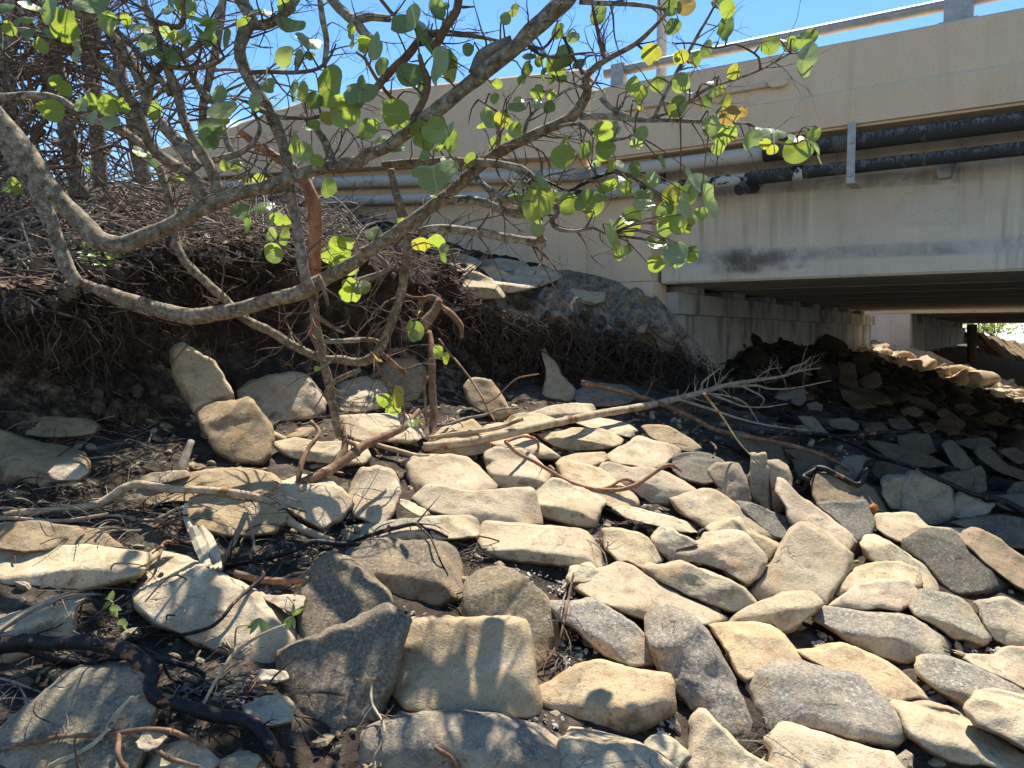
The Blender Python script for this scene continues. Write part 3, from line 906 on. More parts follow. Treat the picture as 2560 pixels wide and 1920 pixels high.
# ------------------------------------------------------------------ rocks of the slope
ROCK_HITS = []
def make_rock(t, pts, tilt=24, lean=0, ridges=(), Y=None, lift=0.12, thick=0.8, edge=0.14, rough=1.0, seed=0, n=80, soft=0.02, aty=0.62, lim=0.9, grow=1.05, chips=4):
    pl = [px(t, x, y) for x, y in pts]
    O = clip_closed(pl, n)
    c = O.mean(axis=0)
    O = c + (O - c) * grow
    jag = np.array([mnoise.fractal(Vector((math.cos(q) * 2.6 + seed * 5.3, math.sin(q) * 2.6, 0)), 0.8, 2.2, 4) for q in np.linspace(0, 2 * math.pi, n, endpoint=False)])
    O = c + (O - c) * (1 + 0.035 * min(rough, 1.3) * jag)[:, None]
    mn, mx = O.min(axis=0), O.max(axis=0)
    size_px = math.sqrt((mx[0] - mn[0]) * (mx[1] - mn[1]))
    ax, ay = (mn[0] + mx[0]) / 2, mn[1] + (mx[1] - mn[1]) * aty
    if Y is None:
        Y = hit('O', ax, ay, lift)
    S = size_px / F_PX * Y
    ta, le = R(tilt), R(lean)
    nv = np.array((math.sin(le), -math.sin(ta), max(0.05, math.cos(ta) * math.cos(le))))
    nv /= np.linalg.norm(nv)
    p0 = ray(ax, ay) * Y
    planes = [(nv, p0)]
    def on_main(x, y):
        r = ray(*px(t, x, y))
        return r * (nv.dot(p0) / nv.dot(r))
    for (x0, y0, x1, y1, ang) in ridges:
        a3, b3 = on_main(x0, y0), on_main(x1, y1)
        d = b3 - a3
        d /= np.linalg.norm(d)
        # turn the main normal about the ridge so that the second face drops to its right-hand side
        k = math.cos(R(ang)); s = math.sin(R(ang))
        side = np.cross(d, nv)
        n2 = nv * k + side * s
        planes.append((n2, (a3 + b3) / 2))
    # broken corners: a few planes that slice the rim of the main face
    cr = random.Random(seed * 91 + 5)
    e1 = np.cross(nv, (0, 1, 0.2)); e1 /= np.linalg.norm(e1); e2 = np.cross(nv, e1)
    W3 = []
    for q in O:
        r_ = ray(*q); W3.append(r_ * (nv.dot(p0) / min(nv.dot(r_), -0.08)) - p0)
    W3 = np.array(W3); W3 = W3[np.linalg.norm(W3, axis=1) < 2.5 * S] if (np.linalg.norm(W3, axis=1) < 2.5 * S).sum() > 8 else W3
    for _ in range(chips):
        ph = cr.uniform(0, 6.283); dr = e1 * math.cos(ph) + e2 * math.sin(ph)
        ext = np.percentile(W3 @ dr, 94)
        th = R(cr.uniform(22, 58))
        planes.append((nv * math.cos(th) + dr * math.sin(th), p0 + dr * ext * cr.uniform(0.55, 0.9)))
    for _ in range(2):   # the main face is never quite one plane
        ph = cr.uniform(0, 6.283); dr = e1 * math.cos(ph) + e2 * math.sin(ph)
        th = R(cr.uniform(7, 15))
        planes.append((nv * math.cos(th) + dr * math.sin(th), p0 + dr * S * cr.uniform(-0.05, 0.2)))
    def depth(P):
        rr = np.stack([ray(x, y) for x, y in P])
        ts = []
        for nn, q in planes:
            den = rr @ nn
            den = np.where(den > -0.06, -0.06, den)
            ts.append((nn @ q) / den)
        ts = np.stack(ts)
        k = soft * S + 1e-5
        m = ts.max(axis=0)
        tt = m + k * np.log(np.exp((ts - m) / k).sum(axis=0))
        dd = tt - Y
        L = lim * S
        f0 = 1.5 / max(size_px, 1)
        lump = np.array([mnoise.noise(Vector((x * f0 + seed * 3.1, y * f0 * 1.5, seed * 1.7))) + 0.5 * mnoise.noise(Vector((x * f0 * 2.6, y * f0 * 3.4, seed * 2.3))) for x, y in P])
        return Y + L * np.tanh(dd / L) + 0.052 * S * min(rough, 1.2) * lump, rr
    nf, nb = 20, 6
    verts, faces = [], []
    tO, rO = depth(O)
    push = 0.15 * S
    def e_off(r):
        e = np.clip((r - (1 - edge)) / edge, 0, 1)
        return push * (1 - math.sqrt(max(0, 1 - e * e * 0.98)))
    tc, rc = depth(np.array([c]))
    verts.append(rc[0] * tc[0])
    rs = [math.sin((i + 1) / nf * math.pi / 2) for i in range(nf)]
    for r in rs:
        P = c + (O - c) * r
        tt, rr = depth(P)
        verts.extend(rr * (tt + e_off(r))[:, None])
    back = thick * S
    tsil = tO + e_off(1.0)
    for i in range(1, nb):
        r = math.cos(i / nb * math.pi / 2)
        P = c + (O - c) * r
        rr = np.stack([ray(x, y) for x, y in P])
        tf, _ = depth(P)
        tb = np.maximum(tf + 0.05 * S, tsil * r + tc[0] * (1 - r)) + back * math.sqrt(1 - r * r) * 0.9
        verts.extend(rr * tb[:, None])
    verts.append(rc[0] * (tc[0] + back))
    V = np.array(verts); V[:, 2] += H
    for j in range(n):
        faces.append((0, 1 + (j + 1) % n, 1 + j))
    rings = nf + nb - 1
    for i in range(rings - 1):
        b = 1 + i * n
        for j in range(n):
            k = (j + 1) % n
            faces.append((b + j, b + k, b + n + k, b + n + j))
    b = 1 + (rings - 1) * n
    last = len(V) - 1
    for j in range(n):
        faces.append((b + j, b + (j + 1) % n, last))
    # weathered relief
    cen = V.mean(axis=0)
    off = seed * 13.7
    amp = 0.026 * S * rough + 0.004
    fr = 2.2 / max(S, 0.05)
    for k in range(len(V)):
        p = V[k]; q = p - cen
        L = np.linalg.norm(q) + 1e-6
        d1 = mnoise.noise(Vector((p[0] * fr + off, p[1] * fr, p[2] * fr))) * 1.5
        d2 = mnoise.fractal(Vector((p[0] * 15 + off, p[1] * 15, p[2] * 15)), 1.0, 2.1, 3) * 0.55
        chip = mnoise.noise(Vector((p[0] * 8 + off, p[1] * 8 + 5, p[2] * 8)))
        chip = -max(0.0, chip - 0.30) * 0.7
        V[k] = p + q / L * amp * (d1 + d2 + chip)
    return V, faces, cen, S, Y

TINT = {'tan': (1, 1, 1), 'cream': (1.06, 1.05, 1.05), 'orange': (1.04, 0.97, 0.87), 'grey': (0.92, 0.90, 0.86), 'white': (1.15, 1.17, 1.20), 'brown': (0.74, 0.68, 0.60), 'dark': (0.42, 0.42, 0.43), 'wet_shade': (0.15, 0.148, 0.15), 'blue': (0.66, 0.67, 0.68)}
NROCK = [0]
def rock(t, pts, label, tilt=24, lean=0, ridges=(), tint='tan', grey=0.0, dirt=0.0, group=None, cat='rock', **kw):
    NROCK[0] += 1
    s = NROCK[0]
    V, f, cen, S, Y = make_rock(t, pts, tilt, lean, ridges, seed=s, **kw)
    o = link_mesh('rock', V, f, M_ROCK, origin=cen)
    rr = random.Random(s * 31)
    k = 1 + rr.uniform(-0.07, 0.07)
    c = TINT[tint]
    if t == 'F': k *= 0.34 if Y > 5.9 else 0.8          # damp dark stones; shade under the bridge also put into their colour
    o.color = (c[0] * k, c[1] * k, c[2] * k * (1 + rr.uniform(-0.05, 0.05)), 1)
    o['grey'] = float(grey) + (0.05 if grey > 0.25 else 0.0)
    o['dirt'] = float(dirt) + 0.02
    tag(o, label, cat, group)
    ROCK_HITS.append((o, cen, S))
    return o

# --- foreground left
rock('G', [(0,1440),(130,1320),(300,1180),(460,1055),(560,1060),(700,1050),(840,1040),(890,1100),(900,1200),(930,1300),(900,1500),(830,1620),(740,1760),(0,1780),(-90,1600)], 'large flat grey slab in the bottom left corner under the black branch', 34, -10, tint='grey', grey=0.30, dirt=0.1, thick=0.5)
rock('G', [(10,350),(60,315),(200,315),(400,320),(600,345),(830,385),(880,400),(850,480),(800,525),(600,590),(400,640),(250,620),(100,600),(10,590),(-20,480)], 'cream pillow shaped rock at the left edge with a cracked lower side', 22, 0, [(-20,455,860,490,52)], 'cream', dirt=0.0)
rock('G', [(820,480),(860,420),(930,390),(1000,395),(1130,420),(1250,480),(1400,560),(1500,610),(1650,690),(1720,740),(1750,800),(1720,900),(1700,1000),(1680,1065),(1600,1080),(1500,1070),(1380,1020),(1250,960),(1100,880),(950,830),(870,760),(810,700),(815,600)], 'long cream rock lying diagonally with a rounded left end and dappled shade', 30, 10, [(850,740,1640,980,45)], 'cream', grey=0.02, aty=0.5)
rock('G', [(-60,790),(0,770),(200,700),(350,650),(500,628),(512,660),(455,720),(447,850),(430,890),(330,930),(230,980),(100,1040),(0,1080),(-80,1090)], 'pale slab with a square broken end beside the left edge, above the black branch', 20, -8, [(-60,900,445,700,55)], 'cream', grey=0.1, dirt=0.05)
rock('G', [(-40,230),(0,212),(200,198),(450,228),(480,260),(430,340),(250,380),(0,370),(-40,340)], 'brown grey slab behind the cream pillow at the left edge', 36, 0, tint='brown', grey=0.2, dirt=0.15)
rock('G', [(275,315),(380,250),(500,235),(620,260),(690,320),(720,352),(640,380),(400,380),(300,360)], 'low dark humped rock peeping out behind the cream pillow', 40, 5, tint='brown', grey=0.3, dirt=0.1)
rock('Z', [(655,1270),(680,1215),(720,1200),(760,1210),(800,1240),(835,1275),(846,1305),(820,1330),(780,1380),(690,1400),(650,1390),(648,1330)], 'dark mottled rock with white flecks leaning behind a bigger dark one', 46, 4, tint='brown', grey=0.62, rough=1.4)
rock('Z', [(612,1410),(650,1390),(700,1375),(760,1345),(815,1312),(850,1315),(882,1340),(870,1375),(856,1440),(846,1490),(832,1520),(815,1560),(750,1600),(690,1607),(650,1580),(632,1540),(616,1500),(608,1450)], 'big dark upright rock spotted with lichen left of the square block', 50, -8, [(700,1600,860,1330,40)], 'brown', grey=0.66, rough=1.3, thick=0.6)
rock('Z', [(755,1195),(785,1170),(850,1165),(930,1168),(975,1185),(992,1215),(1001,1260),(995,1292),(940,1310),(880,1312),(830,1292),(790,1276),(760,1240)], 'grey brown pillow rock crossed by thin twigs below the long flat slab', 24, 4, [(755,1225,1002,1262,60)], 'brown', grey=0.34, dirt=0.08)
rock('Z', [(1000,1345),(1008,1260),(1035,1235),(1080,1228),(1130,1245),(1167,1270),(1190,1310),(1198,1370),(1190,1420),(1160,1447),(1080,1460),(1010,1440)], 'brown mottled rock standing behind the large square block', 44, 10, [(1150,1460,1185,1290,35)], 'brown', grey=0.42, thick=0.5)
rock('H', [(375,830),(420,795),(470,775),(620,768),(800,775),(1000,785),(1075,800),(1115,870),(1130,960),(1150,1090),(1175,1240),(1172,1320),(1110,1377),(1000,1352),(820,1335),(600,1328),(430,1337),(370,1320),(335,1250),(298,1160),(303,1060),(330,950)], 'large square tan block with an orange stain facing the viewer in dappled shade', 44, 0, tint='orange', grey=0.0, dirt=0.02, edge=0.14, rough=0.8, thick=0.6)
rock('H', [(165,1430),(250,1375),(400,1345),(600,1328),(800,1322),(950,1340),(1050,1375),(1180,1410),(1300,1480),(1338,1550),(1300,1640),(1260,1760),(60,1800),(120,1600)], 'broad grey rock at the bottom edge below the square block', 20, 0, [(150,1500,1338,1560,48)], 'grey', grey=0.34, dirt=0.02)
# --- foreground centre
rock('H', [(1163,1190),(1250,1140),(1400,1060),(1530,1010),(1600,1025),(1750,1080),(1940,1110),(1957,1200),(1946,1310),(1900,1370),(1800,1440),(1690,1487),(1560,1465),(1400,1410),(1290,1360),(1175,1290)], 'tan block with flaked chips on its top and a dirty front corner', 19, 0, [(1163,1190,1660,1300,62), (1660,1305,1957,1190,58)], 'orange', dirt=0.03, rough=0.9)
rock('H', [(1300,1640),(1325,1500),(1380,1433),(1480,1440),(1620,1470),(1700,1495),(1800,1530),(1900,1560),(2000,1640),(2050,1720),(2100,1800),(1290,1800)], 'pale pillow rock cut by the bottom edge right of the broad grey rock', 26, 0, tint='cream', thick=0.5)
rock('H', [(1810,1530),(1840,1470),(1900,1438),(1960,1480),(2050,1560),(2070,1590),(2010,1660),(1880,1560)], 'small white broken rock wedged in the gap at the bottom edge', 30, 0, tint='white', rough=1.6, thick=0.5)
rock('I', [(148,1380),(165,1345),(215,1315),(265,1330),(320,1390),(400,1480),(500,1570),(640,1640),(760,1740),(740,1800),(140,1800),(146,1560)], 'pale rounded rock with fine weave marks cut by the bottom edge', 34, -14, tint='cream', thick=0.5, grey=0.0)
rock('Z', [(1395,1340),(1410,1315),(1440,1308),(1480,1325),(1512,1350),(1547,1400),(1582,1460),(1612,1530),(1632,1590),(1636,1618),(1610,1612),(1560,1588),(1510,1557),(1460,1490),(1428,1450),(1400,1400)], 'long dark grey pitted rock pointing down at the viewer', 40, 14, [(1432,1330,1570,1570,55)], 'grey', grey=0.5, rough=1.1, lim=1.0)
rock('H', [(1250,680),(1330,668),(1420,672),(1470,657),(1540,670),(1650,750),(1750,820),(1830,880),(1872,950),(1882,1010),(1850,1052),(1730,1062),(1600,1012),(1500,940),(1400,850),(1290,770)], 'grey topped pillow rock with a tan side beside the chipped block', 32, 16, [(1370,770,1760,1040,60)], 'tan', grey=0.34)
rock('Z', [(1240,1272),(1255,1245),(1300,1225),(1340,1216),(1370,1225),(1420,1260),(1480,1290),(1540,1315),(1567,1335),(1530,1350),(1480,1358),(1420,1350),(1350,1322),(1290,1300)], 'long smooth tan slab rising to the left behind the dark pitted rock', 22, 10, [(1242,1262,1500,1352,58)], 'tan', dirt=0.0)
rock('Z', [(1385,1225),(1400,1215),(1440,1219),(1480,1214),(1530,1230),(1580,1257),(1620,1282),(1640,1306),(1602,1324),(1550,1312),(1480,1287),(1430,1262),(1400,1242)], 'tan rock with a thin broken rim and a cracked hollow side', 56, 6, [], 'tan', dirt=0.06, rough=1.5, thick=0.5)
rock('I', [(55,370),(100,350),(180,320),(215,305),(240,265),(330,265),(420,256),(480,275),(540,340),(605,430),(590,480),(550,530),(490,572),(400,520),(280,470),(180,440),(80,440)], 'shell shaped rock with a jagged broken top edge', 52, -8, [(55,380,500,300,-38)], 'tan', rough=1.2, thick=0.45)
rock('I', [(245,245),(300,205),(400,172),(460,180),(520,240),(600,290),(692,330),(680,365),(622,432),(580,400),(520,330),(480,280),(400,265),(300,275)], 'curled tan rock with a crumbly lip behind the shell shaped one', 46, 20, [], 'tan', grey=0.08, rough=1.5)
rock('H', [(1628,130),(1680,108),(1800,130),(1950,168),(2133,222),(2140,262),(2000,260),(1850,220),(1700,175)], 'flat white splinter of rock lying among the tan ones', 22, 4, tint='white', rough=1.6, thick=0.4, edge=0.1)
rock('H', [(1840,290),(1910,228),(1960,235),(2050,290),(2110,335),(2000,370),(1985,450),(1955,452),(1900,380)], 'white broken rock propped under the shell shaped one', 46, -18, tint='white', rough=1.4, thick=0.4)
rock('H', [(1555,250),(1620,240),(1750,265),(1830,300),(1890,390),(1910,430),(1830,480),(1780,480),(1700,440),(1640,445),(1575,360)], 'flat tan slab under fine rootlets left of the white broken rock', 26, 0, tint='tan', dirt=0.04, thick=0.4)
rock('H', [(1340,520),(1370,468),(1420,450),(1480,443),(1532,500),(1500,545),(1430,562),(1350,555)], 'small chalky white lump behind the long smooth slab', 36, 0, tint='white', rough=1.8)
rock('I', [(530,605),(580,530),(640,430),(700,310),(740,250),(800,210),(850,210),(910,250),(1000,300),(1080,370),(1117,400),(1102,460),(1052,560),(1002,640),(962,705),(920,740),(870,700),(760,690),(620,680),(550,665)], 'large smooth tan slab tilted up to the right with orange staining', 40, -6, [(930,720,1092,405,66)], 'tan', edge=0.12, rough=0.8, thick=0.5)
rock('I', [(355,795),(480,720),(600,660),(700,620),(800,608),(870,625),(926,690),(890,750),(820,800),(740,850),(700,867),(650,822),(560,802),(400,802)], 'wedge shaped tan rock with a bruised dark right corner', 24, -10, [(360,795,926,670,52)], 'tan', dirt=0.05)
rock('I', [(1008,645),(1050,560),(1090,500),(1200,460),(1300,435),(1400,438),(1480,470),(1522,520),(1505,592),(1400,590),(1250,590),(1130,620)], 'upper half of a split tan rock with a hollow cleft', 30, 6, [], 'tan', dirt=0.03, rough=1.4)
rock('I', [(983,698),(1060,640),(1150,570),(1250,538),(1350,538),(1440,553),(1500,600),(1513,640),(1470,702),(1400,737),(1300,727),(1150,717),(1000,712)], 'lower half of a split tan rock, humped and creased', 36, 0, [(985,690,1510,660,36)], 'tan', grey=0.08, rough=1.3)
rock('I', [(895,740),(960,706),(1060,715),(1200,730),(1350,745),(1480,770),(1580,830),(1680,900),(1760,970),(1793,1000),(1750,1032),(1650,1027),(1550,1037),(1400,1032),(1250,992),(1130,932),(1050,892),(1000,852),(900,790)], 'long grey topped rock with a cracked tan front below the split rock', 22, 6, [(950,770,1790,985,58)], 'tan', grey=0.36)
rock('I', [(270,815),(400,800),(500,798),(620,810),(680,850),(740,920),(790,985),(822,1025),(760,1060),(700,1100),(560,1120),(490,1142),(440,1110),(400,1030),(340,930)], 'flat honey coloured rock right of the dark pitted one', 24, 4, [], 'orange', dirt=0.0, rough=0.8)
rock('I', [(790,970),(900,960),(970,935),(1050,923),(1150,945),(1250,990),(1350,1050),(1440,1120),(1500,1180),(1542,1230),(1572,1255),(1450,1257),(1350,1280),(1250,1240),(1150,1140),(1000,1085),(880,1030)], 'flat orange tan rock behind the big grey faced one', 23, 6, [], 'orange', rough=0.8, dirt=-0.03)
rock('I', [(465,1160),(540,1100),(610,1000),(680,998),(800,1035),(1000,1063),(1150,1098),(1250,1198),(1340,1288),(1392,1370),(1422,1450),(1412,1500),(1342,1542),(1200,1512),(1050,1482),(900,1442),(780,1420),(700,1430),(622,1452),(570,1350),(510,1250)], 'large rock with a sandpaper grey face and a crumbled tan left end', 27, 4, [(620,1010,775,1420,46), (700,1330,1420,1440,52)], 'tan', grey=0.40, rough=1.1)
rock('I', [(613,1480),(680,1398),(760,1398),(900,1440),(1080,1500),(1230,1545),(1340,1562),(1400,1620),(1440,1700),(1460,1800),(660,1800),(630,1580)], 'warm tan rock at the bottom edge below the big grey faced one', 27, 6, [(640,1470,700,1790,40)], 'tan', dirt=0.0)
rock('I', [(1358,1280),(1400,1258),(1550,1263),(1700,1310),(1800,1370),(1900,1430),(2000,1500),(2133,1590),(2230,1640),(2230,1720),(1900,1655),(1750,1642),(1650,1602),(1550,1542),(1440,1472),(1420,1422),(1390,1350)], 'long tan rock in the bottom right corner with a rough lower side', 24, 8, [(1415,1415,2133,1640,54)], 'tan', rough=1.1)
rock('I', [(1488,1050),(1500,1000),(1580,986),(1700,1010),(1850,1060),(1990,1120),(2133,1190),(2240,1235),(2240,1400),(2000,1340),(1850,1360),(1800,1312),(1700,1252),(1600,1182),(1510,1112)], 'long grey topped rock with a rounded left end at the right edge', 26, 10, [(1490,1050,1850,1230,60)], 'tan', grey=0.38)
rock('I', [(1793,1310),(1810,1255),(1850,1208),(1950,1188),(2133,1230),(2240,1240),(2240,1590),(2100,1522),(1950,1452),(1850,1402)], 'pale tan rock with a smooth hollow face lying on a grey topped one', 34, 0, [(1795,1300,2133,1520,30)], 'cream', lift=0.2)
rock('I', [(1453,700),(1510,603),(1570,598),(1680,630),(1760,660),(1830,720),(1890,790),(1917,850),(1927,890),(1880,937),(1800,907),(1700,892),(1640,842),(1560,792),(1480,752)], 'grey weathered rock with a tan lower edge near the right edge', 24, 8, [(1460,720,1925,870,58)], 'tan', grey=0.42)
rock('I', [(1845,680),(1950,658),(2030,660),(2133,700),(2240,745),(2240,965),(2050,947),(1960,912),(1920,850),(1888,780)], 'tan block with a speckled grey top at the right edge', 22, -6, [(1900,790,2240,910,56)], 'tan', grey=0.3)
rock('I', [(1780,1012),(1830,988),(1930,985),(2000,953),(2080,943),(2240,960),(2240,1230),(2133,1190),(2000,1130),(1850,1060)], 'smooth tan rock at the right edge under the speckled block', 24, 6, [], 'tan')
rock('I', [(1418,300),(1500,263),(1600,250),(1700,260),(1780,310),(1850,390),(1930,470),(2000,540),(2052,570),(1990,607),(1880,627),(1760,642),(1700,617),(1620,542),(1530,442),(1438,372)], 'charcoal grey slab with a thin tan lower edge at the shadow line', 26, 10, [(1422,335,1750,628,52)], 'dark', grey=0.62)
rock('I', [(1740,290),(1790,240),(1880,248),(1980,300),(2080,380),(2240,480),(2240,650),(2100,592),(2050,562),(1930,472),(1830,372)], 'brown grey rock in the shade behind the charcoal slab', 32, 12, tint='brown', grey=0.2)
rock('I', [(1178,350),(1200,290),(1250,273),(1320,310),(1420,370),(1530,460),(1600,540),(1652,610),(1600,640),(1510,620),(1500,530),(1400,480),(1280,460),(1200,412)], 'smooth tan grey rock sloping down behind the split rock', 36, 14, tint='tan', grey=0.2)
rock('I', [(1248,190),(1270,153),(1400,147),(1490,150),(1530,190),(1560,225),(1700,235),(1802,240),(1760,300),(1600,280),(1500,290),(1420,330),(1330,292),(1260,240)], 'thin sunlit tan slab at the edge of the bridge shadow', 28, 6, tint='tan', edge=0.1, thick=0.4)
rock('I', [(668,30),(690,-50),(735,-30),(800,40),(900,110),(1000,188),(1080,248),(1140,310),(1172,350),(1155,430),(1110,467),(1070,470),(960,380),(850,300),(770,250),(735,200),(718,110)], 'long smooth tan rock with a forked upper tip sloping to the right', 38, 10, [(690,120,1150,430,30)], 'tan', grey=0.04, rough=1.0)
rock('I', [(918,90),(1000,73),(1100,83),(1192,73),(1222,140),(1252,200),(1232,260),(1192,312),(1150,322),(1080,250),(1000,175),(930,125)], 'dark blue grey rock beside the forked tan one', 36, 8, tint='blue', grey=0.6)
rock('I', [(43,60),(100,48),(180,23),(280,13),(360,50),(430,100),(520,160),(600,230),(682,300),(640,305),(560,260),(480,210),(400,190),(300,220),(250,245),(180,205),(100,155),(58,112)], 'round topped rock streaked with dark rain marks', 30, 4, [(48,95,300,225,40)], 'tan', grey=0.22)
rock('I', [(430,88),(520,88),(620,130),(740,180),(765,230),(720,300),(650,290),(560,220)], 'blue grey rock half hidden behind the rain streaked one', 34, 10, tint='blue', grey=0.5)
# --- middle band
rock('H', [(838,270),(870,203),(950,198),(1100,210),(1250,224),(1400,240),(1472,260),(1502,330),(1532,410),(1543,482),(1450,478),(1300,468),(1100,452),(950,422),(850,372),(823,320)], 'sunlit tan block, long and square, right of the long flat slab', 22, 0, [(828,330,1543,420,62)], 'tan', dirt=0.0, rough=0.8)
rock('E', [(448,1530),(520,1456),(600,1453),(700,1475),(830,1490),(950,1475),(1100,1466),(1142,1480),(1157,1560),(1182,1640),(1188,1692),(1050,1690),(850,1680),(700,1640),(560,1620),(480,1590)], 'sunlit tan slab with a wavy top edge in the middle of the slope', 26, 0, [(455,1560,1180,1660,45)], 'tan', edge=0.15, rough=0.7)
rock('E', [(388,1320),(420,1288),(520,1278),(650,1273),(750,1288),(800,1330),(870,1400),(924,1450),(880,1500),(750,1510),(600,1500),(520,1490),(460,1502),(408,1420)], 'tan pillow rock with a leaf shadow on its top', 22, 2, [(380,1330,560,1490,50)], 'tan', rough=0.8)
rock('E', [(858,1260),(920,1228),(1000,1228),(1080,1238),(1150,1288),(1220,1358),(1243,1400),(1222,1462),(1150,1492),(1000,1478),(920,1452),(878,1380)], 'tan pillow rock with a dark underside beside the one with the leaf shadow', 18, 0, [(868,1385,1243,1400,64)], 'tan', dirt=0.02, rough=0.8)
rock('E', [(1148,1520),(1200,1458),(1260,1408),(1330,1428),(1440,1468),(1530,1518),(1572,1558),(1532,1632),(1502,1702),(1400,1694),(1250,1660),(1180,1640)], 'small square tan block tilted forward between two tan slabs', 24, 4, [(1150,1525,1512,1640,58)], 'tan', rough=0.8)
rock('E', [(1288,1330),(1350,1308),(1450,1328),(1550,1358),(1650,1428),(1740,1498),(1762,1560),(1730,1602),(1640,1602),(1560,1560),(1440,1480),(1330,1440)], 'smooth tan rock under the curved red root', 25, 6, tint='orange', rough=0.8)
rock('E', [(1498,1330),(1600,1318),(1720,1348),(1850,1353),(1950,1378),(2040,1438),(2103,1490),(2080,1522),(1980,1532),(1950,1570),(1850,1572),(1780,1522),(1680,1452),(1580,1392)], 'smooth tan rock right of the curved red root, dark below', 24, 4, [(1520,1370,2100,1500,40)], 'tan', rough=0.8)
rock('E', [(1280,1325),(1320,1285),(1420,1262),(1560,1258),(1580,1300),(1500,1340),(1400,1345)], 'flat pale rock behind the curved red root', 20, 0, tint='grey', grey=0.1)
rock('E', [(1548,1285),(1600,1258),(1700,1208),(1760,1165),(1850,1188),(1950,1208),(2013,1240),(2002,1275),(1950,1302),(1900,1357),(1800,1352),(1700,1332),(1600,1312)], 'pale grey saddle shaped slab just below the long log', 22, 0, tint='cream', grey=0.06, edge=0.12, thick=0.5)
rock('E', [(1163,1150),(1280,1138),(1400,1118),(1530,1118),(1620,1138),(1667,1180),(1652,1217),(1550,1242),(1400,1252),(1300,1232),(1220,1192)], 'tan lens shaped rock with a dark cracked front under the log', 17, 2, [(1165,1158,1667,1190,60)], 'tan', dirt=0.0)
rock('E', [(1335,1045),(1400,1033),(1500,1048),(1600,1063),(1700,1088),(1753,1130),(1722,1172),(1620,1150),(1500,1120),(1400,1085)], 'thin pale slab tucked under the log', 19, 4, tint='tan', grey=0.1, thick=0.5)
rock('E', [(1108,1030),(1200,998),(1300,973),(1400,966),(1490,973),(1507,1010),(1470,1052),(1350,1064),(1270,1080),(1180,1055)], 'low grey tan rock near the foot of the bank left of the dark rock', 20, 0, [(1120,1035,1505,1020,50)], 'tan', grey=0.15)
rock('E', [(988,1080),(1020,1038),(1090,1023),(1200,1033),(1265,1058),(1277,1085),(1200,1107),(1060,1114),(1000,1104)], 'small rounded tan rock above the long log', 22, 0, tint='tan')
rock('E', [(838,1120),(880,1093),(960,1088),(1040,1103),(1100,1148),(1160,1178),(1240,1238),(1293,1280),(1250,1302),(1170,1296),(1100,1260),(1000,1225),(900,1220)], 'tan rock crossed by the log with the red root hooked over it', 22, 4, [(860,1150,1290,1290,35)], 'tan')
rock('E', [(540,1180),(600,1120),(700,1083),(780,1070),(830,1098),(855,1150),(892,1230),(860,1265),(720,1285),(600,1270),(520,1260),(510,1220)], 'honey tan rock under the sawn end of the log', 24, 0, [(515,1225,890,1220,50)], 'orange')
rock('E', [(738,870),(760,828),(820,816),(890,828),(930,878),(970,948),(1005,1008),(1012,1062),(950,1090),(900,1060),(830,1010),(765,960)], 'brown tan slab leaning on the bank right of the reddish post', 54, 8, [], 'brown', grey=0.0, dirt=0.0, thick=0.45)
rock('E', [(1168,970),(1195,900),(1212,830),(1218,760),(1200,700),(1190,650),(1215,640),(1240,690),(1285,740),(1310,790),(1362,850),(1402,900),(1412,962),(1350,980),(1260,985)], 'pointed grey slab standing at the foot of the bank', 52, 4, [(1270,980,1222,730,-30)], 'grey', grey=0.22, thick=0.4)
rock('E', [(1393,900),(1440,868),(1540,853),(1650,858),(1720,878),(1763,920),(1700,965),(1600,990),(1480,990),(1408,962)], 'dark grey rock in shade at the foot of the bank below the wall corner', 30, 0, tint='blue', grey=0.3)
rock('E', [(8,1040),(100,1036),(250,1028),(400,1038),(450,1058),(482,1120),(470,1182),(400,1207),(250,1197),(100,1180),(15,1140)], 'flat sunlit rock behind the leaning brown limb', 24, 0, tint='tan', grey=0.04)
rock('E', [(165,840),(200,780),(280,718),(350,703),(440,708),(500,778),(495,880),(450,950),(300,970),(225,930)], 'brown rock in shade behind the thin vertical stems', 46, 0, tint='brown', grey=0.1)
rock('D', [(1395,890),(1480,840),(1600,808),(1740,788),(1800,798),(1860,848),(1922,960),(1905,1022),(1800,1060),(1700,1082),(1600,1072),(1500,1012),(1420,960)], 'large tan rock with a sloping top against the bank', 48, -4, [], 'tan', grey=0.04, dirt=0.0)
rock('Z', [(730,832),(780,814),(822,824),(838,852),(822,882),(775,892),(732,888),(720,855)], 'tan rock between the big sloping one and the thin vertical stems', 36, 4, tint='tan', grey=0.05)
rock('D', [(1008,660),(1050,613),(1090,610),(1130,638),(1200,678),(1260,718),(1302,770),(1342,840),(1372,900),(1385,955),(1320,985),(1200,990),(1170,1040),(1130,1010),(1080,905),(1030,800),(1012,720)], 'tall tan slab standing on end against the dark bank', 72, -6, [(1150,1000,1030,680,-40)], 'tan', grey=0.0, thick=0.4, lim=0.6, Y=5.7)
rock('D', [(1148,985),(1200,953),(1300,955),(1400,960),(1460,940),(1500,958),(1550,1038),(1600,1118),(1625,1180),(1605,1285),(1550,1332),(1480,1330),(1380,1315),(1300,1270),(1230,1175),(1180,1062)], 'square tan slab with dark spots leaning at the foot of the tall slab', 54, 2, [(1150,990,1480,985,-35)], 'brown', grey=0.02, dirt=0.02, thick=0.4, Y=5.35)
rock('D', [(-30,1050),(0,1038),(150,1038),(300,1048),(500,1058),(562,1090),(545,1150),(400,1170),(200,1165),(-30,1140)], 'long low dark rock in the shade at the left foot of the bank', 34, 0, tint='brown', grey=0.1, dirt=0.15)
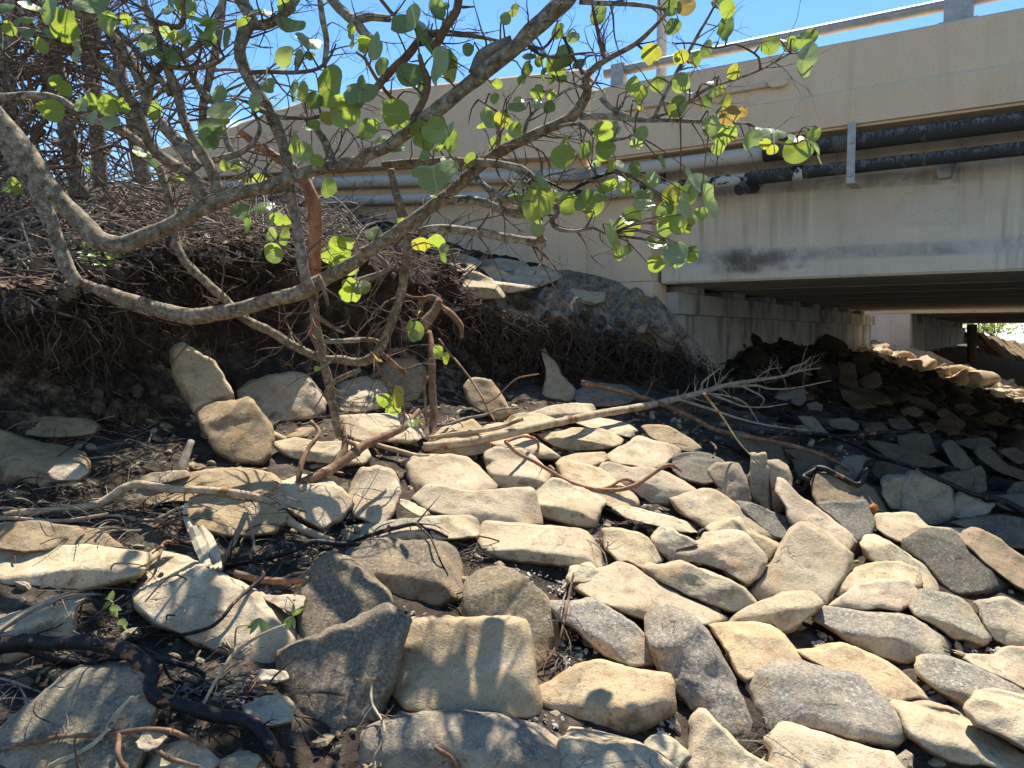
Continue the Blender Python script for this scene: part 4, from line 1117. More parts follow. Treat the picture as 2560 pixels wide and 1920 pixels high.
rock('D', [(-40,1120),(100,1158),(250,1198),(400,1228),(500,1258),(525,1320),(490,1420),(300,1450),(100,1450),(-40,1440)], 'big dark brown rock at the left edge below the bank', 30, 8, [(-30,1340,520,1330,40)], 'brown', grey=0.1, dirt=0.15)
rock('D', [(285,1380),(330,1330),(420,1310),(500,1330),(520,1375),(460,1420),(340,1430)], 'small sunlit lump on the big dark brown rock', 34, 0, tint='tan', lift=0.25)
rock('Z', [(595,955),(640,946),(700,956),(760,953),(790,963),(798,985),(780,1002),(720,1006),(660,998),(610,980)], 'long creased tan rock behind the driftwood sticks', 22, 0, [(600,968,798,985,50)], 'tan', dirt=0.03)
rock('D', [(1600,1560),(1625,1480),(1680,1428),(1780,1398),(1870,1383),(1930,1408),(2000,1468),(2080,1518),(2103,1560),(2050,1620),(1985,1670),(1920,1712),(1870,1700),(1800,1665),(1700,1610)], 'rounded tan boulder with branch shadows in the left middle', 30, 6, [(1660,1560,1960,1690,44)], 'tan', dirt=0.0)
rock('E', [(55,1430),(130,1358),(220,1352),(300,1368),(352,1430),(362,1500),(332,1570),(290,1650),(240,1695),(160,1665),(85,1630),(58,1530)], 'pale flat rock dappled with twig shadows right of the boulder', 34, 0, tint='cream', grey=0.0)
rock('Z', [(730,1152),(770,1133),(850,1123),(950,1116),(1022,1113),(1048,1130),(1043,1152),(1000,1164),(900,1172),(800,1176),(750,1170)], 'long flat mottled slab with a black twig lying on it', 20, 0, [(740,1152,1045,1143,60)], 'tan', grey=0.26)
rock('D', [(810,1510),(870,1408),(950,1395),(1100,1385),(1300,1355),(1450,1348),(1600,1380),(1655,1440),(1580,1510),(1400,1550),(1200,1560),(1000,1550),(880,1580)], 'brown dappled slab under the long curved stick', 28, 0, tint='brown', grey=0.05, dirt=0.08)
rock('G', [(1100,180),(1130,60),(1250,25),(1400,55),(1560,88),(1685,140),(1697,210),(1610,270),(1450,290),(1300,275),(1180,240)], 'dappled brown rock behind the dried palm strip', 34, 0, tint='brown', grey=0.08, dirt=0.04)
rock('H', [(328,75),(380,68),(450,95),(532,150),(480,170),(400,130)], 'thin pale flake of rock beside the wavy tan slab', 24, 0, tint='white', thick=0.4)
rock('G', [(1540,640),(1650,635),(1790,640),(1800,700),(1740,740),(1640,700)], 'pale rock wedged between the long cream rock and a dark one', 26, 0, tint='cream')
rock('G', [(1530,1100),(1545,1072),(1680,1085),(1700,1130),(1640,1150),(1540,1140)], 'small cream chip below the end of the long cream rock', 28, 0, tint='white')
rock('G', [(1440,1290),(1560,1240),(1700,1230),(1740,1300),(1720,1390),(1600,1410),(1480,1380)], 'low pale brown rock left of the big dark upright rock', 26, 0, tint='tan', grey=0.1)
rock('G', [(780,1640),(860,1560),(1000,1520),(1130,1500),(1230,1560),(1290,1620),(1200,1720),(900,1760)], 'broken pale rock at the bottom edge near the black branch', 32, 0, tint='cream', rough=1.8, grey=0.1)
rock('G', [(1280,1620),(1400,1560),(1480,1560),(1530,1620),(1480,1720),(1350,1740)], 'grey pale rubble stone at the bottom edge right of the broken pale rock', 32, 0, tint='grey', rough=1.8)
rock('G', [(800,1510),(860,1440),(960,1430),(990,1480),(940,1540),(860,1560)], 'small pale broken stone lying on the bottom left slab', 34, 0, tint='cream', rough=1.6, lift=0.2)
rock('D', [(830,1420),(900,1380),(1000,1370),(1100,1365),(1120,1400),(1000,1440),(900,1450)], 'grey dusty rock behind the driftwood stub', 34, 0, tint='grey', grey=0.1, dirt=0.05)
rock('H', [(0,620),(60,560),(160,640),(200,720),(120,760),(0,740)], 'dark grey rubble behind the lichen spotted rock', 30, 0, tint='brown', grey=0.3)
# --- at the shadow line and in the shade of the bridge
SH = 'rocks in the shade of the bridge'
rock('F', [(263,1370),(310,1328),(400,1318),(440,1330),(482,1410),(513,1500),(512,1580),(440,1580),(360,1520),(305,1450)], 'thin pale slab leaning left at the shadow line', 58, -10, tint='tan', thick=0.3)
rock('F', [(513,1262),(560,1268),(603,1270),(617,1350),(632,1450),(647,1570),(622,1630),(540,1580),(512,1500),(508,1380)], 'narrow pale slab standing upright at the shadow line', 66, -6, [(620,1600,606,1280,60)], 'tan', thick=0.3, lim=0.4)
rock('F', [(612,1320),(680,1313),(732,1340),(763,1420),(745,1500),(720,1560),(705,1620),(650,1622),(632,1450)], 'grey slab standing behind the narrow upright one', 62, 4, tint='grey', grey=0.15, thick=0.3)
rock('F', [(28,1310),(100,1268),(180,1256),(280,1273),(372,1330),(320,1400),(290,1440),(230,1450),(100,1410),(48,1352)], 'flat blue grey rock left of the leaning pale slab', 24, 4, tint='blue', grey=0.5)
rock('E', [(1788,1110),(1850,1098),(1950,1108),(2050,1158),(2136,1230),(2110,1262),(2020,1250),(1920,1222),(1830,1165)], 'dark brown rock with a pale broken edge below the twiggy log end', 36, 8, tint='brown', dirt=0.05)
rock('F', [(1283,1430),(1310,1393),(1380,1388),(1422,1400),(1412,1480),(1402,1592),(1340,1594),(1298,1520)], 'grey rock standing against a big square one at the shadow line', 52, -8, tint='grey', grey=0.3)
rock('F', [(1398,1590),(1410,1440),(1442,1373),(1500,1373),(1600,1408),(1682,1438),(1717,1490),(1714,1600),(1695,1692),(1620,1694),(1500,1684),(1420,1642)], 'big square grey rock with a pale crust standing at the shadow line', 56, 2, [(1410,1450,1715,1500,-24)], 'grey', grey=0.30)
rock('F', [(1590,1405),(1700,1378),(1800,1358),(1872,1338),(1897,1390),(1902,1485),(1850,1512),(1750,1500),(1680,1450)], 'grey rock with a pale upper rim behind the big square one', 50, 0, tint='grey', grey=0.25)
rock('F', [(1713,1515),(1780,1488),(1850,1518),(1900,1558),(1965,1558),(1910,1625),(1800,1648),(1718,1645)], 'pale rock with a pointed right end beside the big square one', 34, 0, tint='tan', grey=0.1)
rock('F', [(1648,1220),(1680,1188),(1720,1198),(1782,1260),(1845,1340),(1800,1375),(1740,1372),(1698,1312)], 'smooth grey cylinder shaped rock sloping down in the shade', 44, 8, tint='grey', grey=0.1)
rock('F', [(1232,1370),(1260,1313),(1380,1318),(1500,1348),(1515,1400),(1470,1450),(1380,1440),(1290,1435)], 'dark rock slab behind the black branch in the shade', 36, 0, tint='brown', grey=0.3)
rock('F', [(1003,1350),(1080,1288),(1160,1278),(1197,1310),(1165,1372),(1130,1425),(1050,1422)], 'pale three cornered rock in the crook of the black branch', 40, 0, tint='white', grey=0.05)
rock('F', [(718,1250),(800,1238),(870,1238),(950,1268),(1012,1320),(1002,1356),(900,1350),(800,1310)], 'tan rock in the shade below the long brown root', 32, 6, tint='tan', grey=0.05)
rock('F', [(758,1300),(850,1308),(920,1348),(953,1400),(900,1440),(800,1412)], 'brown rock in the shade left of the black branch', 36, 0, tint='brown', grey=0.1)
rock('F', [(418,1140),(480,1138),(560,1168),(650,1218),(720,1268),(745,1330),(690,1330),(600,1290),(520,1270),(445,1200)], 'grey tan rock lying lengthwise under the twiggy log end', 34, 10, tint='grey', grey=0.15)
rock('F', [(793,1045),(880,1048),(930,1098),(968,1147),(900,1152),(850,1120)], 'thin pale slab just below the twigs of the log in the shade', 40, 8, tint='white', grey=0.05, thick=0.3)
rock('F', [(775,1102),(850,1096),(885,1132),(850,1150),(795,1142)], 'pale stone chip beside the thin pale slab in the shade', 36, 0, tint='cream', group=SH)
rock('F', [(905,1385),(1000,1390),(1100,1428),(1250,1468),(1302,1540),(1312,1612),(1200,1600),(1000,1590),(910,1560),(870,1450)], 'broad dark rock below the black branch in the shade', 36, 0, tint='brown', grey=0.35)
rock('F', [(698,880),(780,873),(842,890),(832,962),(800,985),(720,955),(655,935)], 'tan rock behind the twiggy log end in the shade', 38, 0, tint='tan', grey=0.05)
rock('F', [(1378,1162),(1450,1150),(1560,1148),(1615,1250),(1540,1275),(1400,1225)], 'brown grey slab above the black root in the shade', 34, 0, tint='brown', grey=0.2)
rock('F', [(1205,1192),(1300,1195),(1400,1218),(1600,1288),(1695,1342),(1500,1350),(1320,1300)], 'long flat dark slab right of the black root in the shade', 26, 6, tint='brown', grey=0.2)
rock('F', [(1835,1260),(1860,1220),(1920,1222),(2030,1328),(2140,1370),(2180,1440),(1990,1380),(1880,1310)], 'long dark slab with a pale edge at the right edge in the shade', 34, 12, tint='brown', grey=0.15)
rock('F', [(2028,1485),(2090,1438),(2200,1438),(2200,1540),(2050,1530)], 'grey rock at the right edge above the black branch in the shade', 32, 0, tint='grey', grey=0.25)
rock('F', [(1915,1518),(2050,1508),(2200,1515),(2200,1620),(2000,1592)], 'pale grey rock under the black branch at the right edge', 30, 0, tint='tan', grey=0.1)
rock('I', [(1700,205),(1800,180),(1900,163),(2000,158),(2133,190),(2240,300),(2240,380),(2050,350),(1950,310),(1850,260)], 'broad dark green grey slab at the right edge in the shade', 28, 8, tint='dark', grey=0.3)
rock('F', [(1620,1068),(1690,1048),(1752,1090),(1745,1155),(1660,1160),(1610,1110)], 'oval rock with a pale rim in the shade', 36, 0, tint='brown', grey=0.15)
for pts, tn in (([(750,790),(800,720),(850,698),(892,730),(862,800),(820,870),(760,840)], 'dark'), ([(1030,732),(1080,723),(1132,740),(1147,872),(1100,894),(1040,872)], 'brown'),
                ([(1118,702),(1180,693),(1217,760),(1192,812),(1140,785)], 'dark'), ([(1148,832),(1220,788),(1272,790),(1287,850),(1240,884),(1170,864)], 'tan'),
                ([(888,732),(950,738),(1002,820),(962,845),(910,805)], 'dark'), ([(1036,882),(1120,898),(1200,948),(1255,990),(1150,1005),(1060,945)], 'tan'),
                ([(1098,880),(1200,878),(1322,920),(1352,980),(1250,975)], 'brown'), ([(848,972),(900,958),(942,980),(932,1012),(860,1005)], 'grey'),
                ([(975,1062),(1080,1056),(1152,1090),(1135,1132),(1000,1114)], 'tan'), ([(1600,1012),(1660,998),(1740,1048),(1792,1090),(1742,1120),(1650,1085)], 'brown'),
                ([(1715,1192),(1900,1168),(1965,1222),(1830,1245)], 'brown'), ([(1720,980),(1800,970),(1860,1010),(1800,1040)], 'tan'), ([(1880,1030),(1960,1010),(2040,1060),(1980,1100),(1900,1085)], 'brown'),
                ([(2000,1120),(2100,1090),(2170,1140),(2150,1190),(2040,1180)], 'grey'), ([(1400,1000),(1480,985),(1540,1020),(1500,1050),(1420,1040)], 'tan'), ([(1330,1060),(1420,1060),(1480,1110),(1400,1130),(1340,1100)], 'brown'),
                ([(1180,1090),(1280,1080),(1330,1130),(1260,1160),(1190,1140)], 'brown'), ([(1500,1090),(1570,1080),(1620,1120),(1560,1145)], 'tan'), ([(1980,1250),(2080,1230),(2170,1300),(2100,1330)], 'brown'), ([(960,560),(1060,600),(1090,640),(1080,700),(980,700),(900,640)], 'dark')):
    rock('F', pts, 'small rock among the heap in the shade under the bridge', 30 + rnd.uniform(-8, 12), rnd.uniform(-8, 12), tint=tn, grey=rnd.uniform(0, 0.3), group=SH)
# --- stones capping the sandy lip of the bank below the wall
rock('E', [(713,230),(770,188),(830,193),(900,238),(960,298),(968,342),(900,354),(760,344),(733,285)], 'sunlit stone at the left end of the row capping the bank', 22, 4, [(720,250,965,300,58)], 'tan', Y=7.7, grey=0.02)
rock('E', [(828,165),(920,163),(1000,198),(1080,218),(1150,258),(1164,280),(1080,304),(980,320),(940,280),(900,232)], 'flat stone in the middle of the row capping the bank', 24, 6, [(940,262,1160,278,58)], 'tan', Y=8.1, grey=0.04)
rock('E', [(1008,187),(1100,163),(1200,158),(1290,188),(1313,215),(1260,250),(1190,285),(1130,245)], 'flat stone nearest the wall in the row capping the bank', 22, 4, [(1120,235,1310,222,58)], 'tan', Y=8.5, grey=0.1)
rock('E', [(538,72),(680,68),(800,108),(835,130),(780,195),(700,185),(600,115)], 'grey flat stone below the wall behind the capping row', 22, 4, tint='grey', Y=8.4, grey=0.1)
rock('E', [(828,128),(950,108),(1080,128),(1113,160),(1000,185),(900,168)], 'thin grey stone tucked against the wall behind the capping row', 20, 4, tint='grey', Y=8.9, grey=0.1)
rock('E', [(1335,335),(1380,288),(1500,308),(1572,310),(1562,362),(1480,390),(1400,365)], 'grey stone half sunk in the sandy slope near the wall corner', 26, 6, [(1340,340,1560,362,55)], 'grey', Y=8.55, grey=0.15)
rock('E', [(598,372),(680,348),(742,360),(732,412),(650,424)], 'small dusty stone under the left end of the capping row', 32, 0, tint='tan', Y=7.6, dirt=0.03)

# heap under the bridge and the strip of rocks lit through the gap: a few moulds, many stones
def mould(seed):
    rr = random.Random(seed)
    V, F = [], []
    n, m = 20, 12
    ex = (1.0, rr.uniform(0.55, 0.8), rr.uniform(0.28, 0.42))
    V.append((0, 0, ex[2]))
    for i in range(1, m):
        th = math.pi * i / m
        for j in range(n):
            ph = 2 * math.pi * j / n
            d = np.array((math.sin(th) * math.cos(ph), math.sin(th) * math.sin(ph), math.cos(th)))
            d = np.sign(d) * np.abs(d) ** 0.62
            p = d * np.array(ex)
            k = 1 + 0.22 * mnoise.fractal(Vector(p * 1.6) + Vector((seed * 7, 0, 0)), 1, 2, 3)
            V.append(tuple(p * k))
    V.append((0, 0, -ex[2]))
    for j in range(n):
        F.append((0, 1 + j, 1 + (j + 1) % n))
        F.append((len(V) - 1, 1 + (m - 2) * n + (j + 1) % n, 1 + (m - 2) * n + j))
    for i in range(m - 2):
        for j in range(n):
            a = 1 + i * n + j; b = 1 + i * n + (j + 1) % n
            F.append((a, a + n, b + n, b))
    return V, F
MOULDS = []
for s in range(7):
    v, f = mould(s + 1)
    me = bpy.data.meshes.new('rock')
    me.from_pydata(v, [], f)
    me.polygons.foreach_set('use_smooth', [True] * len(me.polygons))
    me.materials.append(M_ROCK)
    MOULDS.append(me)
def loose(x, y, size, label, group, tint='tan', grey=0.1, dz=0.0, rr=rnd, dirt=0.05):
    o = bpy.data.objects.new('rock', rr.choice(MOULDS))
    COL.objects.link(o)
    z = float(zg(np.array([x]), np.array([y]))[0])
    o.location = (x, y, z + dz + size * 0.18)
    o.scale = (size, size, size)
    o.rotation_euler = (rr.uniform(-0.5, 0.5) + 0.2, rr.uniform(-0.5, 0.5), rr.uniform(0, 6.28))
    c = TINT[tint]; k = rr.uniform(0.8, 1.1)
    o.color = (c[0] * k, c[1] * k, c[2] * k, 1)
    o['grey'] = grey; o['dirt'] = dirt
    return tag(o, label, 'rock', group)
rk = random.Random(11)
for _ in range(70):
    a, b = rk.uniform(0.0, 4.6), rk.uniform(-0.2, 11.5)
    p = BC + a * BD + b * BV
    loose(p[0], p[1], rk.uniform(0.20, 0.36), 'small rock among the heap in the shade under the bridge', SH, rk.choice(['wet_shade', 'wet_shade', 'wet_shade', 'dark']), rk.uniform(0.5, 0.9), -0.06, rr=rk, dirt=0.35)  # wet stones, with the bridge shade also put into their tint
for _ in range(46):
    a, b = rk.uniform(0.1, 5.6), rk.uniform(13.2, 17.2)
    p = BC + a * BD + b * BV
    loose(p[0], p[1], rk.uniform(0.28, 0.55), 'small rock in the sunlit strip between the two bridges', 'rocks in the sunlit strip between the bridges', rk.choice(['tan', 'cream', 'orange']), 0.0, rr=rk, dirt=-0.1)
for _ in range(26):
    x, y = rk.uniform(-2.6, 3.4), rk.uniform(2.9, 7.4)
    if y < 3.4 and abs(x) > 1.8: continue
    loose(x, y, rk.uniform(0.09, 0.14), 'head sized stone in a joint between the big rocks', 'small stones in the joints of the slope', rk.choice(['cream', 'tan', 'grey', 'brown', 'white']), rk.uniform(0, 0.25), -0.03, rr=rk)
def rubble(name, spots, mat, label, rr, kind='stuff'):
    """very many small broken stones as one heap"""
    m = MB()
    for (x, y, s, dz) in spots:
        z = float(zg(np.array([x]), np.array([y]))[0]) + dz
        n = 7
        from mathutils import Euler
        M = Euler((rr.uniform(-0.9, 0.9), rr.uniform(-0.9, 0.9), rr.uniform(0, 6.28))).to_matrix()
        sx, sy, sz = rr.uniform(0.9, 1.5), rr.uniform(0.7, 1.0), rr.uniform(0.45, 0.9)
        vs = []
        for i, (h, q) in enumerate(((-0.6, 0.5), (-0.2, 1.0), (0.25, 0.9), (0.6, 0.4))):
            for j in range(n):
                a = 2 * math.pi * j / n
                k = s * q * rr.uniform(0.75, 1.2)
                p = M @ Vector((math.cos(a) * k * sx, math.sin(a) * k * sy, h * s * sz * rr.uniform(0.8, 1.15)))
                vs.append((x + p.x, y + p.y, z + p.z))
        fs = [tuple(range(n))[::-1], tuple(range(3 * n, 4 * n))]
        for i in range(3):
            for j in range(n):
                a_, b_ = i * n + j, i * n + (j + 1) % n
                fs.append((a_, b_, b_ + n, a_ + n))
        m.add(vs, fs)
    o = m.build(name, mat, origin=(0, 0, 0))
    return tag(o, label, 'rubble', kind=kind)
sp = []
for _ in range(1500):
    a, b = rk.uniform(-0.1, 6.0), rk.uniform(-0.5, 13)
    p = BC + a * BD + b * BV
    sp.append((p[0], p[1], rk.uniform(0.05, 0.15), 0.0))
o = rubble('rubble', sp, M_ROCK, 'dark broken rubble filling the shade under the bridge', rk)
o.color = (0.085, 0.084, 0.086, 1); o['grey'] = 0.7; o['dirt'] = 0.1  # dark stones, the bridge shade deepened in their colour
sp = []
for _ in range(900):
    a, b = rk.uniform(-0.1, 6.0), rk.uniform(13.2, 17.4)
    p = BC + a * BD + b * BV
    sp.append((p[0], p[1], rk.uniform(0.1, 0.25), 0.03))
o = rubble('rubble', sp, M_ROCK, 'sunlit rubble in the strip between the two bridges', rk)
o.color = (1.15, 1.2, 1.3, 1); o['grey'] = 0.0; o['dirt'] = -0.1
sp = []
for _ in range(2600):
    x, y = rk.uniform(-3.2, 4.0), 2.3 + 5.4 * rk.random() ** 1.2
    sp.append((x, y, rk.choice([0.01, 0.015, 0.02, 0.03, 0.045]), 0.01))
o = rubble('rubble', sp, M_ROCK, 'broken stone chips in the joints of the slope', rk)
o.color = (0.75, 0.75, 0.74, 1); o['grey'] = 0.1; o['dirt'] = 0.1
# white shells and shell grit caught between the rocks
sp = []
for (t, x, y, w, h, n) in (('H', 1100, 520, 120, 40, 90), ('H', 1320, 590, 90, 60, 160), ('H', 1330, 960, 90, 120, 220), ('H', 1420, 980, 60, 60, 80), ('H', 420, 760, 60, 30, 40), ('G', 1650, 600, 160, 30, 120), ('G', 1400, 1230, 160, 60, 90),
                         ('G', 1250, 1480, 200, 60, 120), ('I', 940, 915, 50, 20, 40), ('I', 1560, 1190, 60, 60, 60), ('I', 1900, 960, 80, 20, 40), ('E', 60, 1600, 40, 60, 40), ('H', 1200, 1400, 120, 60, 80), ('H', 1500, 330, 60, 160, 120), ('H', 1950, 1400, 80, 60, 60), ('H', 2020, 100, 60, 40, 50), ('G', 2080, 140, 40, 50, 60), ('H', 60, 100, 50, 60, 50)):
    for _ in range(n // 3):
        q = px(t, x + rk.gauss(0, w * 0.6), y + rk.gauss(0, h * 0.6))
        r = ray(*q)
        Y = hit('O', *q, lift=0.03)
        sp.append((r[0] * Y, Y, rk.choice([0.004, 0.006, 0.008, 0.014]), 0.02))
tag(rubble('shell_grit', sp, M_SHELL, 'white shell grit caught between the rocks', rk), cat='shells')
# ------------------------------------------------------------------ driftwood, sticks and roots lying on the rocks
bpy.context.view_layer.update()
DG = bpy.context.evaluated_depsgraph_get()
def surf(X, Y, default=7.0):
    """distance (along Y) of the first surface seen at photograph pixel X, Y"""
    r = ray(X, Y)
    L = float(np.linalg.norm(r))
    ok, loc, *_ = SC.ray_cast(DG, Vector((0, 0, H)), Vector(r / L), distance=60)
    return loc.y if ok else default

def laid(t, pts, lift=1.0, k=3, dens=22):
    """a stick resting on whatever lies under it: [(x, y, r)] in survey units -> points, radii"""
    P = np.array([(*px(t, p[0], p[1]), p[2] * (2560 / 2212 if t == 'Z' else 1 / 2.37)) for p in pts], float)
    Q, _ = spline([(a, b, 0) for a, b, _ in P], 1.0, step=dens)
    d0 = np.concatenate([[0], np.cumsum(np.linalg.norm(np.diff(P[:, :2], axis=0), axis=1))])
    d1 = np.concatenate([[0], np.cumsum(np.linalg.norm(np.diff(Q[:, :2], axis=0), axis=1))])
    rp = np.interp(d1 / d1[-1] * d0[-1], d0, P[:, 2])
    D = np.array([surf(x, y) for x, y, _ in Q])
    n = len(D)
    E = np.array([min(D[max(0, i - k):i + k + 1]) for i in range(n)])
    for _ in range(3):
        E2 = E.copy()
        for i in range(n):
            E2[i] = E[max(0, i - k):i + k + 1].mean()
        E = E2
    E = np.minimum(E, D)
    out, rad = [], []
    for i in range(n):
        r = rp[i] / F_PX * E[i]
        y = E[i] - r * lift
        v = ray(Q[i][0], Q[i][1]) * y
        out.append((v[0], v[1], v[2] + H)); rad.append(r)
    return out, rad

def free(t, pts, y0, y1):
    n = len(pts)
    out, rad = [], []
    for i, p in enumerate(pts):
        Y = y0 + (y1 - y0) * i / max(1, n - 1)
        out.append(at(t, p[0], p[1], Y)); rad.append(px_size(t, p[2], Y))
    return out, rad

def side_twigs(m, P, Rr, n, rr, length=(0.1, 0.35), start=0.1, spread=1.0, depth=2, droop=0.0):
    P = [np.array(tuple(p)) for p in P]
    for _ in range(n):
        i = int((start + (1 - start) * rr.random()) * (len(P) - 1))
        i = min(i, len(P) - 2)
        base = P[i]
        d = P[i + 1] - P[i]; d /= np.linalg.norm(d) + 1e-6
        q = np.array((rr.gauss(0, 1), rr.gauss(0, 0.7), rr.gauss(0, 1))); q -= d * q.dot(d); q /= np.linalg.norm(q) + 1e-6
        g = d * rr.uniform(0.3, 1.0) + q * spread; g /= np.linalg.norm(g)
        L = rr.uniform(*length); r0 = min(Rr[i] * 0.5, 0.0035 + L * 0.009)
        grow_twig(m, base, g, L, r0, rr, depth, droop)

TIPS = []
def grow_twig(m, base, g, L, r0, rr, depth, droop=0.0):
    pts, rad = [base], [r0]
    p = base.copy(); n = 5
    for k in range(n):
        g = g + np.array((rr.gauss(0, 0.2), rr.gauss(0, 0.2), rr.gauss(0, 0.2) - droop)); g /= np.linalg.norm(g)
        p = p + g * L / n
        pts.append(p.copy()); rad.append(r0 * (1 - 0.75 * (k + 1) / n))
        if depth > 0 and k > 0 and rr.random() < 0.55:
            q = g + np.array((rr.gauss(0, 0.7), rr.gauss(0, 0.5), rr.gauss(0, 0.7))); q /= np.linalg.norm(q)
            grow_twig(m, p.copy(), q, L * rr.uniform(0.3, 0.6), rad[-1] * 0.8, rr, depth - 1, droop)
    TIPS.append((p.copy(), g.copy()))
    m.tube(pts, rad, 4 if r0 < 0.006 else 5, step=1.0, cap=False)

def stick(name, parts, mat, label, cat, wob=0.25, n=9, twigs=None, seed=1, mode='laid', **kw):
    m = MB()
    done = []
    for k, p in enumerate(parts):
        t, pts = p[0], p[1]
        if mode == 'laid':
            P, Rr = laid(t, pts, **kw)
        else:
            P, Rr = free(t, pts, *p[2])
        if done:      # a side shoot starts on the wood it grew from
            D0 = np.array(done)
            for end in (0, -1):
                q = np.array(tuple(P[end])); j = int(np.argmin(np.linalg.norm(D0 - q, axis=1)))
                if np.linalg.norm(D0[j] - q) < (1.0 if end == 0 else 0.05):
                    sh = D0[j] - q; mm_ = len(P)
                    for i in range(mm_):
                        w_ = max(0.0, 1 - (i if end == 0 else mm_ - 1 - i) / max(2, mm_ * 0.5))
                        P[i] = tuple(np.array(tuple(P[i])) + sh * w_)
        done += [tuple(x) for x in spline(P, Rr, 0.03)[0]]
        m.tube(P, Rr, n, wob=wob, seed=seed * 5 + k, step=0.03)
        if twigs and k in twigs:
            side_twigs(m, P, Rr, rr=random.Random(seed * 17 + k), **twigs[k])
    return tag(m.build(name, mat, smooth=True), label, cat)

stick('driftwood_log', [('Z', [(915,966,10),(1000,957,10),(1100,936,9.5),(1200,913,9),(1300,893,8.5),(1400,876,8),(1500,852,6.5),(1570,832,5),(1630,822,4),(1690,813,3),(1725,802,2.2),(1772,795,1.2)]),
     ('Z', [(1500,852,4),(1560,846,3),(1620,838,2.5),(1700,840,1.8),(1795,822,1)]), ('Z', [(1630,822,4),(1680,800,3),(1735,785,1.5),(1752,770,1)]), ('Z', [(1560,836,2.5),(1600,852,2),(1618,880,1.6),(1640,915,1)]),
     ('Z', [(1480,858,2.6),(1540,880,3),(1620,910,2.2),(1700,925,1.4),(1760,930,1)]), ('Z', [(1520,850,2.5),(1560,900,2),(1600,960,1.6),(1650,1010,1)]), ('Z', [(1440,868,2.4),(1500,840,3),(1530,815,2),(1555,795,1.2)]),
     ('Z', [(1690,813,2.5),(1725,830,1.8),(1745,850,1)]), ('Z', [(1640,822,2.5),(1655,855,1.8),(1640,880,1)]), ('Z', [(1470,860,3),(1560,872,2.5),(1640,880,1.6),(1700,872,1)])],
     M_DRIFT, 'long pale sawn log with a fan of bare twigs lying across the rocks', 'log', 0.12, 12, {0: dict(n=34, start=0.66, length=(0.1, 0.42), depth=2)}, 3, k=6)
stick('driftwood_stick', [('Z', [(925,945,4),(1000,935,5),(1070,925,5),(1130,905,4)])], M_DRIFT, 'thin pale stick lying along the top of the long sawn log', 'stick', 0.1, 8, None, 4, k=4)
stick('driftwood_root', [('E', [(1430,845,17),(1500,858,17),(1600,880,16),(1750,920,14),(1900,970,14),(2040,1030,13),(2133,1075,13),(2200,1115,13),(2330,1150,14),(2520,1185,14),(2680,1220,14),(2830,1265,13),(2930,1310,12),(3020,1365,8)])], M_BROWN, 'long reddish brown root crossing the rocks below the wall corner into the shade', 'root', 0.2, 10, {0: dict(n=14, start=0.2, length=(0.08, 0.3))}, 5, k=5)
stick('driftwood_root', [('E', [(980,1195,12),(1050,1262,11),(1150,1312,11),(1250,1372,11),(1380,1442,12),(1500,1476,13),(1640,1482,14),(1750,1452,13),(1830,1402,13),(1900,1352,13),(1960,1335,11),(2025,1372,8)]), ('E', [(1500,1330,8),(1600,1388,9),(1700,1418,10),(1770,1448,10)]), ('E', [(985,1195,10),(1080,1165,9),(1150,1180,9),(1175,1215,8),(1172,1250,6)])],
      M_RED, 'curved red root with a raised right end lying on the sunlit rocks', 'root', 0.2, 10, {0: dict(n=5, length=(0.05, 0.12), depth=0)}, 6, k=4)
stick('driftwood_branch', [('F', [(815,1500,14),(850,1450,16),(885,1370,18),(930,1352,18),(1000,1380,17),(1080,1422,18),(1140,1452,18),(1180,1425,15),(1205,1350,12)]), ('F', [(735,1392,12),(800,1402,13),(860,1420,14)])], M_BLACK, 'black crooked branch bent like a hook on the rocks in the shade', 'branch', 0.2, 9, None, 7, k=3)
stick('driftwood_branch', [('F', [(225,1110,9),(400,1125,10),(600,1140,12),(800,1150,13),(950,1155,14),(1100,1200,14),(1300,1290,14),(1450,1340,13),(1550,1382,14),(1700,1450,15),(1850,1512,16),(2000,1545,20),(2133,1612,22),(2250,1680,22)]), ('F', [(800,1150,8),(950,1158,11),(1100,1160,12),(1300,1142,12),(1420,1138,12),(1515,1140,10)])],
      M_BLACK, 'very long black branch running through the shade to the right edge', 'branch', 0.18, 9, {0: dict(n=8, length=(0.06, 0.2), depth=1)}, 8, k=4)
stick('driftwood_branch', [('F', [(230,1190,8),(330,1200,9),(420,1240,9),(500,1290,7)]), ('F', [(285,1120,10),(300,1180,12),(310,1250,10),(290,1290,6)])], M_BLACK, 'short black forked twig just below the long brown root', 'branch', 0.2, 8, None, 9)
stick('fallen_branch', [('G', [(-90,950,52),(0,932,52),(150,912,50),(300,925,45),(450,915,44),(600,930,44),(750,970,50),(850,1030,45),(905,1090,42),(888,1160,40),(905,1222,44),(1000,1272,44),(1150,1312,43),(1300,1352,43),(1430,1372,42),(1530,1422,42),(1590,1500,44),(1630,1580,46),(1720,1690,50),(1810,1780,52)]),
      ('G', [(-60,985,26),(60,975,27),(170,962,28),(270,1000,28),(400,1022,24),(540,1042,20),(600,1025,14),(655,1008,8)]), ('G', [(915,1042,20),(1000,1030,16),(1090,1040,15),(1160,1065,15),(1205,1105,14),(1190,1150,13),(1130,1192,12),(1060,1225,10)]), ('G', [(980,1070,10),(990,1110,10),(1030,1140,8),(1080,1150,6)])],
      M_BLACK, 'thick black branch with orange scars bending across the bottom left corner', 'branch', 0.22, 14, {0: dict(n=10, length=(0.05, 0.2), depth=1)}, 10, k=4)
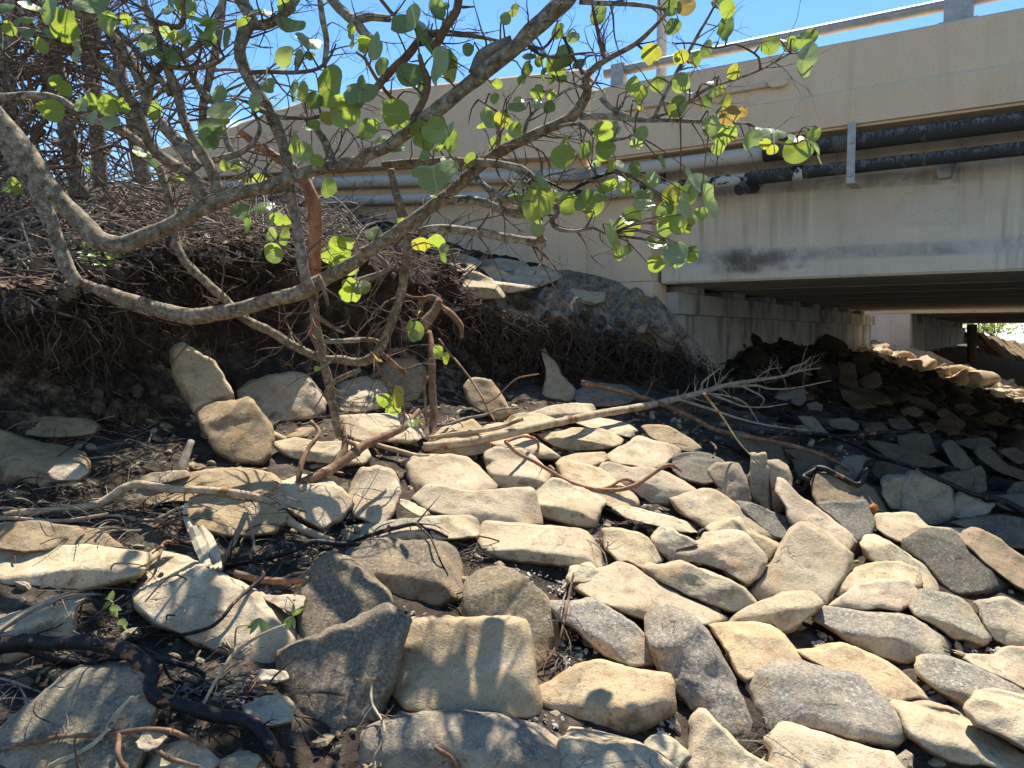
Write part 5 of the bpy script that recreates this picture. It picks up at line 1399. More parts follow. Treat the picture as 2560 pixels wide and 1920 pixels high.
stick('driftwood_stick', [('D', [(-40,1640,20),(150,1612,22),(350,1600,22),(500,1580,24),(600,1560,26),(700,1492,26),(760,1460,26),(830,1448,25),(1000,1475,24),(1200,1482,22),(1400,1502,24),(1550,1535,26),(1650,1582,26)]), ('G', [(1640,100,26),(1700,180,26),(1800,248,24),(1900,285,22),(1980,312,14)])],
      M_DRIFT, 'long curved tan stick running from the left edge over the brown dappled slabs', 'stick', 0.15, 10, {0: dict(n=8, length=(0.06, 0.25), depth=1)}, 11, k=4)
stick('driftwood_stump', [('D', [(1135,1190,20),(1110,1260,24),(1085,1320,25),(1062,1400,24),(1050,1500,20),(1040,1600,16)], (5.2, 4.9))], M_GREYWOOD, 'upright weathered branch stub standing behind the long curved stick', 'branch', 0.25, 10, None, 12, mode='free')
stick('driftwood_post', [('E', [(530,540,14),(540,620,20),(545,700,21),(545,850,22),(552,1000,23),(550,1120,22),(542,1190,20)], (6.6, 6.15)), ('E', [(520,560,7),(528,680,9),(525,790,10),(500,850,9),(505,940,9),(510,1100,7)], (6.55, 6.1))], M_BROWN, 'broken reddish post standing at the foot of the bank', 'post', 0.3, 10, {0: dict(n=6, length=(0.05, 0.2), depth=1)}, 13, mode='free')
stick('dead_branch', [('E', [(590,350,20),(570,400,26),(545,440,30),(515,480,34),(488,515,36)], (6.6, 6.5)), ('E', [(610,395,14),(650,430,17),(690,465,18),(715,510,16),(722,580,12)], (6.6, 6.5)), ('E', [(465,150,14),(460,220,18),(466,320,19),(472,400,18),(478,450,12)], (6.75, 6.65)), ('E', [(590,400,9),(520,350,9),(430,340,8),(380,320,6)], (6.6, 6.7))], M_BROWN, 'brown snapped branch hanging over the top of the reddish post', 'branch', 0.3, 10, {0: dict(n=4, length=(0.08, 0.2), depth=1)}, 14, mode='free')
stick('dead_twig', [('E', [(585,585,5),(640,660,6),(700,730,7),(770,820,7),(810,880,7),(840,930,7),(880,1010,6),(920,1080,5)], (6.5, 5.9)), ('E', [(838,915,5),(900,908,5),(960,875,5),(1040,825,5),(1110,805,5),(1178,794,4)], (5.9, 6.1))], M_BROWN, 'thin straight twig with a pale side shoot leaning on the brown tan slab', 'twig', 0.1, 6, None, 15, mode='free')
stick('driftwood_stick', [('E', [(575,1095,10),(630,1098,10),(700,1075,11),(760,1055,10),(830,1043,9),(880,1030,8),(950,1003,8),(1045,998,6)])], M_GREYWOOD, 'grey stick lying from the reddish post towards the brown tan slab', 'stick', 0.2, 8, {0: dict(n=3, length=(0.08, 0.2), depth=0)}, 16, k=3)
stick('driftwood_stick', [('E', [(85,1185,13),(160,1198,15),(250,1222,15),(330,1245,15),(400,1265,15),(470,1278,12),(530,1275,8)])], M_DRIFT, 'pale stick lying just below the flat sunlit rock', 'stick', 0.2, 9, None, 17, k=3)
stick('dead_branch', [('Z', [(540,1125,7),(590,1095,9),(650,1047,10),(690,1025,11),(722,1010,12),(760,982,11),(795,958,10),(830,943,9),(870,925,8),(890,905,6),(905,885,4)], (4.55, 5.7)), ('Z', [(722,1010,8),(738,985,8),(745,960,7),(740,925,7),(728,900,6)], (5.0, 5.3)), ('Z', [(735,960,6),(762,965,5),(775,985,4)], (5.2, 5.1)), ('Z', [(640,1050,6),(650,1000,6),(668,965,5),(690,935,5),(672,910,4)], (4.8, 5.2))],
      M_BROWN, 'brown forked limb rising to the right above the rounded tan boulder', 'branch', 0.25, 9, {0: dict(n=12, length=(0.08, 0.35), depth=2)}, 18, mode='free')
stick('driftwood_twig', [('H', [(-60,350,12),(60,320,14),(200,272,14),(350,232,13),(450,212,14),(500,240,12),(560,252,11),(640,292,7)]), ('H', [(480,225,9),(550,300,7),(590,420,6),(640,520,5)])], M_BLACK, 'black twig lying on the long flat mottled slab', 'twig', 0.2, 8, {0: dict(n=8, length=(0.05, 0.25), depth=1)}, 19, k=3)
stick('driftwood_twig', [('G', [(880,872,8),(1000,872,11),(1120,862,12),(1250,822,12),(1320,765,12),(1370,700,11),(1440,630,11),(1510,570,12),(1560,520,13),(1550,480,12),(1575,445,8)])], M_BLACK, 'dark curved twig bowed over the long cream rock', 'twig', 0.2, 8, None, 20, k=2)
stick('driftwood_branch', [('G', [(1310,455,22),(1400,440,24),(1520,425,24),(1650,392,20),(1740,365,20),(1800,335,20),(1880,318,18),(2000,330,15),(2133,332,13)])], M_BLACK, 'black straight branch lying behind the long cream rock', 'branch', 0.2, 9, {0: dict(n=8, length=(0.05, 0.25), depth=1)}, 21, k=3)
stick('driftwood_stick', [('G', [(1390,505,20),(1470,525,22),(1550,545,22),(1700,552,22),(1825,540,18)])], M_RED, 'short orange peeled stick behind the long cream rock', 'stick', 0.15, 10, None, 22, k=2)
stick('driftwood_stick', [('G', [(1460,145,16),(1420,240,18),(1370,350,18),(1330,420,16),(1305,490,14)]), ('G', [(1520,110,10),(1505,250,10),(1500,400,8)])], M_GREYWOOD, 'grey pair of sticks leaning beside the dried palm strip', 'stick', 0.2, 8, None, 23, k=2)
stick('driftwood_stick', [('G', [(-40,1555,14),(200,1502,15),(400,1470,15),(620,1462,16),(850,1432,17),(1000,1440,17),(1080,1470,17),(1140,1492,14),(1220,1535,10)]), ('G', [(700,1500,13),(850,1540,14),(960,1590,15),(1040,1615,15),(1180,1650,10)]), ('G', [(620,1540,16),(680,1590,18),(760,1680,18)])], M_BROWN, 'brown forked stick lying over the bottom left slab', 'stick', 0.2, 9, {0: dict(n=8, length=(0.05, 0.25), depth=1)}, 24, k=3)
stick('driftwood_twig', [('H', [(1385,500,6),(1365,600,8),(1340,720,9),(1325,790,10),(1310,860,9),(1270,960,9),(1220,1030,8),(1175,1085,6)])], M_BROWN, 'reddish twig leaning upright beside the large square block', 'twig', 0.2, 8, {0: dict(n=6, length=(0.04, 0.2), depth=1)}, 25, k=2)
stick('driftwood_twig', [('H', [(205,1120,6),(185,1200,8),(195,1290,9),(250,1380,9),(262,1450,9),(240,1530,9),(205,1590,8),(195,1660,7)])], M_DRIFT, 'thin pale twig hanging over the left end of the broad grey rock', 'twig', 0.2, 8, {0: dict(n=4, length=(0.04, 0.12), depth=1)}, 26, k=2)
stick('driftwood_stub', [('H', [(560,1535,10),(600,1560,14),(650,1590,14),(690,1640,14),(715,1700,14)])], M_RED, 'orange twig stub on the broad grey rock at the bottom edge', 'twig', 0.3, 9, None, 27, k=1)
stick('driftwood_stick', [('G', [(-40,170,14),(150,185,12),(350,195,12),(560,170,12),(640,150,8)]), ('G', [(500,180,8),(700,160,8),(900,190,8),(1060,120,8),(1200,110,6)])], M_DRIFT, 'pale straight stick lying behind the brown grey slab at the left edge', 'stick', 0.2, 8, None, 28, k=3)
stick('driftwood_root', [('G', [(920,190,12),(970,215,14),(985,260,13),(1040,300,12),(1050,340,10)]), ('G', [(1045,300,10),(990,300,11),(950,350,9),(900,390,6)]), ('G', [(1040,300,9),(1005,330,9),(960,380,8),(890,440,7),(820,470,4)])], M_BROWN, 'tangled brown root clump on the end of the long cream rock', 'root', 0.3, 8, {0: dict(n=10, length=(0.04, 0.15), depth=1)}, 29, k=2)
stick('driftwood_twig', [('G', [(-40,880,14),(60,810,12),(170,740,12),(300,680,11),(400,640,10),(500,630,9),(600,632,5)])], M_GREYWOOD, 'weathered twig lying along the pale slab by the left edge', 'twig', 0.2, 8, None, 30, k=2)
stick('dead_twig', [('E', [(1810,560,6),(1840,480,6),(1835,520,6),(1900,580,5),(1980,620,5),(2060,560,4)], (8.3, 8.3))], M_ROOT, 'thin bare twigs hooked over the sandy bank below the abutment', 'twig', 0.2, 6, {0: dict(n=8, length=(0.1, 0.35), depth=1)}, 31, mode='free')
# dried palm strip and straw frond
def blade(m, P, w, nrm=(0, -0.8, 0.6)):
    Q, Wd = spline(P, w, step=0.04)
    nn = np.array(nrm); vs = []
    for i in range(len(Q)):
        t = Q[min(i + 1, len(Q) - 1)] - Q[max(i - 1, 0)]; t /= np.linalg.norm(t) + 1e-6
        s = np.cross(t, nn); s /= np.linalg.norm(s) + 1e-6
        u = np.cross(s, t)
        for q, h in ((-1, 0), (0, 0.25), (1, 0)):
            vs.append(Q[i] + s * q * Wd[i] + u * h * Wd[i])
        for q, h in ((1, -0.15), (0, 0.1), (-1, -0.15)):
            vs.append(Q[i] + s * q * Wd[i] + u * h * Wd[i])
    fs = []
    for i in range(len(Q) - 1):
        for j in range(6):
            a, b = i * 6 + j, i * 6 + (j + 1) % 6
            fs.append((a, b, b + 6, a + 6))
    m.add(vs, fs)
m = MB()
for pts in ([(1100,90,5),(1100,170,9),(1135,240,16),(1190,360,20),(1230,470,14)], [(1140,230,14),(1185,330,20),(1240,430,20),(1280,490,14)], [(1190,225,8),(1225,300,22),(1265,400,24),(1300,500,12)], [(1115,200,5),(1150,270,10),(1200,400,12),(1260,485,8)]):
    P, Rr = laid('G', pts, k=2)
    blade(m, P, [r * 1.7 for r in Rr])
tag(m.build('palm_strip', M_STRAW, smooth=False), 'dried cream palm strip with folded blades lying behind the cream rock', 'palm leaf')
m = MB()
rr_ = random.Random(5)
for k in range(9):
    P, Rr = laid('G', [(640 + rr_.uniform(-10, 10), 1430, 5), (560 - k * 8, 1520 + k * 3, 6), (420 - k * 14, 1600 + k * 4, 5), (250 - k * 6, 1690 + k * 6, 3)], k=2)
    m.tube(P, Rr, 5, step=0.05)
for k in range(5):
    P, Rr = laid('G', [(620 + k * 8, 1440, 7), (680 + k * 6, 1340, 8), (740 + k * 9, 1280 - k * 10, 6), (830 - k * 6, 1225 + k * 8, 3)], k=2)
    m.tube(P, Rr, 5, step=0.05)
tag(m.build('dry_frond', M_STRAW), 'straw coloured frond stalks bundled on the bottom left slab', 'frond')
# ------------------------------------------------------------------ the round leaved tree leaning out over the rocks
tree = empty('round_leaf_tree', at('A', 410, 1600, 5.0), 'crooked grey barked tree with round green leaves leaning out over the rocks', 'tree')
TB = []        # (points, radii) of every limb, for twigs and leaf stalks
def limb(parts, y0, y1, mat=None, name='branch', wob=0.16, n=11, seed=0, knots=0):
    """parts: [(tile, [(x, y, r), ...]), ...] one limb read off several tiles"""
    seq = [(t, p) for t, ps in parts for p in ps]
    m = MB()
    P, Rr = [], []
    for i, (t, p) in enumerate(seq):
        Y = y0 + (y1 - y0) * i / max(1, len(seq) - 1)
        P.append(at(t, p[0], p[1], Y)); Rr.append(px_size(t, p[2], Y) * (0.79 if p[2] > 30 else 0.92))
    m.tube(P, Rr, n, wob=wob, seed=seed, step=0.035)
    SP, SR = spline(P, Rr, 0.05)
    rr = random.Random(seed + 77)
    for _ in range(knots):
        i = rr.randrange(2, len(SP) - 2)
        d = SP[i + 1] - SP[i]; d /= np.linalg.norm(d)
        q = np.array((rr.gauss(0, 1), -abs(rr.gauss(0, 1)), rr.gauss(0, 1))); q -= d * q.dot(d); q /= np.linalg.norm(q)
        c = SP[i] + q * SR[i] * 0.75
        m.tube([c, c + q * SR[i] * 0.35, c + q * SR[i] * 0.5], [SR[i] * 0.5, SR[i] * 0.42, SR[i] * 0.22], 8, wob=0.3, seed=seed)
    m.build(name, mat or M_BARK, tree, smooth=True)
    TB.append((SP, SR))
limb([('A', [(470,1690,40),(410,1610,52),(335,1430,58),(290,1290,58),(225,1150,62),(135,1000,72),(70,880,74),(10,760,66),(-60,640,62),(-160,480,60)])], 5.0, 4.9, M_BARK2, 'trunk', seed=1, knots=3)
limb([('A', [(-80,600,48),(0,700,60),(100,830,76),(190,960,78),(270,1090,72),(370,1200,68),(480,1310,72),(590,1420,73),(690,1452,66),(800,1422,62),(1000,1342,60),(1200,1232,58),(1400,1150,54),(1600,1098,50),(1800,1030,46),(1950,985,45),(2133,957,46)]),
      ('B', [(150,920,47),(260,880,45),(380,800,46),(500,705,50),(640,602,55),(760,502,54),(900,392,56),(1030,290,55),(1130,190,60),(1240,90,66),(1330,0,70),(1410,-110,68),(1500,-300,60)])], 4.7, 3.9, M_BARK, 'trunk', seed=2, knots=6)
limb([('D', [(470,250,30),(560,285,40),(700,340,60),(850,390,62),(1000,430,60),(1150,452,62),(1300,432,58),(1450,402,55),(1600,355,55),(1750,320,58),(1850,272,58),(1980,200,54),(2133,112,50)]),
      ('B', [(150,1502,48),(300,1400,47),(450,1292,46),(600,1182,46),(720,1080,45),(830,980,44),(960,890,42),(1100,820,40),(1250,752,38),(1370,692,44),(1430,620,38),(1468,540,28),(1452,465,22),(1520,392,22),(1620,330,19),(1750,260,16),(1850,170,13),(1950,60,10),(2010,-40,8)])], 5.05, 4.25, M_BARK, seed=3, knots=7)
limb([('D', [(1830,290,50),(1815,240,42)]), ('A', [(1800,1590,38),(1762,1350,38),(1722,1150,40),(1700,950,41),(1640,750,44),(1560,600,44),(1470,450,44),(1420,300,44),(1450,180,50),(1490,110,46),(1440,20,44),(1390,-70,42),(1340,-260,40)])], 4.6, 4.1, M_BARK2, seed=4, knots=4)
limb([('A', [(1490,150,36),(1560,150,34),(1625,130,30),(1700,60,30),(1765,-30,28),(1830,-160,26)])], 4.15, 4.0, M_BARK, seed=5)
limb([('A', [(1420,780,20),(1500,840,26),(1570,890,28),(1680,962,30),(1760,1015,38),(1808,1080,46),(1858,1200,50),(1870,1350,50),(1862,1500,48),(1862,1600,44)]), ('D', [(1862,100,40),(1858,230,36)], )], 4.8, 5.0, M_ORANGE, seed=6, wob=0.28, knots=5)
limb([('D', [(1862,200,37),(1858,260,36),(1862,400,30),(1872,500,34),(1900,620,32),(1922,750,32),(1952,870,38),(1970,960,34),(1992,1080,32),(2010,1160,24)])], 4.98, 5.2, M_BARK, seed=66, wob=0.28, knots=3)
limb([('B', [(300,1000,20),(312,1050,22),(335,1150,26),(372,1250,26),(398,1340,28)]), ('E', [(398,50,24),(382,200,30),(358,330,32),(312,470,33),(260,600,35),(200,690,38),(110,722,32),(0,708,26)]), ('D', [(1900,700,25),(1750,630,27),(1600,540,28),(1450,468,28),(1330,350,26),(1200,230,27),(1100,130,27),(1045,30,28)]), ('A', [(1040,1420,28),(1012,1250,26),(980,1100,26),(930,980,28),(850,870,28),(760,800,28),(640,740,28),(560,715,28)])], 4.9, 5.3, M_BARK, seed=7, wob=0.25, knots=5)
limb([('A', [(1330,1210,44),(1300,1140,42),(1268,1050,40),(1212,930,38),(1130,800,35),(1080,680,32),(1050,540,30),(1000,430,28),(960,280,26),(900,130,25),(850,0,22),(820,-140,20)])], 4.45, 4.4, M_BARK, seed=8, knots=3)
limb([('A', [(1185,1240,40),(1195,1190,45),(1130,1050,45),(1000,960,42),(900,870,40),(840,720,38),(780,590,36),(700,500,30),(600,380,29),(500,320,25),(300,230,23),(150,180,20),(0,200,18),(-100,210,16)])], 4.5, 4.3, M_BARK, seed=9, knots=3)
limb([('A', [(845,700,24),(870,580,28),(900,470,28),(950,390,26),(1050,345,24),(1160,280,22),(1250,170,20),(1300,60,18),(1330,-80,16)])], 4.5, 4.4, M_BARK2, seed=10)
limb([('A', [(-60,570,34),(0,580,30),(200,570,30),(350,590,32),(450,660,34),(600,730,30),(750,785,27)])], 5.1, 5.3, M_BARK2, seed=11)
limb([('A', [(1945,1000,38),(1960,945,35),(1920,830,24),(1850,740,18),(1790,690,12)])], 4.4, 4.5, M_BARK2, seed=12)
limb([('A', [(1700,700,14),(1640,690,16),(1560,660,18),(1520,640,20)])], 4.2, 4.2, M_BARK, seed=13)
limb([('B', [(430,720,24),(500,580,24),(520,470,22),(490,400,18),(470,320,14)])], 4.2, 4.1, M_BROWN, seed=14)
limb([('B', [(190,560,24),(280,440,27),(400,330,27),(480,230,25),(600,195,22),(800,215,14),(950,245,8)])], 4.2, 4.3, M_BROWN, seed=15)
limb([('B', [(540,300,22),(590,230,26),(620,170,28),(690,60,28),(705,-30,25),(710,-140,20)])], 4.15, 4.0, M_BROWN, seed=16)
limb([('B', [(690,40,10),(740,42,9),(795,40,5)])], 4.1, 4.1, M_BROWN, seed=17)
limb([('B', [(795,440,44),(820,370,46),(870,312,46),(940,270,44),(1020,240,36)])], 4.15, 4.1, M_GREYWOOD, seed=18, wob=0.25)
limb([('B', [(680,1185,30),(760,1182,32),(850,1200,32),(940,1235,32),(1000,1262,32),(1105,1272,28)])], 4.4, 4.3, M_BARK2, seed=19)
limb([('B', [(805,1050,22),(840,1090,22),(880,1122,22),(980,1180,20),(1095,1212,16)])], 4.3, 4.25, M_BARK2, seed=20)
limb([('B', [(470,1372,22),(560,1352,26),(690,1362,29),(800,1372,31),(900,1390,32),(1030,1415,32),(1130,1432,34),(1215,1442,30)])], 4.7, 4.5, M_BARK2, seed=21, wob=0.25)
limb([('B', [(1205,1440,26),(1190,1410,24),(1178,1370,22),(1165,1320,18)])], 4.5, 4.5, M_RED, seed=22)
limb([('B', [(250,975,24),(400,965,24),(550,955,24),(700,955,25),(820,965,26),(920,972,26),(1040,990,24),(1100,1015,22),(1140,1050,18),(1200,1095,12)])], 4.45, 4.3, M_BARK, seed=23, wob=0.3)
limb([('B', [(1000,985,18),(1060,1010,20),(1100,1070,16),(1150,1130,12)])], 4.35, 4.3, M_BARK2, seed=24)
limb([('B', [(1420,690,22),(1500,690,20),(1600,692,18),(1750,710,16),(1950,712,14),(2133,722,12)]), ('C', [(330,735,10),(500,735,9),(600,800,8),(700,850,7),(860,852,5)])], 4.3, 4.3, M_BARK2, seed=25)
limb([('B', [(1545,580,14),(1580,620,16),(1640,660,16),(1720,695,14)])], 4.3, 4.3, M_BARK2, seed=26)
limb([('C', [(-90,700,10),(20,670,10),(150,600,10),(250,530,9),(450,460,9),(600,400,8),(700,340,7),(800,290,4)])], 4.3, 4.2, M_BARK2, seed=27)
limb([('C', [(-60,700,12),(0,570,12),(80,420,12),(150,300,11),(210,190,10),(270,90,8),(310,10,6)])], 4.3, 4.2, M_BARK2, seed=28)
limb([('C', [(60,260,6),(160,255,6),(300,285,6),(420,262,6),(500,295,7),(560,340,8),(570,410,8)])], 4.2, 4.2, M_TWIG, seed=29)
limb([('B', [(1230,1180,12),(1300,1250,14),(1250,1310,14),(1300,1360,14),(1400,1370,12),(1500,1350,10),(1580,1390,8)])], 4.3, 4.2, M_BARK2, seed=30)
limb([('B', [(1290,750,12),(1420,735,12),(1500,800,11),(1620,830,11),(1750,800,6)])], 4.3, 4.2, M_BARK2, seed=31)
limb([('B', [(1200,1060,8),(1350,1130,9),(1420,1100,12),(1520,1050,12),(1620,1020,9)])], 4.2, 4.2, M_BLACK, seed=32)
limb([('B', [(930,860,18),(945,800,16),(930,740,14),(960,690,10),(900,640,9),(820,590,7)])], 4.3, 4.2, M_BARK2, seed=33)
limb([('B', [(1090,800,12),(1110,720,12),(1160,650,10),(1250,600,9),(1330,540,8),(1420,510,8)])], 4.3, 4.2, M_BARK2, seed=34)
limb([('B', [(1440,440,14),(1420,400,12),(1370,320,11),(1330,230,10),(1290,180,8)])], 4.25, 4.2, M_TWIG, seed=35)
limb([('B', [(1300,170,8),(1200,290,10),(1100,260,12),(1180,320,10),(1280,340,9),(1400,320,8),(1500,310,5)])], 4.15, 4.2, M_TWIG, seed=36)
limb([('B', [(1560,330,14),(1540,250,13),(1520,150,11),(1500,60,9),(1490,-30,8)])], 4.2, 4.1, M_TWIG, seed=37)
limb([('B', [(1420,10,18),(1600,20,16),(1780,30,14),(1950,60,10)])], 4.0, 4.1, M_BARK2, seed=38)
limb([('B', [(-60,-20,34),(0,55,36),(90,130,38),(150,200,30),(200,240,22)]), ], 4.9, 4.7, M_BARK2, seed=39)
limb([('B', [(80,125,28),(190,100,26),(300,115,20)])], 4.8, 4.8, M_BARK2, seed=40)
limb([('B', [(230,-20,12),(300,70,12),(340,110,12)])], 4.6, 4.6, M_TWIG, seed=41)
limb([('B', [(330,600,14),(270,540,12),(200,440,12),(150,350,10),(95,310,8)])], 4.3, 4.3, M_BROWN, seed=42)
limb([('A', [(1620,690,12),(1750,700,12),(1900,690,12),(2050,640,10),(2133,620,8)])], 4.3, 4.2, M_TWIG, seed=43)
limb([('A', [(1470,430,14),(1600,425,14),(1750,430,13),(1890,405,12),(1960,330,8),(1990,260,5)])], 4.15, 4.2, M_TWIG, seed=44)
limb([('A', [(1920,400,16),(1935,250,18),(1910,100,20),(1895,-20,18)])], 4.6, 4.6, M_BARK2, seed=45)
limb([('A', [(1000,395,16),(1130,405,16),(1260,385,13),(1330,340,10)])], 4.4, 4.3, M_BARK, seed=46)
limb([('A', [(240,690,8),(380,690,8),(520,660,9),(650,640,9),(800,628,8)])], 4.5, 4.4, M_TWIG, seed=47)
limb([('A', [(1260,950,22),(1350,930,22),(1450,890,20),(1520,820,16),(1540,740,12),(1500,660,12),(1490,560,10)])], 4.5, 4.4, M_BARK2, seed=48)
limb([('A', [(690,180,16),(760,250,18),(830,330,18),(880,400,20),(960,480,20),(1010,560,22)])], 4.5, 4.45, M_BARK, seed=49)
limb([('A', [(930,130,18),(980,150,20),(1060,160,18),(1090,100,16),(1080,20,14),(1060,-50,12)])], 4.4, 4.4, M_BROWN, seed=50)
limb([('E', [(0,600,14),(80,590,16),(150,590,15),(220,600,16),(230,650,12),(300,720,18),(400,800,12)])], 4.9, 5.2, M_BROWN, seed=51)
limb([('D', [(2133,770,16),(2000,830,16),(1930,900,14),(1960,980,14)])], 4.9, 5.1, M_BARK, seed=52)
limb([('E', [(130,0,14),(230,100,12),(290,170,16),(180,220,20),(80,250,22)])], 4.9, 4.9, M_GREYWOOD, seed=53)
limb([('E', [(205,700,8),(240,780,8),(290,860,10),(320,900,8),(320,980,7),(370,1020,6)])], 4.9, 5.0, M_BROWN, seed=54)
limb([('D', [(1890,210,12),(1915,280,14),(1930,330,12),(1945,390,8)])], 4.6, 4.6, M_BROWN, seed=55)
limb([('D', [(1830,410,14),(1900,470,16),(1980,520,12),(2040,550,8)])], 4.7, 4.7, M_BROWN, seed=56)
limb([('D', [(1880,480,14),(1835,520,14),(1860,600,14),(1900,660,14),(1950,670,10)])], 4.7, 4.8, M_RED, seed=57)
limb([('D', [(1900,600,14),(2000,600,16),(2133,595,14)])], 4.8, 4.9, M_GREYWOOD, seed=58)
# limbs of the same tree above the picture, whose shade falls on the rocks
def limb3(P, Rr, mat, seed):
    m = MB(); m.tube([Vector(p) for p in P], Rr, 8, wob=0.2, seed=seed, step=0.06)
    m.build('branch', mat, tree, smooth=True)
    TB.append(spline([Vector(p) for p in P], Rr, 0.05))
N_SEEN = len(TB)
hz = H
limb3([(-1.0, 4.0, hz + 2.0), (-0.6, 4.4, hz + 2.5), (-0.2, 4.9, hz + 2.9), (0.5, 5.2, hz + 3.2)], [0.07, 0.055, 0.045, 0.025], M_BARK, 91)
limb3([(-2.6, 4.8, hz + 1.9), (-2.2, 4.9, hz + 2.4), (-1.5, 5.1, hz + 2.7), (-0.6, 5.4, hz + 2.9)], [0.07, 0.06, 0.045, 0.02], M_BARK, 92)
limb3([(-3.4, 4.5, hz + 1.6), (-3.0, 4.3, hz + 2.4), (-2.4, 4.2, hz + 2.8), (-1.6, 4.3, hz + 3.0)], [0.07, 0.055, 0.04, 0.02], M_BARK, 93)
limb3([(-1.3, 4.3, hz + 2.0), (-1.6, 4.6, hz + 2.4), (-1.9, 5.0, hz + 2.7), (-2.5, 5.5, hz + 2.9)], [0.05, 0.045, 0.035, 0.02], M_BARK, 94)
limb3([(0.5, 4.0, hz + 2.0), (0.2, 4.4, hz + 2.3), (-0.3, 4.7, hz + 2.5), (-0.9, 4.8, hz + 2.6)], [0.06, 0.045, 0.03, 0.015], M_BARK, 95)

rt = random.Random(21)
tw = MB()
TIPS.clear()
for k, (P, Rr) in enumerate(TB):
    L = float(np.linalg.norm(np.diff(P, axis=0), axis=1).sum())
    rmean = float(np.mean(Rr))
    if k < 2: cnt = int(L * 3)
    elif rmean > 0.055: cnt = int(L * 6)
    else: cnt = int(L * (15 if k in (7, 8, 9, 10, 48, 49) else 11))
    if k >= N_SEEN: cnt = int(L * 12)
    st = 0.45 if k in (1, 2) else 0.15
    side_twigs(tw, P, Rr, cnt, rt, (0.10, 0.42), st, 1.0, 2)
o = tw.build('twigs', M_TWIG, tree)
o['kind'] = 'stuff'

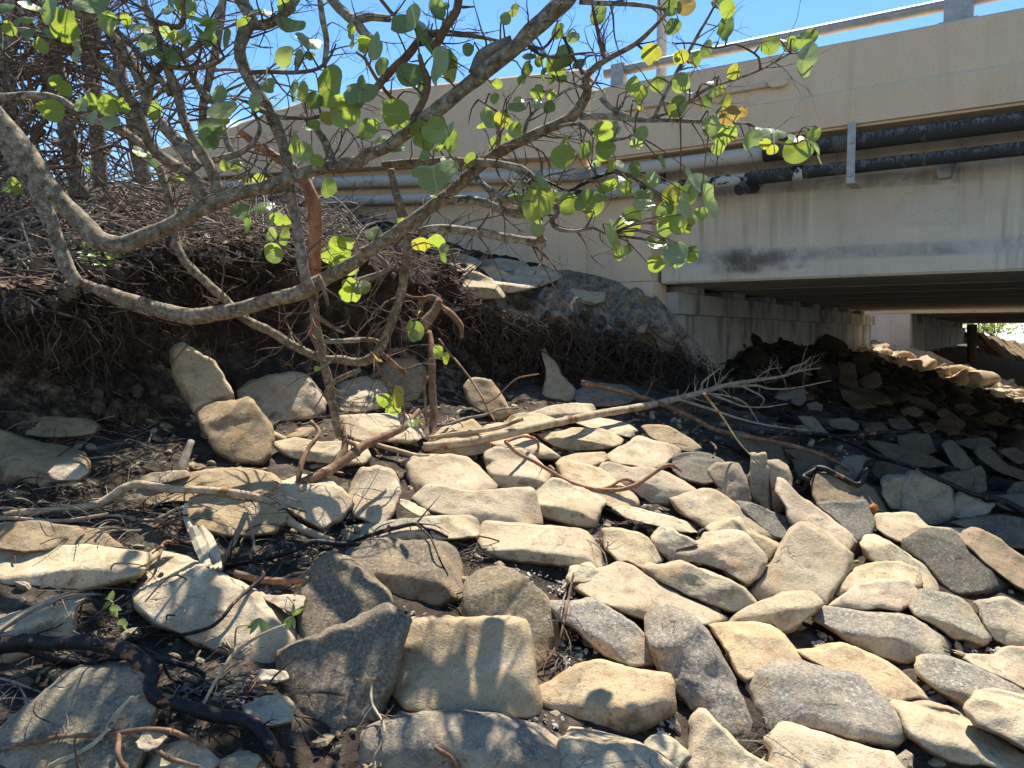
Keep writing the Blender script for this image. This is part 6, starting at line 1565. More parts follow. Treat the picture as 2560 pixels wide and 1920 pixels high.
# leaves: (x, y, half width, half height, turn, tone) read off the survey tiles; tone 0 deep green, 1 grey green sheen, 2 lit through, 3 yellow, 4 brown
LV = {
'A': [(300,60,70,80,0,0),(370,150,85,80,0,2),(560,40,100,85,0,0),(190,60,66,30,25,1),(840,160,60,40,20,1),(650,150,40,50,0,2),(750,120,35,30,0,2),(870,240,50,50,0,0),(1170,130,75,32,25,1),(1080,200,45,40,0,1),(1120,245,35,40,0,2),(1240,240,45,45,0,0),(1320,230,32,60,0,0),(1720,170,80,60,20,0),(1830,240,75,48,35,1),(1680,330,60,62,0,1),(1550,285,60,22,10,1),(1780,350,40,50,0,1),(1840,330,32,30,0,0),(1590,510,45,45,0,0),(1740,535,35,60,0,1),(1790,540,42,55,0,3),(1860,600,55,55,0,0),(1960,510,90,115,0,2),(2040,645,90,70,0,2),(2110,540,52,90,0,0),(1300,560,48,50,0,0),(1320,655,85,72,-10,1),(1300,730,55,40,0,1),(300,645,68,40,-22,2),(480,620,42,42,0,1),(550,610,50,35,0,2),(670,600,78,30,-15,2),(560,690,40,50,0,1),(650,710,50,50,30,1),(60,160,40,30,0,2),(20,250,30,52,0,0),(240,270,42,35,0,2),(450,330,32,35,0,1),(370,505,60,32,10,2),(330,480,40,40,0,0),(1720,840,42,66,0,2),(1800,900,52,52,0,2),(1880,950,40,30,0,2),(1330,980,30,30,0,2),(1450,1080,30,42,0,2),(1540,1070,42,26,0,2),(1350,1130,46,22,0,1),(1930,1110,50,56,0,0),(1610,1390,36,42,0,1),(1680,1400,42,52,0,2),(1630,1490,56,52,0,2),(1560,1220,62,42,0,0),(1470,1330,32,46,0,0),(1700,1310,30,26,0,2),(1950,1520,52,42,0,2),(2040,1450,46,40,0,2),(2000,1565,60,48,0,2),(1430,1260,60,50,0,0),(1400,1130,50,40,0,0),(1640,1300,40,30,0,2),(1700,40,50,40,0,2),(1560,60,60,36,10,0),(1100,20,40,50,0,0),(990,60,34,30,0,1),(130,110,50,40,0,0),(30,40,50,40,0,0),(170,200,40,36,0,0),(1850,760,50,40,0,0),(1940,700,44,26,0,3),(80,1090,36,30,0,2),(40,1110,30,30,0,0),(110,1130,30,24,0,2)],
'B': [(370,150,70,66,0,0),(440,105,50,70,0,1),(550,230,52,140,-25,0),(200,272,52,76,0,1),(240,392,42,50,0,0),(565,385,56,105,0,1),(420,455,76,76,0,0),(470,450,26,80,10,0),(665,405,46,84,-10,3),(640,360,40,60,0,0),(120,540,100,84,0,0),(40,645,50,66,0,2),(335,675,80,70,0,2),(320,725,40,40,0,0),(260,630,26,42,0,1),(160,770,56,60,0,0),(200,745,40,40,0,2),(290,850,86,64,15,0),(480,780,60,46,0,2),(560,770,70,70,0,2),(500,830,60,40,0,2),(640,800,42,80,15,2),(670,845,36,62,0,2),(500,920,30,32,0,0),(555,1025,132,100,-15,0),(650,960,54,34,40,1),(980,110,32,32,0,2),(1030,58,26,36,0,3),(1535,92,45,55,0,0),(1285,182,36,46,0,2),(1380,212,38,38,0,1),(1180,360,26,32,0,2),(1105,405,30,45,0,0),(1075,472,26,28,0,2),(1192,435,13,36,0,0),(1840,318,56,46,0,3),(2025,340,40,26,0,3),(1968,42,46,50,0,0),(1970,150,40,50,0,0),(2050,30,50,56,0,4),(1725,502,38,50,0,2),(1790,560,30,46,0,2),(1880,492,40,46,0,2),(2015,482,46,56,0,2),(1995,635,44,62,0,2),(1765,650,52,18,35,1),(1785,790,34,42,0,2),(1170,542,40,30,0,2),(915,582,26,30,0,2),(1060,592,32,26,0,1),(1050,650,52,40,0,0),(1170,612,36,32,0,1),(1240,640,32,36,0,0),(960,702,45,36,0,3),(1040,772,42,42,0,2),(1010,745,26,22,0,2),(1320,922,66,56,0,2),(1560,770,62,42,0,2),(1620,762,26,42,0,1),(1570,892,60,46,0,2),(1465,892,32,56,0,0),(1520,976,24,26,0,1),(1600,980,22,36,0,3),(1650,972,32,24,30,1),(1190,1052,32,62,-35,0),(1070,1105,56,26,20,1),(1180,1205,86,106,0,2),(1360,1212,56,62,0,2),(1480,1202,56,72,20,2),(1800,1162,50,48,0,0),(1800,1222,62,46,0,1),(1725,1292,62,56,0,0),(1630,1382,50,98,-15,1),(1710,1342,62,60,0,2),(1940,1242,36,46,0,0),(1940,1332,62,56,0,2),(2000,1322,32,46,0,3),(1965,1152,46,66,0,3),(2090,1100,50,84,20,1),(2070,1212,50,82,-15,1),(1870,1442,56,42,0,0),(1985,1497,76,76,0,1),(2080,1502,36,46,0,0),(1870,1556,52,44,0,2),(1650,1502,30,42,0,2),(1700,1476,26,32,0,2),(1830,1062,42,52,0,1),(1740,1002,32,50,0,0),(1900,962,26,52,-15,0),(1600,1092,42,32,0,2),(1700,1112,32,50,0,2),(600,1492,30,56,0,0),(480,1442,52,32,0,3),(570,1432,52,32,0,2),(200,1382,46,42,0,1),(40,1432,52,32,0,2),(50,1582,60,42,0,2),(20,1500,44,40,0,2),(1560,1120,30,26,0,2),(1660,1060,34,26,0,1),(1540,1180,40,30,0,0),(930,500,30,26,0,2),(1250,560,30,24,0,2),(1120,330,40,30,0,0)],
'C': [(375,52,46,42,0,2),(375,162,28,70,0,0),(320,20,40,40,0,0),(630,262,52,54,0,2),(685,252,42,32,0,1),(755,267,34,46,0,2),(820,232,36,46,0,2),(875,217,26,46,0,0),(825,352,30,92,0,1),(250,287,24,46,0,0),(180,350,20,46,0,2),(100,336,42,28,0,3),(95,477,40,50,0,2),(110,545,50,20,25,1),(410,422,42,32,-30,3),(290,492,32,26,0,1),(340,527,24,26,0,3),(295,545,24,30,0,2),(350,602,20,48,0,3),(75,630,42,60,0,2),(245,600,26,40,0,0),(285,742,46,62,0,1),(340,792,76,66,0,2),(320,872,40,38,0,2),(510,822,40,60,10,1),(635,782,86,60,10,1),(790,882,70,80,0,2),(780,820,44,30,0,1),(850,790,26,44,-20,1),(890,792,24,44,10,2),(905,902,32,76,-18,1),(600,852,32,22,30,3),(640,882,32,22,0,3),(245,1192,60,96,-10,1),(170,1072,42,80,-30,1),(140,1152,46,60,0,0),(75,1322,42,60,0,2),(140,1332,26,42,0,3),(220,1270,36,40,0,2),(70,1502,72,70,0,1),(150,1510,36,44,0,2),(50,1160,30,50,0,3),(10,1260,50,60,0,0),(390,680,60,36,0,4),(470,660,30,26,0,4)],
'E': [(270,945,48,42,0,2),(340,930,42,62,0,3),(310,992,50,40,0,2),(450,545,50,60,0,0),(410,500,20,40,20,2),(130,282,52,46,0,0),(60,330,62,42,0,2),(590,660,30,40,0,2),(620,700,22,36,0,2)],
'D': [(2080,260,50,40,0,2),(2000,30,50,40,0,2)]}
lf = MB(); TONE, LUV = [], []
NA = 18
def leaf(C, e1, e2, nrm, r1, r2, tone, rr):
    """one round leaf: rings about the middle of the blade, cupped, notched where the stalk joins"""
    spin = rr.uniform(0, 6.28)
    cs, sn = math.cos(spin), math.sin(spin)
    vs = [C]; uv = [(0, 0.0, 0)]
    cup = rr.uniform(-0.38, 0.22); fold = rr.uniform(0.0, 0.38); ph = rr.uniform(0, 6)
    bite = rr.uniform(0, 6.28) if rr.random() < 0.35 else None
    for ring in (0.4, 0.75, 1.0):
        for j in range(NA):
            a = 2 * math.pi * j / NA
            r = ring * (1 - 0.22 * math.exp(-((a - 4.712) / 0.28) ** 2)) * (1 + 0.03 * math.sin(3 * a + ph) * ring)
            if bite is not None and ring > 0.7:
                dd = (a - bite + math.pi) % (2 * math.pi) - math.pi
                r *= 1 - 0.32 * math.exp(-(dd / 0.3) ** 2)
            x, y = r * math.cos(a), r * math.sin(a)
            z = cup * (x * x + y * y) + fold * abs(x) + 0.05 * math.sin(4 * a + ph) * ring
            X, Y = x * cs - y * sn, x * sn + y * cs
            vs.append(C + e1 * (X * r1) + e2 * (Y * r2) + nrm * (z * (r1 + r2) * 0.5))
            uv.append((x, y, 0))
    fs = [(0, 1 + j, 1 + (j + 1) % NA) for j in range(NA)]
    for q in range(2):
        for j in range(NA):
            a, b = 1 + q * NA + j, 1 + q * NA + (j + 1) % NA
            fs.append((a, a + NA, b + NA, b))
    lf.add(vs, fs)
    tv = min(1.0, max(0.0, tone / 4 + rr.uniform(-0.05, 0.05)))
    TONE.extend([tv] * len(vs)); LUV.extend(uv)
    return C + (e1 * (sn * r1) - e2 * (cs * r2)) * 0.8 if False else vs[1 + 2 * NA + int(NA * 0.75)]
rl = random.Random(4)
ALLP = np.concatenate([P for P, Rr in TB]); ALLR = np.concatenate([Rr for P, Rr in TB])
stalks = MB()
def stalk(p, far=0.5):
    p = np.array(p)
    d = np.linalg.norm(ALLP - p, axis=1)
    k = int(np.argmin(d))
    if d[k] > far: return
    q = ALLP[k]
    mid = (p + q) / 2 + np.array((rl.gauss(0, 0.02), rl.gauss(0, 0.02), 0.02 + rl.random() * 0.03))
    stalks.tube([q, mid, p], [0.0055, 0.004, 0.0025], 5, step=0.05, cap=False)
FW = Vector((0, _cp, -_sp)); UPV = Vector((0, _sp, _cp)); RT = Vector((1, 0, 0))
for t, ls in LV.items():
    for (x, y, rx, ry, ang, tone) in ls:
        Y = rl.uniform(3.95, 4.3)
        if t in ('E', 'D'): Y = rl.uniform(4.7, 5.0)
        if t == 'A' and y > 1000: Y = rl.uniform(4.9, 5.4)
        if t == 'B' and y > 1370 and x < 650: Y = rl.uniform(4.9, 5.3)
        C = at(t, x, y, Y)
        a, b = px_size(t, rx, Y) * 1.08, px_size(t, ry, Y) * 1.08
        an = -R(ang)
        h = RT * math.cos(an) + UPV * math.sin(an)
        v = -RT * math.sin(an) + UPV * math.cos(an)
        if a >= b: maj, mnr, L, l = h, v, a, b
        else: maj, mnr, L, l = v, h, b, a
        ca = max(l / L * 0.97, 0.35); al = math.acos(min(1, ca))
        sg = -1 if tone >= 2 else 1
        e2 = mnr * math.cos(al) + FW * (math.sin(al) * sg)
        if e2.z < 0 and tone < 2: e2 = mnr * math.cos(al) - FW * (math.sin(al) * sg)
        r2 = l / ca
        nrm = maj.cross(e2).normalized()
        base = leaf(C, maj, e2, nrm, L, r2, tone, rl)
        stalk(base)
# whorls of leaves at the twig ends
tips = [(p, g) for p, g in TIPS if p[1] > 3.2]
rl.shuffle(tips)
cnt_ = 0
for p, g in tips:
    X_ = CX + p[0] / p[1] * F_PX; Yp = HORIZON - (p[2] - H) / p[1] * F_PX
    if not (-60 < X_ < 1500 and -80 < Yp < 520): continue
    if X_ > 620 and rl.random() < 0.62: continue
    cnt_ += 1
    if cnt_ > 26: break
    for q in range(rl.choice([2, 3, 3, 4])):
        h = Vector(g) * 0.6 + Vector((rl.gauss(0, 0.7), rl.gauss(0, 0.6), rl.gauss(0.1, 0.6))); h.normalize()
        s = h.cross(Vector((rl.gauss(0, 1), rl.gauss(0, 1), rl.gauss(0, 1)))).normalized()
        r = rl.uniform(0.035, 0.075)
        leaf(Vector(p) + h * r * 1.05, s, h, s.cross(h), r, r * rl.uniform(0.85, 1.0), rl.choice([0, 0, 1, 2, 2]), rl)
# small leaves sprinkled along the twigs, and the crown above the picture
def wild_leaf(C, r, tone):
    n = Vector((rl.gauss(0, 0.8), rl.gauss(0, 0.8), rl.gauss(0.3, 0.8))).normalized()
    e1 = n.cross(Vector((rl.gauss(0, 1), rl.gauss(0, 1), rl.gauss(0, 1)))).normalized()
    b = leaf(C, e1, n.cross(e1), n, r, r * rl.uniform(0.8, 1.0), tone, rl)
    return b
for k in range(40):
    i = rl.randrange(N_SEEN)
    P, Rr = TB[i]
    q = P[rl.randrange(len(P))]
    if Rr.mean() > 0.06: continue
    C = Vector(q) + Vector((rl.gauss(0, 0.16), rl.gauss(0, 0.14), rl.gauss(0, 0.16)))
    b = wild_leaf(C, rl.uniform(0.02, 0.05), rl.choice([0, 0, 1, 2, 2, 2, 3]))
    stalk(b)
for k in range(330):
    if rl.random() < 0.75:
        P, Rr = TB[rl.randrange(N_SEEN, len(TB))]
        q = P[rl.randrange(len(P))]
        C = Vector(q) + Vector((rl.gauss(0, 0.3), rl.gauss(0, 0.3), rl.gauss(0.1, 0.2)))
    else:
        C = Vector((rl.uniform(-3.6, -0.4), rl.uniform(4.0, 6.2), H + rl.uniform(2.3, 3.1)))
    if (C.z - H) / C.y < 0.45: continue
    b = wild_leaf(C, rl.uniform(0.05, 0.095), rl.choice([0, 0, 1, 2, 2]))
    stalk(b, 0.9)
ol = lf.build('crown', M_LEAF, tree, smooth=True)
for nm, dt, data in (('tone', 'FLOAT', TONE), ('leafuv', 'FLOAT_VECTOR', LUV)):
    at_ = ol.data.attributes.new(nm, dt, 'POINT')
    if dt == 'FLOAT': at_.data.foreach_set('value', data)
    else: at_.data.foreach_set('vector', [c for u in data for c in u])
o = stalks.build('leaf_stalks', M_TWIG, tree); o['kind'] = 'stuff'

# ------------------------------------------------------------------ bare stems and brush behind on the bank
def bare_tree(label, limbs, seed, cnt, mat=M_BARK2):
    root = empty('bare_tree', at(limbs[0][0], limbs[0][1][0][0], limbs[0][1][0][1], limbs[0][2]), label, 'tree')
    tm = MB(); rr = random.Random(seed)
    for k, (t, pts, Y) in enumerate(limbs):
        P = [at(t, p[0], p[1], Y) for p in pts]; Rr = [px_size(t, p[2], Y) for p in pts]
        m = MB(); m.tube(P, Rr, 9, wob=0.2, seed=seed + k, step=0.08)
        m.build('trunk' if k == 0 else 'branch', mat, root, smooth=True)
        SP, SR = spline(P, Rr, 0.08)
        side_twigs(tm, SP, SR, cnt, rr, (0.4, 1.3), 0.2, 1.2, 2)
    o = tm.build('twigs', M_TWIG, root); o['kind'] = 'stuff'
bare_tree('bare stems with a pale upright trunk behind the crooked tree', [('A', [(600,1100,40),(575,800,42),(560,560,42),(545,300,46),(565,100,46),(540,-80,44)], 7.6), ('A', [(560,560,22),(520,420,24),(470,250,22),(440,60,20),(430,-60,18)], 7.5), ('A', [(850,1080,46),(800,760,46),(770,640,42),(720,480,38),(700,300,36),(640,140,34),(600,-40,30)], 7.2)], 31, 22)
bare_tree('dark leaning stems at the left end behind the crooked tree', [('A', [(480,1180,50),(420,900,50),(380,640,46),(340,420,46),(300,250,44),(260,60,40),(240,-80,36)], 7.0), ('A', [(70,1100,40),(60,700,40),(40,450,44),(60,250,44),(80,60,44),(70,-80,40)], 6.6), ('A', [(330,600,20),(300,420,24),(330,300,24),(400,180,20),(450,40,18)], 6.8)], 32, 26)
bare_tree('grey slender stems rising before the end of the approach wall', [('A', [(1160,1000,38),(1100,900,40),(1020,800,38),(920,690,32),(850,520,34),(790,390,34),(700,250,34),(620,150,30)], 6.2), ('A', [(1190,900,18),(1205,800,24),(1205,620,24),(1250,420,24),(1290,240,22),(1320,60,18),(1330,-60,16)], 6.4), ('A', [(1370,900,16),(1340,820,18),(1290,640,16),(1180,520,24),(1130,420,18)], 6.3)], 33, 16)
# ------------------------------------------------------------------ brushwood, roots, litter, small plants
rb = random.Random(9)
def bank_at(x, s, lift=0.0):
    y, d = bank_depth(x, s)
    p = at('Z', x, y, d)
    return Vector((p.x, p.y - lift * 0.3, p.z + lift))
m = MB()
for k in range(500):
    x = rb.uniform(-60, 780); s = rb.uniform(0.15, 1.75) ** 1.0
    pile = 0.75 * math.exp(-((x - 130) / 190) ** 2) * max(0, 1 - abs(s - 0.5) / 0.9)
    c = bank_at(x, s, 0.02 + rb.random() * (0.06 + pile))
    L = rb.uniform(0.15, 0.65); a = rb.gauss(0.0, 1.0); tl = rb.gauss(-0.05, 0.32)
    d = Vector((math.cos(a), math.sin(a) * 0.9, tl)); r0 = rb.choice([0.004, 0.005, 0.007, 0.009, 0.014])
    b1 = Vector((rb.gauss(0, 0.05), rb.gauss(0, 0.05), rb.gauss(0.05, 0.08)))
    m.tube([c - d * L, c - d * L * 0.3 + b1, c + d * L * 0.4 - b1 * 0.6, c + d * L], [r0, r0 * 0.95, r0 * 0.8, r0 * 0.4], 5, step=0.12, cap=False)
tag(m.build('brushwood', M_GREYWOOD, origin=(0, 0, 0)), 'tangled grey brushwood heaped on top of the bank', 'brushwood', kind='stuff')
m = MB()
for k in range(400):
    x = rb.uniform(60, 700); s = rb.uniform(0.6, 2.05)
    c = bank_at(x, s, 0.03)
    L = rb.uniform(0.1, 0.4); a = rb.gauss(0.1, 0.7)
    d = Vector((math.cos(a), math.sin(a), rb.gauss(-0.05, 0.25))); r0 = rb.choice([0.003, 0.004, 0.006])
    b1 = Vector((rb.gauss(0, 0.06), rb.gauss(0, 0.06), rb.gauss(0.02, 0.06)))
    m.tube([c - d * L, c + b1, c + d * L], [r0, r0, r0 * 0.5], 4, step=0.1, cap=False)
for k in range(160):
    x = rb.uniform(860, 1010); s = rb.uniform(0.7, 2.3)
    c = bank_at(x, s, 0.05)
    L = rb.uniform(0.08, 0.4); a = rb.uniform(0, 3.14)
    d = Vector((math.cos(a), math.sin(a) * 0.5, rb.gauss(-0.3, 0.5))); r0 = rb.choice([0.003, 0.004, 0.006, 0.01])
    b1 = Vector((rb.gauss(0, 0.06), rb.gauss(0, 0.06), rb.gauss(0.02, 0.06)))
    m.tube([c - d * L, c + b1, c + d * L], [r0, r0, r0 * 0.5], 4, step=0.1, cap=False)
tag(m.build('brushwood', M_TWIG, origin=(0, 0, 0)), 'fine brown twigs strewn over the front of the bank', 'brushwood', kind='stuff')

# dense tangle of vines and dead stems over the left end of the bank
m = MB()
for k in range(230):
    x = rb.uniform(-40, 520) if k % 3 else rb.uniform(-40, 200); y = rb.uniform(60, 1000); Y = rb.uniform(5.8, 8.2)
    p = np.array(at('A', x, y, Y)); L = rb.uniform(0.4, 1.5); r0 = rb.choice([0.004, 0.006, 0.008, 0.012, 0.018])
    v = np.array((rb.gauss(0, 1), rb.gauss(0, 0.5), rb.gauss(0, 0.9))); v /= np.linalg.norm(v)
    pts, rad = [p.copy()], [r0]
    for q in range(7):
        v = v + np.array((rb.gauss(0, 0.35), rb.gauss(0, 0.25), rb.gauss(-0.05, 0.35))); v /= np.linalg.norm(v)
        p = p + v * L / 7; pts.append(p.copy()); rad.append(r0 * (1 - 0.08 * q))
    m.tube(pts, rad, 5, step=0.12, cap=False)
tag(m.build('vine_tangle', M_TWIG, origin=(0, 0, 0)), 'brown tangle of vines and dead stems at the left end of the bank', 'vines', kind='stuff')
def hang(m, x, s0, length, r0, rr, sway=0.06):
    p = np.array(bank_at(x, s0)); p[1] -= rr.uniform(0.0, 0.08)
    pts, rad = [p.copy()], [r0]
    v = np.array((rr.gauss(0, 0.3), -abs(rr.gauss(0.25, 0.2)), rr.uniform(-0.4, 0.3)))
    n = 6
    for k in range(n):
        v = v + np.array((rr.gauss(0, 0.25), rr.gauss(0.03, 0.12), -0.38)); v /= np.linalg.norm(v)
        p = p + v * length / n + np.array((rr.gauss(0, sway * 0.3), 0, 0))
        pts.append(p.copy()); rad.append(r0 * (1 - 0.7 * (k + 1) / n))
    m.tube(pts, rad, 4, step=0.08, cap=False)
    return pts
m = MB()
CLU = [rb.gauss(285, 105) for _ in range(24)] + [rb.uniform(970, 1520) for _ in range(30)] + [rb.uniform(-120, 960) for _ in range(16)]
for k in range(1050):
    u = rb.random()
    if u < 0.72: x = rb.choice(CLU) + rb.gauss(0, 9)
    elif u < 0.82: x = rb.gauss(280, 110)
    elif u < 0.92: x = rb.uniform(960, 1545)
    else: x = rb.uniform(-150, 960)
    s = rb.uniform(1.5, 3.6) if x < 950 else rb.uniform(1.95, 3.6)
    hang(m, x, s, rb.uniform(0.12, 0.6), rb.choice([0.0016, 0.0022, 0.003, 0.004, 0.007, 0.011]), rb, rb.choice([0.06, 0.2, 0.35]))
for k in range(200):
    x = rb.uniform(980, 1500); hang(m, x, rb.uniform(1.9, 3.0), rb.uniform(0.2, 0.65), rb.choice([0.003, 0.005, 0.008]), rb, 0.15)
tag(m.build('hanging_roots', M_ROOT, origin=(0, 0, 0)), 'fine dark roots hanging from the undercut lip of the bank', 'roots', kind='stuff')
m = MB()
for k in range(170):
    u = rb.random()
    x = rb.gauss(290, 130) if u < 0.5 else rb.uniform(900, 1500)
    hang(m, x, rb.uniform(1.7, 4.3), rb.uniform(0.1, 0.45), rb.choice([0.0018, 0.0022, 0.003]), rb, 0.12)
tag(m.build('hanging_roots', M_GREYWOOD, origin=(0, 0, 0)), 'pale thread like rootlets on the bank face', 'roots', kind='stuff')

cl = MB()
for k in range(420):
    x = rb.gauss(290, 120) if rb.random() < 0.4 else rb.uniform(700, 1520)
    c = bank_at(x, rb.uniform(1.6, 4.8)); s = rb.choice([0.02, 0.03, 0.045, 0.07])
    c = c + Vector((0, -rb.uniform(0.0, 0.08), 0))
    vs = [c + Vector((rb.uniform(0.6, 1.2) * s * math.cos(a) * math.sin(b), rb.uniform(0.6, 1.2) * s * math.sin(a) * math.sin(b), rb.uniform(0.6, 1.2) * s * math.cos(b))) for b in (0.5, 1.3, 2.1, 2.8) for a in np.linspace(0, 5.5, 7)]
    cl.add(vs, [tuple(range(7))[::-1], tuple(range(21, 28))] + [(i * 7 + j, i * 7 + (j + 1) % 7, i * 7 + 7 + (j + 1) % 7, i * 7 + 7 + j) for i in range(3) for j in range(7)])
o = cl.build('soil_clods', M_SOIL, origin=(0, 0, 0)); tag(o, 'dark clods of soil held in the roots of the bank face', 'soil', kind='stuff')
# twigs and rootlets between the rocks
m = MB(); m2 = MB()
zones = [('Z', 330, 1120, 260, 60, 260), ('Z', 120, 1080, 130, 40, 130), ('Z', 560, 1190, 120, 70, 110), ('Z', 280, 1300, 90, 60, 60), ('Z', 470, 1500, 130, 60, 90), ('Z', 700, 900, 90, 50, 60), ('Z', 920, 900, 60, 50, 60),
         ('H', 780, 400, 80, 50, 40), ('H', 640, 680, 120, 40, 30), ('H', 1560, 300, 100, 90, 50), ('H', 1300, 900, 60, 160, 50), ('Z', 250, 980, 120, 60, 140), ('Z', 60, 1520, 90, 60, 60), ('Z', 1620, 930, 120, 60, 60), ('I', 580, 1500, 40, 70, 20), ('Z', 130, 1370, 90, 60, 60), ('Z', 760, 1120, 60, 30, 30)]
for (t, cx, cy, sx, sy, n) in zones:
    for k in range(n):
        X, Y_ = px(t, cx + rb.gauss(0, sx * 0.7), cy + rb.gauss(0, sy * 0.7))
        if not (-60 < X < 2620 and Y_ < 2000): continue
        r_ = ray(X, Y_)
        ok, loc, _n, _i, ob, _m = SC.ray_cast(DG, Vector((0, 0, H)), Vector(r_).normalized(), distance=40)
        if ok and ob.name.startswith('rock') and rb.random() < 0.8: continue
        d = loc.y if ok else 6.0
        p = ray(X, Y_) * d; p[2] += H
        L = rb.uniform(0.03, 0.2); a = rb.uniform(0, 3.14); r0 = rb.choice([0.0015, 0.002, 0.003, 0.005])
        dd = np.array((math.cos(a), math.sin(a) * 0.8, rb.gauss(0.05, 0.3)))
        b1 = np.array((rb.gauss(0, 0.22), rb.gauss(0, 0.2), abs(rb.gauss(0.12, 0.15)))) * L
        p = p + np.array((0, -0.012, 0.012))
        (m if rb.random() < 0.6 else m2).tube([p - dd * L, p - dd * L * 0.35 + b1, p + dd * L * 0.35 + b1 * 0.8, p + dd * L], [r0, r0, r0 * 0.8, r0 * 0.4], 4, step=0.06, cap=False)
tag(m.build('twig_litter', M_ROOT, origin=(0, 0, 0)), 'dark twigs and rootlets caught between the rocks', 'twigs', kind='stuff')
tag(m2.build('twig_litter', M_GREYWOOD, origin=(0, 0, 0)), 'pale dry twigs scattered between the rocks', 'twigs', kind='stuff')

# dead leaves on the bank and in the joints
m = MB()
def dead(m, p, s, rr):
    n = Vector((rr.gauss(0, 0.5), rr.gauss(-0.3, 0.5), 1)).normalized()
    e1 = n.cross(Vector((rr.gauss(0, 1), rr.gauss(0, 1), 0.1))).normalized(); e2 = n.cross(e1)
    vs = []
    for j in range(9):
        a = 2 * math.pi * j / 9; q = rr.uniform(0.75, 1.1)
        vs.append(p + e1 * (math.cos(a) * s * q) + e2 * (math.sin(a) * s * 0.75 * q) + n * (0.35 * s * math.cos(a) ** 2))
    vs.append(p + n * 0.0)
    m.add(vs, [(9, j, (j + 1) % 9) for j in range(9)])
for k in range(700):
    x = rb.uniform(-40, 760); s = rb.uniform(0.4, 2.05)
    dead(m, bank_at(x, s, 0.05), rb.uniform(0.015, 0.05), rb)
for k in range(170):
    X, Y_ = px('Z', rb.gauss(420, 260), rb.uniform(1040, 1600))
    if X < 0: continue
    r_ = ray(X, Y_)
    ok, loc, _n, _i, ob, _m = SC.ray_cast(DG, Vector((0, 0, H)), Vector(r_).normalized(), distance=40)
    if not ok or (ob.name.startswith('rock') and rb.random() < 0.88): continue
    p = r_ * loc.y; p[2] += H
    dead(m, Vector(p) + Vector((0, -0.015, 0.015)), rb.uniform(0.008, 0.025), rb)
tag(m.build('leaf_litter', M_LITTER, origin=(0, 0, 0)), 'brown dead leaves scattered on the bank and in the joints', 'leaves', kind='stuff')
# bigger dried leaves on the front of the bank, each of its own
for (t, x, y, s, lab) in (('A', 180, 1480, 0.085, 'large pale dried leaf standing beside the tree foot'), ('D', 210, 200, 0.10, 'pinkish dead leaf lying on the left end of the bank lip'), ('D', 740, 200, 0.075, 'curled brown leaf lying right of the tree foot')):
    d = surf(*px(t, x, y)); C = at(t, x, y, d - 0.05)
    mm = MB()
    vs = []
    for i in range(5):
        v = i / 4
        w = math.sin(math.pi * (0.12 + 0.8 * v)) * s * 0.62
        for u in (-1, -0.5, 0, 0.5, 1):
            vs.append(C + Vector((u * w + 0.2 * s * v, -0.25 * s * (1 - u * u) + 0.1 * s * v, (v - 0.4) * 2.0 * s)))
    mm.add(vs, [(i * 5 + j, i * 5 + j + 1, i * 5 + j + 6, i * 5 + j + 5) for i in range(4) for j in range(4)])
    tag(mm.build('dead_leaf', M_STRAW if 'pale' in lab else M_LITTER, smooth=True), lab, 'leaf')

# small green plants
def sprig(t, x, y, n, size, label, seed, Y=None, tone=0.5):
    rr = random.Random(seed)
    d = (surf(*px(t, x, y)) if Y is None else Y) - 0.02
    B0 = np.array(at(t, x, y, d))
    e = empty('seedling', tuple(B0), label, 'plant')
    st, lv = MB(), MB(); tn, uvs = [], []
    for k in range(n):
        g = np.array((rr.gauss(0, 0.6), rr.gauss(-0.2, 0.4), rr.uniform(0.4, 1.0))); g /= np.linalg.norm(g)
        L = size * rr.uniform(0.6, 1.2)
        tip = B0 + g * L
        st.tube([B0, B0 + g * L * 0.5 + np.array((0, 0, 0.15 * L)), tip], [0.003, 0.0025, 0.0015], 5, step=0.03, cap=False)
        for q in range(3):
            h = g + np.array((rr.gauss(0, 0.7), rr.gauss(0, 0.7), rr.gauss(0, 0.5))); h /= np.linalg.norm(h)
            l = size * rr.uniform(0.35, 0.6); w = l * 0.28
            sd = np.cross(h, (rr.gauss(0, 0.3), -0.6, 0.8)); sd /= np.linalg.norm(sd); up = np.cross(sd, h)
            vs, us = [], []
            for i in range(5):
                v = i / 4; ww = w * math.sin(math.pi * (0.05 + 0.92 * v))
                for u in (-1, 0, 1):
                    vs.append(tip + h * l * v + sd * u * ww + up * (0.25 * abs(u) * ww - 0.3 * l * v * v)); us.append((u, v * 2 - 1, 0))
            lv.add(vs, [(i * 3 + j, i * 3 + j + 1, i * 3 + j + 4, i * 3 + j + 3) for i in range(4) for j in range(2)])
            tn += [tone + rr.uniform(-0.12, 0.12)] * len(vs); uvs += us
    st.build('stem', M_TWIG, e)
    o = lv.build('foliage', M_LEAF, e, smooth=True)
    a1 = o.data.attributes.new('tone', 'FLOAT', 'POINT'); a1.data.foreach_set('value', tn)
    a2 = o.data.attributes.new('leafuv', 'FLOAT_VECTOR', 'POINT'); a2.data.foreach_set('vector', [c for u in uvs for c in u])
sprig('G', 720, 600, 8, 0.10, 'small bright green plant at the right end of the cream pillow rock', 1)
sprig('G', 630, 800, 4, 0.12, 'low green plant with broad leaves below the cream pillow rock', 2, tone=0.4)
sprig('A', 80, 1130, 10, 0.16, 'leafy green plant at the left edge on top of the bank', 3, tone=0.4)
sprig('D', 520, 120, 7, 0.10, 'little green plant on the bank lip beside the tree foot', 4)
sprig('D', 640, 230, 8, 0.14, 'pale green plant at the root of the lower limb', 5, tone=0.45)
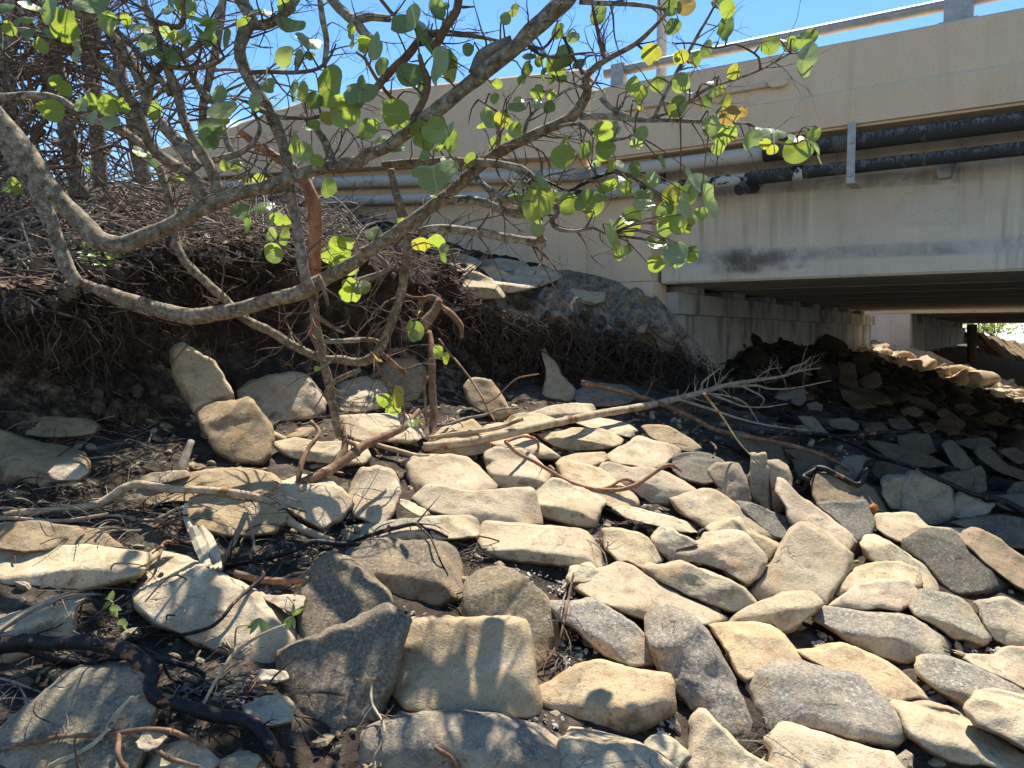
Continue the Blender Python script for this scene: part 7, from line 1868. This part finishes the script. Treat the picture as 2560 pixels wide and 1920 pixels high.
# wilted seedling with a long thin stem standing in front of the big dark rock
e = empty('seedling', at('G', 1210, 1440, surf(*px('G', 1210, 1440))), 'wilted seedling with a long thin leaning stem in front of the cream rock', 'plant')
P, Rr = laid('G', [(1205,1450,5),(1240,1280,9),(1300,1140,10),(1400,970,10),(1450,912,9),(1600,812,8),(1735,757,6)], k=4)
P = [(p[0], p[1] - 0.10, p[2]) for p in P]
mm = MB(); mm.tube(P, Rr, 7, step=0.03)
P2, R2 = laid('G', [(1440,915,6),(1440,850,6),(1450,780,5),(1500,765,5),(1540,770,4)], k=4)
P2 = [(p[0], p[1] - 0.10, p[2]) for p in P2]; mm.tube(P2, R2, 6, step=0.03)
mm.build('stem', M_DRIFT, e)
lv = MB(); tn, uvs = [], []
for (px_, py_) in ((1540, 770), (1735, 757)):
    C = np.array(at('G', px_, py_, P2[-1][1] - 0.01))
    for k in range(7):
        h = np.array((rb.gauss(0, 0.6), -0.2 + rb.gauss(0, 0.3), -0.7 + rb.gauss(0, 0.35))); h /= np.linalg.norm(h)
        l = rb.uniform(0.05, 0.095); w = l * 0.15
        sd = np.cross(h, (0.2, -1, 0.1)); sd /= np.linalg.norm(sd)
        vs, us = [], []
        for i in range(5):
            v = i / 4; ww = w * math.sin(math.pi * (0.05 + 0.92 * v))
            for u in (-1, 0, 1):
                vs.append(C + h * l * v + sd * u * ww); us.append((u, v * 2 - 1, 0))
        lv.add(vs, [(i * 3 + j, i * 3 + j + 1, i * 3 + j + 4, i * 3 + j + 3) for i in range(4) for j in range(2)])
        tn += [0.35 + rb.uniform(-0.15, 0.15)] * len(vs); uvs += us
o = lv.build('foliage', M_LEAF, e, smooth=True)
a1 = o.data.attributes.new('tone', 'FLOAT', 'POINT'); a1.data.foreach_set('value', tn)
a2 = o.data.attributes.new('leafuv', 'FLOAT_VECTOR', 'POINT'); a2.data.foreach_set('vector', [c for u in uvs for c in u])
# orange husk in the shade
d = surf(*px('I', 1240, 125)); C = at('I', 1240, 120, d - 0.03)
mm = MB(); mm.tube([C - Vector((0.02, 0, 0.045)), C, C + Vector((0.015, 0, 0.03))], [0.022, 0.034, 0.018], 8, wob=0.5, seed=3, step=0.01)
tag(mm.build('husk', plain('husk_orange', (0.42, 0.15, 0.04), 0.8, 0, 0.5, 60), smooth=True), 'small orange brown husk lodged between grey rocks at the shadow line', 'husk')

# ------------------------------------------------------------------ far side seen under the second bridge
def rocky_mound():
    V, F = [], []
    xs = np.linspace(0, 1, 40)
    for i, u in enumerate(xs):
        c = at('F', 1800 + u * 520, 548 + (u ** 1.2) * 110, 44)
        for k, (dy, dz) in enumerate(((6, 0.0), (2.0, 0.0), (0, -0.05), (-0.8, -0.6), (-2.2, -1.6), (-3.5, -2.6))):
            V.append((c.x + 0.3 * fbm(i * 0.7, k), c.y + dy, c.z + dz + 0.25 * fbm(i * 0.9, k * 0.8, 5)))
    for i in range(39):
        for k in range(5):
            a = i * 6 + k
            F.append((a, a + 6, a + 7, a + 1))
    o = link_mesh('rock_embankment', V, F, M_ROCK, smooth=False)
    o.color = (0.62, 0.58, 0.52, 1); o['grey'] = 0.1; o['dirt'] = 0.2
    tag(o, 'sloping stone embankment beyond the second bridge', 'embankment')
rocky_mound()
def shrub(x, y, Y, w, h, label, seed):
    rr = random.Random(seed)
    B = at('F', x, y, Y)
    e = empty('shrub', B, label, 'shrub')
    st, lv = MB(), MB(); tn, uvs = [], []
    for k in range(9):
        tip = B + Vector((rr.uniform(-w, w), rr.uniform(-w, w) * 0.5, h * rr.uniform(0.5, 1.0)))
        st.tube([B, (B + tip) / 2 + Vector((rr.gauss(0, 0.1), 0, 0.15)), tip], [0.03, 0.02, 0.008], 5, step=0.2, cap=False)
    for k in range(420):
        a, rr_ = rr.uniform(0, 6.28), math.sqrt(rr.random())
        c = B + Vector((math.cos(a) * rr_ * w, math.sin(a) * rr_ * w * 0.5, h * (0.15 + 0.85 * rr.random() * (1 - 0.6 * rr_ * rr_))))
        n = Vector((rr.gauss(0, 1), rr.gauss(0, 1), rr.gauss(0.5, 1))).normalized(); e1 = n.orthogonal().normalized(); e2 = n.cross(e1); s = rr.uniform(0.06, 0.14)
        lv.add([c - e1 * s, c + e2 * s * 0.6, c + e1 * s, c - e2 * s * 0.6], [(0, 1, 2, 3)])
        tn += [rr.choice([0.3, 0.5, 0.6])] * 4; uvs += [(0.5, 0, 0)] * 4
    st.build('stems', M_TWIG, e)
    o = lv.build('foliage', M_LEAF, e)
    a1 = o.data.attributes.new('tone', 'FLOAT', 'POINT'); a1.data.foreach_set('value', tn)
    a2 = o.data.attributes.new('leafuv', 'FLOAT_VECTOR', 'POINT'); a2.data.foreach_set('vector', [c for u in uvs for c in u])
shrub(1960, 590, 46, 2.4, 2.0, 'bright green shrub on the embankment beyond the second bridge', 1)
shrub(1870, 570, 47, 1.4, 1.4, 'smaller green shrub beside the timber pile beyond the second bridge', 2)
